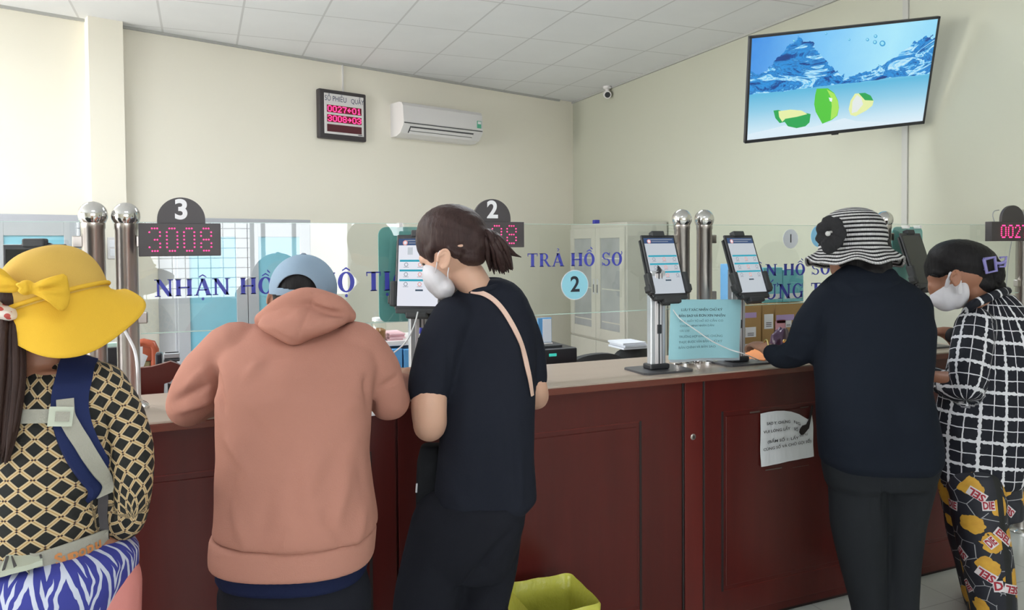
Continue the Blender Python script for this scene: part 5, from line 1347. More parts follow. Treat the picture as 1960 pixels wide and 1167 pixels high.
# ---------------------------------------------------------------- woman in black T-shirt with ponytail and mask
pw_ = person(920, 2.15, 'person in a black T-shirt with brown ponytail and white mask looking down')
D3 = 2.14
body = [ell(868, 462, D3+.01, 60, 62, .078), ell(846, 508, D3+.03, 34, 42, .058, 18), ell(838, 540, D3+.03, 22, 22, .040), ell(822, 500, D3+.035, 14, 26, .040, -28),
        limb([(874, 500, D3+.025, .046), (898, 530, D3+.022, .050), (918, 556, D3+.03, .044)]),
        ell(817, 521, D3+.03, 8, 8, .013, -30), ell(812, 498, D3+.03, 9, 14, .035, -25),
        loft([(575, 895, 985, D3+.04, .045), (620, 872, 998, D3+.04, .07), (760, 868, 1000, D3+.02, .09), (900, 860, 1000, D3, .09), (1000, 850, 990, D3, .09)]),
        limb([(872, 625, 2.12, .036), (843, 668, 2.09, .040), (827, 722, 2.065, .046), (821, 775, 2.05, .0505), (823, 812, 2.08, .047), (816, 800, 2.20, .042), (800, 730, 2.38, .028)]),
        limb([(985, 640, 2.20, .036), (1010, 690, 2.21, .034), (1025, 740, 2.225, .036), (1024, 762, 2.32, .036), (985, 742, 2.50, .026)])]
EAR1 = earpart(849, 496, D3-.072, 11, 19, 14)
body += hand(W(800, 722, 2.40), np.array(W(792, 712, 2.46))-np.array(W(800, 728, 2.38)), (0, -.3, 1), 1, .9, .9)
body += hand(W(980, 740, 2.52), FC, (0, 0, 1), -1, .5, .9)
lg = [limb([(856, 1000, 2.12, .08), (836, 1080, 2.12, .08), (814, 1167, 2.12, .075), (802, 1330, 2.12, .055), (797, 1490, 2.12, .040)], 16), limb([(935, 1000, 2.14, .078), (934, 1080, 2.15, .066), (924, 1167, 2.15, .055), (910, 1330, 2.15, .048), (905, 1480, 2.15, .040)], 16)]
an = [Vector((*W(797, 1490, 2.12)[:2], .08)), Vector((*W(905, 1480, 2.15)[:2], .08))]
lg += [limbw([Vector(W(797, 1480, 2.12)), an[0]], [.042, .038]), limbw([Vector(W(905, 1470, 2.15)), an[1]], [.042, .038])]
body += lg+[footvol(a) for a in an]
b_ = kp(fuse('body', body, SK_L, None, .0062, 4), pw_); kp(fuse('ear', EAR1, SK_L, None, .0026, 2), pw_)
TEE = cloth('black_tshirt_cotton', (.014, .016, .024), .85, 260, .25, .15)
tor = [loft([(535, 912, 962, D3+.05, .042), (543, 893, 982, D3+.05, .055), (555, 877, 998, D3+.05, .068), (572, 860, 1010, D3+.05, .080), (600, 844, 1022, D3+.045, .098), (650, 838, 1030, D3+.04, .112), (720, 843, 1026, D3+.03, .120), (800, 846, 1022, D3+.01, .125), (870, 840, 1023, D3, .128), (920, 834, 1027, D3, .130), (955, 832, 1029, D3, .130), (973, 836, 1014, D3, .124), (984, 850, 985, D3, .11)], 44),
       limb([(868, 612, 2.12, .066), (842, 660, 2.09, .064), (826, 715, 2.07, .060), (821, 745, 2.06, .057)], 20), limb([(985, 612, 2.20, .062), (1010, 665, 2.21, .052), (1022, 722, 2.22, .042)], 20)]
cr = [(860, 650, 858, 735, 5, -.005), (900, 700, 880, 900, 16, .004), (960, 720, 985, 960, 10, -.006), (990, 800, 1000, 970, 9, .007), (930, 850, 920, 990, 14, -.004), (870, 600, 910, 700, 12, -.004), (840, 690, 820, 730, 7, .004), (1000, 640, 1008, 740, 6, -.006), (860, 930, 900, 990, 9, .004)]
o = fuse('tshirt', tor, TEE, None, .0075, 4, cr, (.007, 6, (1, 1, .5))); kp(o, pw_); teeo = o
# flatten the sleeve ends
kp(fuse('collar_band', [limb([(922+40*math.cos(a), 546+9*math.sin(a)-6*math.cos(a), D3+.045-.060*math.sin(a), .009) for a in np.linspace(0, 6.283, 14)], 10, 3)], TEE, None, .0035, 2), pw_)
trs = [limb([(856, 1000, 2.12, .102), (836, 1080, 2.12, .101), (814, 1167, 2.12, .093), (802, 1330, 2.12, .075), (797, 1490, 2.12, .060)], 22),
       limb([(935, 1000, 2.14, .098), (934, 1080, 2.15, .084), (924, 1167, 2.15, .069), (910, 1330, 2.15, .062), (905, 1480, 2.15, .055)], 22)]
trs.append(loft([(950, 842, 1010, 2.12, .115), (1000, 812, 1004, 2.12, .128), (1050, 784, 990, 2.12, .115), (1100, 784, 970, 2.12, .085)]))
kp(fuse('trousers', trs, BLK, None, .009, 4, [(985, 1010, 877, 1130, 7, -.012), (850, 1000, 800, 1100, 14, .006)], (.004, 5, (1, 1, .4))), pw_)
for a in an: shoe(a, (-.1, 1, 0), SHO, pw_)
hp = [ell(866, 452, D3+.015, 70, 62, .088, 8), ell(838, 458, D3+.03, 42, 50, .078, 10), ell(905, 462, D3+.01, 38, 40, .075), ell(816, 462, D3+.035, 20, 34, .058, -6), ell(826, 482, D3+.0, 14, 26, .05, -20), ell(895, 490, D3+.0, 36, 20, .066, 8), ell(868, 478, D3-.0, 16, 14, .078), ell(880, 486, D3+.0, 22, 15, .078), ell(832, 474, D3+.01, 15, 22, .074, 8)]
o = fuse('hair', hp, HBR, None, .005, 4, [(860, 398, 926, 448, 5, -.002), (840, 410, 920, 450, 4, .002), (880, 440, 925, 452, 4, -.002), (800, 440, 920, 455, 5, -.002), (850, 478, 922, 460, 4, -.002), (870, 500, 925, 462, 4, -.002), (812, 420, 915, 447, 4, -.0015)], (.0014, 90, (1, 1, .6))); kp(o, pw_)
# ponytail: many locks gathered at the tie
rnd = random.Random(11); mb = MB()
for k in range(46):
    a0 = rnd.uniform(0, 6.28); rr = math.sqrt(rnd.random()); ox, oy, od = rr*math.cos(a0), rr*math.sin(a0), rnd.uniform(-1, 1)
    ex, ey = 958+ox*24, 520+oy*8+rnd.uniform(-6, 4)-abs(ox)*6
    if k < 3: ex, ey = 998-k*5, 492-k*3
    mid = (948+ox*20+(18 if k < 3 else 0), 472+oy*16, D3-.02+od*.032)
    pts = [Vector(W(924+ox*6, 450+oy*9, D3+.0+od*.012)), Vector(W(938+ox*14, 456+oy*13, D3-.01+od*.026)), Vector(W(*mid)), Vector(W(mid[0]*.4+ex*.6, mid[1]*.4+ey*.6, D3+.0+od*.03)), Vector(W(ex, ey, D3+.01+od*.02))]
    mb.tube(catmull(pts, 4), [float(np.interp(i/16, [0, .25, .7, 1], [.004, .009, .0075, .0012])) for i in range(17)], 7)
kp(mb.build('ponytail', HBR, None, True, 180), pw_)
kp(MB().tube([Vector(W(922+7*math.cos(a)*.5, 450+17*math.sin(a)*.85, D3-.0-.022*math.cos(a))) for a in np.linspace(0, 6.28, 18)], .0042, 8).build('hair_tie', simple('pale_pink_elastic', (.62, .42, .42), .7), None, True), pw_)
MASK = MT('white_mask_fabric', (.60, .585, .62), .8, 0, .2); MASK.bump(MASK.noise(90, 3), .3, .002); MASK = MASK.m
o = fuse('face_mask', [ell(836, 535, D3+.018, 25, 36, .062, -28), ell(848, 551, D3+.012, 23, 23, .055, -20), ell(822, 518, D3+.022, 9, 18, .040, -30), ell(858, 548, D3-.005, 10, 16, .045, -8)], MASK, None, .0045, 3, [(826, 525, 855, 560, 3, .002), (818, 530, 838, 562, 3, -.0015)]); kp(o, pw_)
mb = MB(); mb.tube(catmull([W(833, 522, D3-.052), W(836, 505, D3-.070), W(838, 488, D3-.072), W(842, 480, D3-.070)], 4), .0015, 6); mb.tube(catmull([W(858, 534, D3-.060), W(857, 524, D3-.070), W(859, 512, D3-.066)], 4), .0015, 6)
kp(mb.build('mask_strap', MASK, None, True), pw_)
kp(fuse('eye', [ell(812, 506, D3+.005, 5, 2.5, .012, 20)], simple('dark_eyelash', (.02, .015, .012), .5), None, .003, 1), pw_)
# shoulder strap of a bag, over the back; bag at the front left hip
def ribbon_on(obj_list, pxpts, width, thick, m, name, n=60, off=.004, dfar=4.0):
    """a flat strap laid on the surface seen along a photo-space path"""
    dg = bpy.context.evaluated_depsgraph_get(); bvs = []
    for ob in obj_list:
        me = ob.data; mw = ob.matrix_world if ob.parent is None else (Matrix.Translation(ob.parent.location) @ Matrix.Rotation(ob.parent.rotation_euler.z, 4, 'Z'))
        bvs.append(BVHTree.FromPolygons([mw @ v.co for v in me.vertices], [tuple(p.vertices) for p in me.polygons]))
    P = catmull([Vector((x, y, 0)) for x, y in pxpts], 10); pts = []; nrm = []
    for p in P:
        o_ = Vector(CAM); d_ = Vector(ray(p.x, p.y)).normalized(); best = None
        for b in bvs:
            h = b.ray_cast(o_, d_, dfar)
            if h[0] is not None and (best is None or h[3] < best[3]): best = h
        if best is not None: pts.append(best[0]); nrm.append(best[1])
    for _ in range(6):
        pts = [pts[0]]+[(pts[i-1]+pts[i]*2+pts[i+1])/4 for i in range(1, len(pts)-1)]+[pts[-1]]
        nrm = [nrm[0]]+[((nrm[i-1]+nrm[i]*2+nrm[i+1])/4).normalized() for i in range(1, len(nrm)-1)]+[nrm[-1]]
    vs = []; fs = []; m_ = len(pts)
    for i, (p, n_) in enumerate(zip(pts, nrm)):
        t = (pts[min(i+1, m_-1)]-pts[max(i-1, 0)]).normalized(); s = t.cross(n_).normalized()
        for (a, b) in ((-1, 0), (1, 0), (1, 1), (-1, 1)): vs.append(p+s*a*width/2+n_*(off+b*thick))
    for i in range(m_-1):
        for k in range(4): fs.append((i*4+k, i*4+(k+1) % 4, (i+1)*4+(k+1) % 4, (i+1)*4+k))
    fs += [(3, 2, 1, 0), tuple(range((m_-1)*4, m_*4))]
    mb = MB(); mb.add(vs, fs); return mb.build(name, m, None, True, 35)
o = ribbon_on([teeo], [(903, 559), (925, 563), (945, 575), (965, 598), (985, 632), (1000, 672), (1010, 715), (1016, 757)], .014, .003, simple('beige_leather', (.62, .42, .34), .5), 'shoulder_strap')
tag(o, 'narrow beige leather bag strap across the back of the ponytail woman', 'strap')
bg = [loft([(850, 806, 850, 2.16, .03), (880, 799, 858, 2.16, .045), (940, 797, 860, 2.16, .05), (990, 797, 856, 2.16, .045), (1003, 802, 850, 2.16, .03)], 28, 3.5)]
o = fuse('shoulder_bag', bg, simple('black_nylon', (.006, .007, .009), .75, spec=.15, nscale=70), None, .007, 2); tag(o, 'black shoulder bag at the left hip of the ponytail woman', 'bag')
mb = MB()
for x_ in (798, 838): mb.tube([W(x_, 925, 2.098), W(x_-1, 942, 2.098)], .0028, 8)
mb.build('zip_pull', M['alu'], o, True)

# ---------------------------------------------------------------- woman in black with the crochet hat
ph_ = person(1660, 2.8, 'person in black with a black and white striped crochet hat, head bowed')
D4 = 2.78
body = [ell(1640, 470, D4+.03, 48, 55, .09), ell(1618, 500, D4+.08, 28, 34, .06, 10), ell(1604, 512, D4+.10, 14, 20, .035, 0), limb([(1650, 490, D4+.03, .055), (1655, 540, D4+.0, .055), (1660, 570, D4, .06)]),
        loft([(580, 1600, 1725, D4, .06), (660, 1590, 1750, D4-.05, .09), (780, 1590, 1750, D4-.08, .10), (900, 1604, 1760, D4-.1, .10), (920, 1620, 1750, D4-.1, .08)]),
        limb([(1605, 600, 2.76, .045), (1545, 660, 2.80, .04), (1490, 680, 2.90, .032), (1468, 668, 2.98, .026)]), limb([(1755, 590, 2.76, .045), (1745, 690, 2.85, .04), (1700, 690, 3.05, .03)])]
body += hand(W(1470, 668, 2.97), np.array(W(1440, 655, 3.06))-np.array(W(1470, 668, 2.97)), (-.1, -.45, .9), 1, .45, .95)
body += hand(W(1700, 690, 3.05), FC, (0, 0, 1), 1, .5, .95)
lg = [limb([(1648, 930, 2.68, .07), (1652, 1080, 2.68, .055), (1663, 1167, 2.68, .042), (1668, 1275, 2.68, .036)], 16), limb([(1735, 930, 2.68, .066), (1729, 1080, 2.68, .042), (1727, 1167, 2.68, .040), (1727, 1270, 2.68, .036)], 16)]
an = [Vector((*W(1668, 1275, 2.68)[:2], .08)), Vector((*W(1727, 1270, 2.68)[:2], .08))]
body += lg+[footvol(a) for a in an]
kp(fuse('body', body, SK_M, None, .0065, 4), ph_)
BK4 = cloth('black_knit', (.010, .013, .020), .88, 220, .25, .2)
tor = [loft([(515, 1610, 1700, D4+.01, .06), (530, 1588, 1722, D4, .085), (552, 1565, 1755, D4-.01, .105), (580, 1556, 1773, D4-.02, .125), (630, 1556, 1784, D4-.04, .14), (690, 1560, 1780, D4-.06, .145), (740, 1565, 1774, D4-.08, .145), (800, 1568, 1786, D4-.10, .15), (850, 1570, 1796, D4-.10, .155), (878, 1573, 1795, D4-.10, .153), (893, 1584, 1786, D4-.10, .140)], 44),
       limb([(1590, 580, 2.76, .080), (1556, 625, 2.77, .076), (1532, 668, 2.80, .062), (1500, 682, 2.87, .045), (1478, 675, 2.93, .036)], 20),
       limb([(1745, 590, 2.76, .075), (1752, 650, 2.78, .066), (1742, 695, 2.84, .055), (1712, 690, 2.98, .042)], 20)]
kp(fuse('sweatshirt', tor, BK4, None, .008, 4, [(1575, 600, 1566, 690, 8, -.014), (1520, 640, 1560, 650, 6, -.006), (1490, 672, 1540, 690, 6, .005), (1600, 560, 1700, 552, 14, -.006), (1640, 700, 1620, 860, 16, .004), (1700, 740, 1730, 900, 14, -.005)], (.009, 5, (1, 1, .5))), ph_)
kp(fuse('hood', [loft([(505, 1622, 1692, D4-.02, .03), (518, 1600, 1712, D4-.03, .05), (540, 1585, 1728, D4-.045, .065), (562, 1592, 1722, D4-.06, .06), (584, 1625, 1695, D4-.07, .045)], 30, 2.2)], BK4, None, .008, 4, [(1610, 540, 1660, 575, 6, .005), (1660, 575, 1715, 540, 6, .005)], (.003, 12, (1, 1, 1))), ph_)
trs = [limb([(1642, 920, 2.68, .100), (1644, 1000, 2.68, .096), (1652, 1080, 2.68, .080), (1663, 1167, 2.68, .060), (1668, 1272, 2.68, .050)], 20), limb([(1738, 920, 2.68, .094), (1733, 1000, 2.68, .071), (1729, 1080, 2.68, .060), (1727, 1167, 2.68, .056), (1727, 1268, 2.68, .050)], 20)]
trs.append(loft([(840, 1584, 1784, 2.68, .130), (890, 1578, 1792, 2.68, .138), (925, 1584, 1782, 2.68, .12)]))
kp(fuse('trousers', trs, cloth('black_leggings', (.016, .018, .021), .8), None, .009, 3, [(1692, 915, 1694, 1000, 5, -.010)], (.003, 5, (1, 1, .4))), ph_)
for a in an: shoe(a, (0, 1, 0), SHO, ph_)
kp(fuse('hair', [ell(1650, 478, D4+.01, 54, 48, .085), ell(1668, 508, D4-.02, 38, 26, .055), ell(1632, 500, D4-.0, 20, 24, .06), ell(1664, 522, D4-.03, 36, 22, .055)], HB, None, .007, 3, (), (.003, 70, (1, 1, .3))), ph_)
kp(MB().tube([W(1466+9*math.cos(a)*.55, 666+16*math.sin(a), 2.965-.022*math.cos(a)) for a in np.linspace(0, 6.28, 24)], .003, 8).build('bracelet', M['gold'], None, True), ph_)
# crochet hat: revolved rows with wavy brim
cro = MT('crochet_stripes', (.7, .7, .7), .9, 0, .2)
uv = cro.attr('pat'); X_, Y_, Z_ = cro.xyz(uv)   # X around 0..1, Y arc length in metres
rows = Y_/.0165; st_ = (X_*110+rows.floor()*.5).fract(); ph = rows.fract()
blk = (ph+(((X_*220*6.2832).sin())*.10)).gt(.52)
brim_ = Y_.gt(.175)
chk = brim_*((X_*64).fract().gt(.5))*ph.gt(.05)*(rows/2).fract().lt(.5)
cro.color(cro.mix(blk.mx(chk*.0), (.66, .65, .66), (.012, .012, .014)))
cro.bump((ph*6.2832).sin()*.5+(X_*110*6.2832).sin()*.5, .8, .006)
def crochet_hat(P, up, prof, wob, name, m, n=96, fwdv=None):
    up = Vector(up).normalized(); a1 = Vector(FW); a1 = (a1-up*a1.dot(up)).normalized(); a2 = up.cross(a1)
    vs = []; pat = []; s = 0; prev = None; sq = []
    for (r, z, w_) in prof:
        if prev: s += math.hypot(r-prev[0], z-prev[1])
        prev = (r, z)
        for k in range(n):
            a = 2*math.pi*k/n; zz = z+w_*wob(a); rr = r*(1+.0*w_)
            vs.append(P+a2*(rr*math.cos(a))+a1*(rr*.95*math.sin(a))+up*zz); pat.append((k/n, s, 0))
    fs = []; m_ = len(prof)
    for i in range(m_-1):
        for k in range(n): fs.append((i*n+k, i*n+(k+1) % n, (i+1)*n+(k+1) % n, (i+1)*n+k))
    me = bpy.data.meshes.new(name); me.from_pydata(vs, [], fs); me.update()
    at = me.attributes.new('pat', 'FLOAT_VECTOR', 'POINT'); at.data.foreach_set('vector', np.array(pat, np.float32).ravel())
    bm = bmesh.new(); bm.from_mesh(me); bmesh.ops.remove_doubles(bm, verts=bm.verts, dist=.0004); bmesh.ops.recalc_face_normals(bm, faces=bm.faces); bm.to_mesh(me); bm.free()
    me.polygons.foreach_set('use_smooth', [True]*len(me.polygons)); o = link(name, me, m)
    so = o.modifiers.new('thick', 'SOLIDIFY'); so.thickness = .005; so.offset = -1
    return o
hup = np.array([.03, .10, 1.0]); HP = Vector(W(1633, 467, D4+.03)); K4 = D4/FPX
prof = []
cz, cr_ = .030*1, 63*K4
for q in np.linspace(.02, 1.45, 16): prof.append((cr_*math.sin(q)**.9, .010+.128*math.cos(q)**.75 if math.cos(q) > 0 else .01, 0))
prof += [(cr_*1.0, -.002, .0), (cr_*1.02, -.015, 0)]
for q in np.linspace(.1, 1, 12): prof.append((cr_*(1.02+.40*q**1.1), -.015-.062*q**.9, q))
wob = lambda a: .013*math.sin(2*a+.6)+.009*math.sin(5*a+1.2)+.005*math.sin(9*a)-.012*math.cos(a-2.6)
hat = crochet_hat(HP, hup, prof, wob, 'crochet_hat', cro.m); kp(hat, ph_)
# black crochet flower on the left of the crown
mb = MB(); FC_ = Vector(W(1590, 446, D4-.085)); nF = -Vector(FW)*.75-Vector(RT)*.6; nF.normalize(); e1 = Vector(RT)-nF*Vector(RT).dot(nF); e1.normalize(); e2 = nF.cross(e1)
comps = []
for k in range(7):
    a = k/7*6.283; c = FC_+e1*.030*math.cos(a)+e2*.038*math.sin(a)
    vs, fs = [], []; n = 8
    for i in range(n+1):
        for j in range(16):
            th, p_ = math.pi*i/n, math.pi*j/8
            vs.append(c+e1*(.026*math.sin(th)*math.cos(p_))+e2*(.028*math.cos(th))+nF*(.012*math.sin(th)*math.sin(p_)))
    for i in range(n):
        for j in range(16): fs.append((i*16+j, i*16+(j+1) % 16, (i+1)*16+(j+1) % 16, (i+1)*16+j))
    comps.append((vs, fs))
comps.append(ell(1588, 470, D4-.09, 17, 16, .012))
fl_ = fuse('hat_flower', comps, simple('black_crochet', (.010, .010, .012), .9, nscale=120, nstr=.8), None, .004, 2, (), (.004, 60, (1, 1, 1))); kp(fl_, ph_)
kp(MB().lathe([(.0, 0), (.009, .001), (.009, .005), (.004, .008), (0.0005, .008)], 14, W(1584, 447, D4-.105), -FW).build('flower_button', simple('grey_pearl', (.45, .45, .44), .3), None, True), ph_)

# ---------------------------------------------------------------- woman in the checked shirt at the right
pc_ = person(1880, 3.0, 'person in a black and white checked shirt with white mask and lavender hair clip')
D5 = 3.0
body = [ell(1838, 515, D5+.03, 54, 52, .088), ell(1808, 545, D5+.03, 28, 34, .06, 18), ell(1798, 528, D5+.03, 20, 26, .055, -14), ell(1812, 572, D5+.03, 20, 18, .045), ell(1783, 548, D5+.03, 7, 7, .014, -20),
        limb([(1850, 545, D5+.02, .058), (1872, 580, D5+.02, .058), (1895, 610, D5+.02, .06)]),
        loft([(615, 1868, 1945, D5, .05), (700, 1840, 1960, D5, .10), (820, 1830, 1960, D5, .11), (920, 1815, 1940, D5, .11)]),
        limb([(1870, 640, 2.96, .040), (1853, 720, 2.90, .040), (1800, 725, 2.98, .032), (1772, 712, 3.10, .026)]),
        limb([(1900, 640, 3.12, .045), (1860, 690, 3.18, .04), (1830, 650, 3.2, .034), (1815, 638, 3.22, .03)])]
EAR1 = earpart(1829, 532, D5-.086, 9, 15, 8)
body += hand(W(1815, 636, 3.22), np.array(W(1785, 634, 3.25))-np.array(W(1815, 636, 3.22)), (0, -.35, .9), 1, .75, .95)
body += hand(W(1772, 712, 3.10), np.array(W(1745, 700, 3.2))-np.array(W(1772, 712, 3.10)), (0, 0, 1), 1, .5, .95)
LEG = [[(1868, 930, 2.93, .098), (1876, 1000, 2.92, .096), (1890, 1080, 2.90, .090), (1900, 1150, 2.90, .082), (1903, 1196, 2.90, .074)],
       [(1845, 930, 3.10, .085), (1850, 1010, 3.10, .078), (1862, 1070, 3.10, .068), (1872, 1130, 3.10, .060), (1876, 1152, 3.10, .056)]]
for l in LEG:
    body.append(limb([(x, y, d, r_*.72) for x, y, d, r_ in l])); P_ = Vector(W(*l[-1][:3])); Q_ = Vector((P_.x, P_.y, .09)); body += [limbw([P_, Q_], [.042, .038]), footvol(Q_, (.75, .6, 0))]
kp(fuse('body', body, SK_D, None, .0065, 4), pc_); kp(fuse('ear', EAR1, SK_D, None, .0028, 2), pc_)
ck = MT('black_white_check', (.02, .02, .02), .8, 0, .25)
X_, Y_, Z_ = ck.xyz(ck.attr('pat')); nz = ck.noise(90, 2); nz2 = ck.noise(28, 2)
p_ = .096
def gridl(c, o_c):
    w1 = (nz-.5)*.10; f1 = ((c/p_+20).fract()-.5).abs(); f2 = ((c/p_+20.5).fract()-.5).abs()
    bead = ((o_c/.022).fract()-.5).abs()
    thick = f1.gt(E(ck.nt, (bead*.10+.405+w1).k) if False else (bead*.06+.425+w1)); thin = f2.gt((nz2-.5)*.02+.480); return thick.mx(thin)
wmask = gridl(X_+(nz2-.5)*.006, Y_).mx(gridl(Y_+(nz2-.5)*.006, X_))
ck.color(ck.mix(wmask, (.012, .013, .020), (.66, .66, .70))); ck.bump(ck.noise(300, 2), .2, .002)
tor = [loft([(563, 1882, 1935, D5+.02, .05), (578, 1862, 1948, D5+.02, .07), (600, 1846, 1962, D5+.015, .09), (640, 1834, 1978, D5+.01, .11), (700, 1822, 1990, D5, .125), (760, 1806, 1990, D5, .135), (820, 1796, 1984, D5, .14), (880, 1797, 1966, D5, .14), (915, 1799, 1950, D5, .138), (922, 1806, 1944, D5, .13)], 44),
       limb([(1868, 625, 2.95, .075), (1856, 690, 2.90, .074), (1852, 740, 2.90, .066), (1815, 735, 2.97, .052), (1778, 720, 3.06, .044)], 20),
       limb([(1905, 630, 3.10, .07), (1868, 680, 3.15, .06), (1838, 655, 3.18, .042)], 20)]
segs = [(W(1895, 560, D5), W(1875, 930, D5), .15), (W(1868, 610, 2.95), W(1852, 745, 2.88), .078), (W(1862, 735, 2.93), W(1772, 716, 3.08), .055), (W(1890, 660, 3.13), W(1836, 652, 3.18), .05)]
kp(fuse('checked_shirt', tor, ck.m, None, .007, 4, [(1838, 640, 1826, 700, 6, -.010), (1820, 760, 1900, 790, 8, -.008), (1800, 745, 1860, 770, 6, .006), (1885, 640, 1890, 790, 8, -.008), (1830, 800, 1850, 900, 10, .006), (1900, 800, 1880, 900, 12, -.005)], (.005, 7, (1, 1, .6)), segs), pc_)
seg2 = [(W(1860, 600, D5), W(1935, 562, D5), .04)]
kp(fuse('collar', [limb([(1848, 598, D5-.03, .016), (1860, 584, D5-.08, .018), (1885, 572, D5-.09, .018), (1915, 560, D5-.05, .018), (1928, 556, D5+.02, .016), (1905, 562, D5+.09, .016), (1865, 580, D5+.08, .014), (1848, 598, D5-.03, .014)], 12)], ck.m, None, .0045, 2, (), None, seg2), pc_)
kp(fuse('sleeve_cuff', [limb([(1836, 650, 3.19, .036), (1824, 642, 3.20, .034)], 18)], simple('black_cuff', (.014, .014, .018), .8), None, .005, 2), pc_)
# patterned trousers
tr = MT('printed_trousers', (.02, .02, .03), .6, 0, .4)
X_, Y_, Z_ = tr.xyz(tr.attr('pat')); pv = tr.attr('pat')
vb = tr.voro(9.5, pv, .8); vb.voronoi_dimensions = '2D'; db = E(tr.nt, vb.outputs['Distance'])+(tr.noise(22, 2, pv)-.5)*.5
blob = db.lt(.33); vn = tr.voro(17, pv, 1.0, 'DISTANCE_TO_EDGE'); vn.voronoi_dimensions = '2D'; de = E(tr.nt, vn.outputs['Distance']); lines = de.lt(.022)*tr.noise(9, 1, pv).gt(.47)
cc0 = tr.mix(lines, (.012, .013, .022), (.34, .34, .36)); cc1 = tr.mix(blob, cc0, tr.mix(tr.noise(30, 3, pv), (.42, .20, .02), (.72, .42, .05)))
side = (Z_.lt(.5))*((X_-.012).abs().lt(.0135))
tr.color(tr.mix(side, cc1, (.008, .009, .010)))
trs = []
lx = ((1842, 1903), )
LEG = [[(1838, 930, 2.97, .085), (1842, 1000, 2.96, .080), (1862, 1090, 2.95, .072), (1882, 1180, 2.95, .068), (1892, 1400, 2.96, .062), (1892, 1470, 2.97, .060)],
       [(1905, 930, 3.04, .090), (1908, 1000, 3.03, .088), (1914, 1090, 3.02, .082), (1915, 1180, 3.02, .075), (1918, 1400, 3.03, .062), (1918, 1445, 3.04, .060)]]
LEG = [[(1868, 930, 2.93, .098), (1876, 1000, 2.92, .096), (1890, 1080, 2.90, .090), (1900, 1150, 2.90, .082), (1903, 1196, 2.90, .074)],
       [(1845, 930, 3.10, .085), (1850, 1010, 3.10, .078), (1862, 1070, 3.10, .068), (1872, 1130, 3.10, .060), (1876, 1152, 3.10, .056)]]
trs = [limb(l, 24) for l in LEG] + [loft([(880, 1806, 1940, D5, .12), (940, 1806, 1944, D5, .13), (985, 1815, 1945, D5, .12)])]
segs = [(W(1870, 900, 2.95), W(1903, 1196, 2.90), .095), (W(1845, 900, 3.10), W(1876, 1152, 3.10), .07)]
tro = fuse('patterned_trousers', trs, tr.m, None, .007, 3, (), (.004, 7, (1, 1, .4)), segs); kp(tro, pc_)
def leg_ankle(l): P = Vector(W(*l[-1][:3])); return Vector((P.x, P.y, .08))
for l in LEG: shoe(leg_ankle(l), (.75, .6, 0), SHO, pc_)
# printed labels on the trousers: white patches with dark red letters that follow the cloth
def bvh_of(ob):
    mw = Matrix.Translation(ob.parent.location) @ Matrix.Rotation(ob.parent.rotation_euler.z, 4, 'Z')
    return BVHTree.FromPolygons([mw @ v.co for v in ob.data.vertices], [tuple(p.vertices) for p in ob.data.polygons])
def decal(bv, px, py, ang, w, h, txt, mbg, mtx, parent, flip=False, tsize=.8, names=('label_patch', 'label_print')):
    o_ = Vector(CAM); d_ = Vector(ray(px, py)).normalized(); h0 = bv.ray_cast(o_, d_, 6)
    if h0[0] is None: return
    P, N = h0[0], (h0[1]*.5-d_*.5).normalized(); r_ = Vector(RT)-N*Vector(RT).dot(N); r_.normalize(); u_ = N.cross(r_); u_ = -u_ if u_.z < 0 else u_
    t = math.radians(ang); ax = r_*math.cos(t)+u_*math.sin(t); ay = -r_*math.sin(t)+u_*math.cos(t)
    def stick(a, b, off):
        q = P+ax*a+ay*b; hh = bv.ray_cast(q+N*.06, -N, .14)
        return (hh[0]+hh[1]*off) if hh[0] is not None else q+N*off*.5
    if mbg:
        nx, ny = 8, 4; vs = [stick((i/nx-.5)*w, (j/ny-.5)*h, .0014) for j in range(ny+1) for i in range(nx+1)]
        fs = [(j*(nx+1)+i, j*(nx+1)+i+1, (j+1)*(nx+1)+i+1, (j+1)*(nx+1)+i) for j in range(ny) for i in range(nx)]
        me = bpy.data.meshes.new(names[0]); me.from_pydata(vs, [], fs); me.update(); kp(link(names[0], me, mbg), parent)
    c = bpy.data.curves.new('t', 'FONT'); c.body = txt; c.size = 1; c.align_x = 'CENTER'; c.align_y = 'CENTER'; c.resolution_u = 2; c.offset = .035
    to = bpy.data.objects.new('t', c); COL.objects.link(to); me = bpy.data.meshes.new_from_object(to.evaluated_get(bpy.context.evaluated_depsgraph_get())); bpy.data.objects.remove(to)
    xs = [v.co.x for v in me.vertices]; sx = w*.86/max(.01, (max(xs)-min(xs))); sy = h*tsize/.75
    bm = bmesh.new(); bm.from_mesh(me); bmesh.ops.triangulate(bm, faces=bm.faces); bmesh.ops.subdivide_edges(bm, edges=[e for e in bm.edges if e.calc_length()*sx > .012], cuts=1); bm.to_mesh(me); bm.free()
    for v in me.vertices: v.co = stick(v.co.x*sx*(-1 if flip else 1), v.co.y*sy*(-1 if flip else 1), .0024)
    me.materials.clear(); me.name = names[1]; kp(link(names[1], me, mtx), parent)
lw = simple('label_white_print', (.66, .62, .64), .7); lr = simple('label_red_print', (.32, .015, .03), .7)
bv = bvh_of(tro)
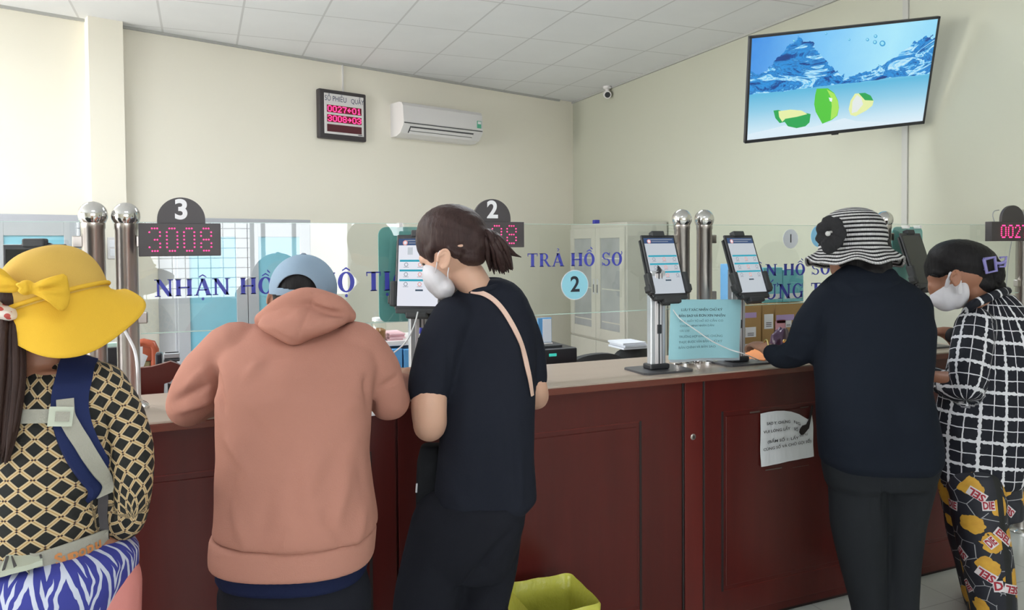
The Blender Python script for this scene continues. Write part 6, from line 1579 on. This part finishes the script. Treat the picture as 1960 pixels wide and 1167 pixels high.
for (x, y, a, w_, h_, tx, fl_) in ((1870, 946, -33, .066, .034, 'SEL', 1), (1892, 968, 2, .044, .036, 'DIE', 0), (1932, 978, -38, .046, .032, 'SE', 1), (1920, 1027, -42, .078, .032, 'DIESEL'[2:], 0), (1897, 1038, 38, .036, .040, 'DIE', 0),
                          (1888, 1100, -32, .070, .036, 'SEL', 1), (1911, 1122, 5, .034, .042, 'D', 0), (1938, 1128, -14, .074, .034, 'SEL', 1), (1823, 965, -14, .050, .034, 'DIE', 0), (1842, 1058, -50, .050, .034, 'SE', 1), (1853, 1120, -60, .046, .034, 'DIE', 0)):
    decal(bv, x, y, a, w_, h_, tx, lw, lr, pc_, bool(fl_))
hp = [ell(1843, 503, D5+.03, 66, 45, .098, 10), ell(1812, 510, D5+.04, 38, 36, .085, -12), ell(1880, 525, D5+.03, 36, 36, .075, 10), ell(1792, 524, D5+.035, 16, 20, .06, -20), ell(1895, 545, D5+.02, 22, 22, .05), ell(1874, 541, D5+.02, 30, 24, .072, 12)]
kp(fuse('hair', hp, HB, None, .006, 4, [(1800, 480, 1890, 505, 4, -.002), (1810, 510, 1895, 520, 4, -.002)], (.0015, 90, (1, 1, .5))), pc_)
kp(fuse('hair_bun', [ell(1900, 520, D5-.01, 20, 30, .045, -12), ell(1908, 548, D5+.0, 16, 14, .03)], HB, None, .005, 2, (), (.003, 70, (1, 1, 1))), pc_)
# lavender claw clip
clm = simple('lavender_plastic', (.22, .20, .46), .3)
def fr(px, py, dd=D5-.07): return Vector(W(px, py, dd))
mb = MB(); mb.tube([fr(1883, 496), fr(1904, 492), fr(1907, 518), fr(1889, 522), fr(1883, 496)], .0065, 8)
for k in range(4): mb.tube([fr(1885+k*.8, 500+k*5), fr(1881+k*.8, 501+k*5, D5-.06)], .003, 6)
mb.tube([fr(1905, 503), fr(1915, 504), fr(1925, 500)], .006, 8); mb.tube([fr(1914, 493), fr(1926, 491), fr(1923, 510), fr(1912, 510)], .005, 8)
o = kp(mb.build('hair_clip', clm, None, True), pc_)
o = fuse('face_mask', [ell(1812, 562, D5+.02, 27, 34, .062, 10), ell(1832, 562, D5+.0, 15, 30, .065, 6), ell(1800, 572, D5+.02, 17, 18, .045)], MASK, None, .005, 3, [(1805, 545, 1812, 590, 3, .0015)]); kp(o, pc_)
mb = MB()
mb.tube(catmull([W(1812, 548, D5-.050), W(1816, 532, D5-.078), W(1820, 520, D5-.085)], 4), [.009]*4+[.006]*4+[.003], 8, (FW, .25)); mb.tube(catmull([W(1838, 562, D5-.070), W(1838, 545, D5-.080), W(1838, 535, D5-.075)], 4), [.009]*4+[.006]*4+[.003], 8, (FW, .25))
kp(mb.build('mask_strap', MASK, None, True), pc_)
kp(fuse('eyebrow', [ell(1789, 528, D5-.012, 6, 2, .02, 20)], HB, None, .003, 1), pc_)
# orange paper bag held in the far hand
mb = MB(); q = [(1783, 622), (1792, 640), (1789, 690), (1774, 700), (1766, 690), (1770, 660), (1776, 630)]
P = [W(x, y, 3.24) for x, y in q]; n = len(P)
mb.add([tuple(p) for p in P]+[tuple(p+FC*.012+RC*.004*math.sin(i*2)) for i, p in enumerate(P)], [tuple(range(n))[::-1], tuple(range(n, 2*n))]+[(i, (i+1) % n, n+(i+1) % n, n+i) for i in range(n)])
tag(mb.build('orange_pouch', simple('orange_paper_pouch', (.55, .14, .03), .6, var=.2)), 'orange paper pouch held by the woman in the checked shirt', 'pouch')

# ---------------------------------------------------------------- woman with the yellow hat at the left edge
py_ = person(90, 1.5, 'person in a yellow bow hat and lattice print blouse wearing a carrier with navy straps')
D1 = 1.50
body = [ell(80, 570, D1+.03, 66, 70, .088), ell(100, 610, D1+.06, 46, 45, .062), limb([(85, 600, D1+.03, .058), (85, 660, D1+.0, .056), (75, 700, D1, .07)]),
        loft([(700, -20, 170, D1, .07), (800, -40, 180, D1, .09), (950, -50, 190, D1-.02, .10), (1080, -40, 190, D1-.02, .10)]),
        limb([(205, 755, 1.50, .034), (248, 860, 1.50, .032), (246, 950, 1.53, .030), (190, 900, 1.78, .028), (170, 850, 1.9, .026)]),
        limb([(-60, 745, 1.50, .045), (-100, 880, 1.50, .042), (-60, 900, 1.7, .03)])]
body += hand(W(168, 848, 1.9), FC+np.array([0, 0, .3]), (0, -.3, 1), -1, .5); body += hand(W(-58, 900, 1.7), FC+np.array([0, 0, .3]), (0, -.3, 1), 1, .5)
lg, an = legs(30, 160, D1, 1080, .088, .056, .036)
body += lg+[footvol(a) for a in an]
kp(fuse('body', body, SK_D, None, .0062, 4), py_)
lat = MT('lattice_print', (.02, .02, .02), .75, 0, .3)
X_, Y_, Z_ = lat.xyz(lat.attr('pat')); wn_ = (lat.noise(16, 3)-.5)
px_, pz_ = .0455, .0360
a_ = (X_/px_+Y_/pz_+wn_*.10); b_ = (X_/px_*-1.0+Y_/pz_+wn_*.10)
da = ((a_+40).fract()-.5).abs()*-1+.5; db_ = ((b_+40).fract()-.5).abs()*-1+.5       # distance to a lattice line (0 on it)
line = da.lt(.13).mx(db_.lt(.13)); core = (da.lt(.022)).mx(db_.lt(.022)); dark = (da.lt(.05).mx(db_.lt(.05)))
node = (da.lt(.115))*(db_.lt(.115))*((((a_+40).floor()+(b_+40).floor())/2).fract().lt(.25))
c0 = lat.mix(line, (.014, .014, .013), (.50, .385, .23)); c0 = lat.mix(core, c0, (.34, .19, .04)); c0 = lat.mix(node, c0, (.02, .01, .02))
lat.color(c0); lat.bump(lat.noise(240, 2), .2, .002)
tor = [loft([(672, 50, 128, D1+.02, .05), (690, 10, 165, D1+.02, .072), (712, -25, 198, D1+.015, .090), (760, -58, 222, D1+.005, .11), (840, -66, 222, D1, .125), (920, -62, 210, D1-.01, .13), (980, -58, 203, D1-.01, .13), (1040, -56, 200, D1-.01, .13), (1090, -56, 196, D1-.01, .13)], 44),
       limb([(190, 742, 1.50, .052), (226, 792, 1.50, .047), (247, 860, 1.50, .046), (248, 930, 1.50, .044), (238, 995, 1.52, .040), (222, 985, 1.60, .036)], 20),
       limb([(-40, 742, 1.50, .056), (-90, 860, 1.48, .054), (-90, 960, 1.52, .046), (-60, 930, 1.65, .038)], 20)]
segs = [(W(85, 660, D1), W(72, 1100, D1), .145), (W(195, 735, 1.5), W(246, 960, 1.48), .062), (W(246, 960, 1.48), W(222, 1020, 1.60), .06), (W(-45, 735, 1.5), W(-95, 960, 1.48), .062)]
blo = fuse('lattice_blouse', tor, lat.m, None, .0065, 4, [(196, 760, 208, 900, 6, -.007), (208, 900, 212, 990, 6, -.007), (150, 900, 205, 945, 7, .006), (130, 940, 200, 985, 7, -.006), (120, 985, 200, 1010, 8, .006), (90, 950, 190, 1000, 6, -.004), (215, 740, 250, 800, 6, -.005), (60, 700, 90, 780, 10, .003)], (.0035, 7, (1, 1, .6)), segs); kp(blo, py_)
# ruffled collar
mb = MB(); vs = []; fs = []; n_ = 150; C0 = Vector(W(88, 676, D1+.02))
for i in range(n_):
    a = 2*math.pi*i/n_; w_ = math.sin(a*17)+.5*math.sin(a*31+1)
    for j, (rr, zz) in enumerate(((.052, -.012), (.055+.004*w_, .004), (.060+.009*w_, .018+.003*w_))):
        vs.append(C0+Vector(RC)*(rr*math.cos(a))+Vector(FC)*(rr*.95*math.sin(a))+Vector((0, 0, zz+.006*math.sin(a))))
for i in range(n_):
    for j in range(2): fs.append((i*3+j, ((i+1) % n_)*3+j, ((i+1) % n_)*3+j+1, i*3+j+1))
me = bpy.data.meshes.new('ruffle'); me.from_pydata(vs, [], fs); me.update()
at = me.attributes.new('pat', 'FLOAT_VECTOR', 'POINT'); at.data.foreach_set('vector', np.array([(i/150*.6, j*.02, 0) for i in range(n_) for j in range(3)], np.float32).ravel())
me.polygons.foreach_set('use_smooth', [True]*len(me.polygons)); o = link('ruffled_collar', me, lat.m); so = o.modifiers.new('s', 'SOLIDIFY'); so.thickness = .0015; kp(o, py_)
# skirt-like ikat cloth, pink trousers
ik = MT('ikat_cloth', (.05, .06, .35), .8, 0, .2)
X_, Y_, Z_ = ik.xyz(ik.attr('pat')); nj = (ik.noise(75, 2, ik.attr('pat'), (1, .15, 1))-.5); n2 = ik.noise(9, 3, ik.attr('pat'))-.5
zz = ((X_/.062+n2*.6).fract()-.5).abs()*2        # zigzag in x
f_ = (Y_/.105+zz*1.05+nj*.30+n2*.9).fract()
wht = (f_-.5).abs().lt(.13)
f2 = (Y_/.105+zz*1.05+nj*.25+.5+n2*.9).fract(); wh2 = (f2-.5).abs().lt(.10)*zz.lt(.35)
ik.color(ik.mix(wht.mx(wh2), (.045, .052, .27), (.52, .55, .66)))
kt = [loft([(1040, -60, 206, D1-.025, .125), (1052, -66, 226, D1-.03, .145), (1075, -70, 242, D1-.03, .158), (1110, -72, 240, D1-.03, .162), (1150, -72, 222, D1-.035, .165), (1190, -72, 200, D1-.04, .166), (1230, -72, 150, D1-.05, .150)], 44)]
segk = [(W(85, 1000, D1-.03), W(85, 1260, D1-.03), .16)]
kp(fuse('ikat_wrap', kt, ik.m, None, .0065, 4, [(200, 1060, 240, 1100, 6, .005), (100, 1090, 80, 1160, 8, -.004)], (.004, 8, (1, 1, .6)), segk), py_)
trs, _ = legs(40, 165, D1, 1120, .102, .074, .060); trs.append(loft([(1075, -50, 232, D1-.01, .13), (1120, -50, 236, D1-.01, .135), (1200, -50, 234, D1-.01, .135), (1260, -45, 228, D1-.01, .13)]))
kp(fuse('pink_trousers', trs, cloth('pink_satin', (.62, .24, .22), .6), None, .009, 3, (), (.004, 6, (1, 1, .4))), py_)
for a in an: shoe(a, (0, 1, 0), SHO, py_)
# long reddish dark hair in a low tail at the left with a floral tie
rnd = random.Random(4); hp = [ell(62, 568, D1+.0, 72, 66, .088, -8), ell(30, 600, D1-.03, 44, 60, .06)]
kp(fuse('hair', hp, HDB, None, .006, 4, (), (.002, 70, (1, 1, .3))), py_)
mb = MB()
for k in range(60):
    a0 = rnd.uniform(0, 6.28); rr = math.sqrt(rnd.random()); ox, od = rr*math.cos(a0), rr*math.sin(a0); le = rnd.uniform(.88, 1.0)
    pts = [(14+ox*20, 585, D1-.05+od*.02), (8+ox*32, 640, D1-.075+od*.03), (4+ox*40, 720, D1-.10+od*.03), (-2+ox*36, 700+110*le, D1-.125+od*.025), (-6+ox*24, 700+190*le, D1-.14+od*.015)]
    mb.tube(catmull([W(*p) for p in pts], 4), [float(np.interp(i/16, [0, .3, .8, 1], [.006, .008, .006, .0012])) for i in range(17)], 6)
kp(mb.build('ponytail', HDB, None, True, 180), py_)
flo = MT('floral_tie_cloth', (.7, .6, .55), .8); v_ = flo.voro(75, flo.coord()); flo.color(flo.mix(E(flo.nt, v_.outputs['Distance']).lt(.42), (.72, .66, .62), (.48, .08, .07))); 
kp(fuse('hair_scrunchie', [ell(12, 598, D1-.085, 26, 14, .03, 22), ell(-6, 588, D1-.085, 14, 15, .03)], flo.m, None, .004, 1, (), (.005, 45, (1, 1, 1))), py_)
# yellow hat
yel = cloth('yellow_linen', (.56, .36, .085), .85, 500, .3, .05); yel2 = cloth('bright_yellow_linen', (.66, .40, .04), .85, 500, .3, .05)
hup = Vector(-DN)*.93+Vector(RT)*(-.30)+Vector(FW)*(-.05); hup.normalize()
HP = Vector(W(108, 572, D1+.01)); a1 = Vector(FW)-hup*Vector(FW).dot(hup); a1.normalize(); a2 = hup.cross(a1)*-1
if a2.dot(Vector(RT)) < 0: a2 = -a2
K1 = D1/FPX
def revol(prof, n, wob, name, m, th=.003):
    vs = []
    for (r, z, w_) in prof:
        for k in range(n):
            a = 2*math.pi*k/n; dz, dr = wob(a); vs.append(HP+a2*((r+w_*dr)*math.cos(a))+a1*((r+w_*dr)*math.sin(a))+hup*(z+w_*dz))
    fs = [(i*n+k, i*n+(k+1) % n, (i+1)*n+(k+1) % n, (i+1)*n+k) for i in range(len(prof)-1) for k in range(n)]
    me = bpy.data.meshes.new(name); me.from_pydata(vs, [], fs); me.update(); bm = bmesh.new(); bm.from_mesh(me); bmesh.ops.remove_doubles(bm, verts=bm.verts, dist=.0004); bmesh.ops.recalc_face_normals(bm, faces=bm.faces); bm.to_mesh(me); bm.free()
    me.polygons.foreach_set('use_smooth', [True]*len(me.polygons)); o = link(name, me, m); so = o.modifiers.new('s', 'SOLIDIFY'); so.thickness = th; so.offset = -1; return o
R1 = 92*K1
prof = [(R1*math.sin(q)**.85, .108*math.cos(q)**.8, 0) for q in np.linspace(.02, 1.5, 18)] + [(R1, .0, 0), (R1*1.0, -.012, 0)]
kp(revol(prof, 72, lambda a: (0, 0), 'hat_crown', yel), py_)
def wobY(a):   # a=0 right side, -pi/2 towards viewer
    c, s = math.cos(a), math.sin(a)
    up = .062*max(0, math.cos(a-.25))**2*0 + .012*math.sin(3*a+.5)
    return (up-.012*s, -.006*math.sin(2*a)+.010*math.sin(5*a))
prof = [(R1*.99, -.002, 0), (R1*1.02, -.010, .0)] + [(R1*(1.02), -.010, q) for q in np.linspace(.08, 1, 12)]
def wobY(a):   # a = 0 right of the wearer's view, -pi/2 towards the viewer
    c, s = math.cos(a), math.sin(a); u = max(0, math.cos(a+.80)); u2 = max(0, math.cos(a-.45))**2
    out = R1*(.14+.30*u+.26*u2)+.005*math.sin(5*a+1)
    drop = .016+.098*u**1.2-.012*u2+.004*math.sin(4*a)
    return (-drop, out)
brm = revol(prof, 96, wobY, 'hat_brim', yel2); kp(brm, py_)
# bow
def lobe(pts, th, nm):
    """a soft flattened lobe through photo outline points at depths"""
    c = (sum(p[0] for p in pts)/len(pts), sum(p[1] for p in pts)/len(pts), sum(p[2] for p in pts)/len(pts))
    P = catmull([Vector(W(*p)) for p in pts+[pts[0]]], 5)[:-1]; C = Vector(W(*c)); n = len(P); vs = []; fs = []
    lay = ((1.0, 0), (.97, .5), (.8, .9), (.4, 1.0), (.03, .9))
    for sgn in (-1, 1):
        for (k, hgt) in lay:
            for i, p in enumerate(P):
                pl = math.sin(i/n*math.pi*6)*.12*(1-k)
                vs.append(C+(p-C)*k - Vector(FW)*sgn*-1*th*(hgt+pl) if sgn == 1 else C+(p-C)*k-Vector(FW)*th*(hgt+pl)*-1)
    m_ = len(lay)
    for s_ in range(2):
        for j in range(m_-1):
            for i in range(n): fs.append((s_*m_*n+j*n+i, s_*m_*n+j*n+(i+1) % n, s_*m_*n+(j+1)*n+(i+1) % n, s_*m_*n+(j+1)*n+i))
    return vs, fs
def bowlobe(pts, th):
    c = np.mean([W(*p) for p in pts], axis=0); P = catmull([Vector(W(*p)) for p in pts+[pts[0]]], 5)[:-1]; C = Vector(c); n = len(P); vs = []; fs = []
    rows = [(.05, -1), (.5, -.95), (.85, -.6), (1, 0), (.85, .6), (.5, .95), (.05, 1)]
    for (k, h_) in rows:
        for p in P: vs.append(C+(p-C)*k+Vector(FW)*th*h_)
    for j in range(len(rows)-1):
        for i in range(n): fs.append((j*n+i, j*n+(i+1) % n, (j+1)*n+(i+1) % n, (j+1)*n+i))
    fs += [tuple(range(n)), tuple(range((len(rows)-1)*n, len(rows)*n))[::-1]]
    return vs, fs
DB = D1-.105
bow = [bowlobe([(52, 552, DB), (72, 538, DB-.008), (100, 528, DB-.01), (124, 523, DB), (131, 540, DB+.005), (134, 575, DB+.01), (120, 597, DB), (95, 580, DB-.01), (70, 566, DB-.008), (55, 560, DB)], .016),
       bowlobe([(48, 548, DB), (25, 535, DB-.005), (0, 512, DB), (-25, 508, DB+.01), (-40, 530, DB+.01), (-30, 556, DB), (0, 560, DB-.008), (30, 560, DB)], .016),
       ell(50, 550, DB-.01, 13, 15, .018, 10)]
kp(fuse('hat_bow', bow, yel2, None, .0038, 1, [(58, 552, 118, 535, 3.5, .006), (60, 556, 128, 560, 3.5, .005), (60, 558, 116, 588, 3, -.004), (62, 554, 125, 548, 2.5, -.005), (40, 548, -5, 524, 3, .006), (42, 552, -10, 550, 3, -.005), (50, 538, 52, 562, 3, .004)]), py_)
kp(MB().tube([HP+a2*(R1*1.015*math.cos(a))+a1*(R1*1.015*math.sin(a))+hup*(.003) for a in np.linspace(0, 6.283, 60)], .0045, 10, (Vector(hup)*0+Vector((0, 0, 0)), 1)).build('hat_band', yel2, None, True), py_)
# carrier: navy strap, grey webbing, buckles, waist belt with lettering
NAV = cloth('navy_strap', (.018, .026, .085), .75); WEB = simple('grey_webbing', (.34, .33, .28), .85, nscale=300, nstr=.4); BUC = simple('pale_grey_buckle', (.44, .47, .38), .45)
cr_ = empty('baby_carrier', tuple(W(120, 1060, D1-.16)), 0, 'carrier of navy shoulder strap and grey webbing on the back of the yellow hat woman', 'carrier')
s1 = ribbon_on([blo], [(152, 688), (143, 720), (134, 760), (135, 800), (150, 850), (176, 900), (192, 938)], .062, .012, NAV, 'shoulder_strap', off=.001); kp(s1, cr_)
s1.location = Vector((0, 0, 0))
s2 = ribbon_on([blo], [(125, 770), (128, 800), (145, 835), (168, 880), (188, 920), (194, 938)], .029, .003, WEB, 'grey_webbing', off=.0165); kp(s2, cr_)
s3 = ribbon_on([blo], [(-40, 800), (0, 799), (50, 797), (105, 796)], .026, .003, WEB, 'chest_strap', off=.006); kp(s3, cr_)
s4 = ribbon_on([blo], [(195, 945), (199, 975), (200, 1010)], .018, .003, simple('dark_webbing', (.06, .055, .06), .8), 'lower_strap', off=.004); kp(s4, cr_)
bb_ = ribbon_on([blo], [(98, 797), (118, 797), (137, 797)], .036, .008, BUC, 'chest_buckle', off=.018); kp(bb_, cr_)
bb2 = ribbon_on([blo], [(108, 797), (131, 797)], .018, .010, WEB, 'buckle_slot', off=.020); kp(bb2, cr_)
# waist belt: a loop around the waist at a slant
import itertools
beltpx = [(-70, 1100), (-30, 1098), (10, 1094), (50, 1086), (100, 1070), (150, 1052), (190, 1036), (206, 1026)]
bl = ribbon_on([blo, [c for c in py_.children if c.name.startswith('ikat')][0]], beltpx, .046, .004, WEB, 'waist_belt', off=.006); kp(bl, cr_)
bu = ribbon_on([blo, [c for c in py_.children if c.name.startswith('ikat')][0]], [(8, 1097), (40, 1092), (82, 1083)], .048, .010, BUC, 'side_buckle', off=.011); kp(bu, cr_)
for (xa, ya, xb, yb_) in ((12, 1097, 17, 1096), (27, 1095, 30, 1094), (76, 1083, 80, 1082)):
    q = ribbon_on([blo, [c for c in py_.children if c.name.startswith('ikat')][0]], [(xa, ya), ((xa+xb)/2, (ya+yb_)/2), (xb, yb_)], .036, .011, M['grey_dk'], 'buckle_gap', off=.0125); kp(q, cr_)
bvb = BVHTree.FromPolygons([Vector(cr_.location)+v.co for v in bl.data.vertices], [tuple(p.vertices) for p in bl.data.polygons])
ltr = simple('orange_embroidery', (.55, .22, .07), .8)
for ch, x, y in zip('Supopu', (113, 127, 141, 156, 171, 186), (1070, 1066, 1060, 1054, 1047, 1040)):
    decal(bvb, x, y, 20, .016, .022, ch, None, ltr, cr_, False, 1.0, ('belt_patch', 'belt_letter'))
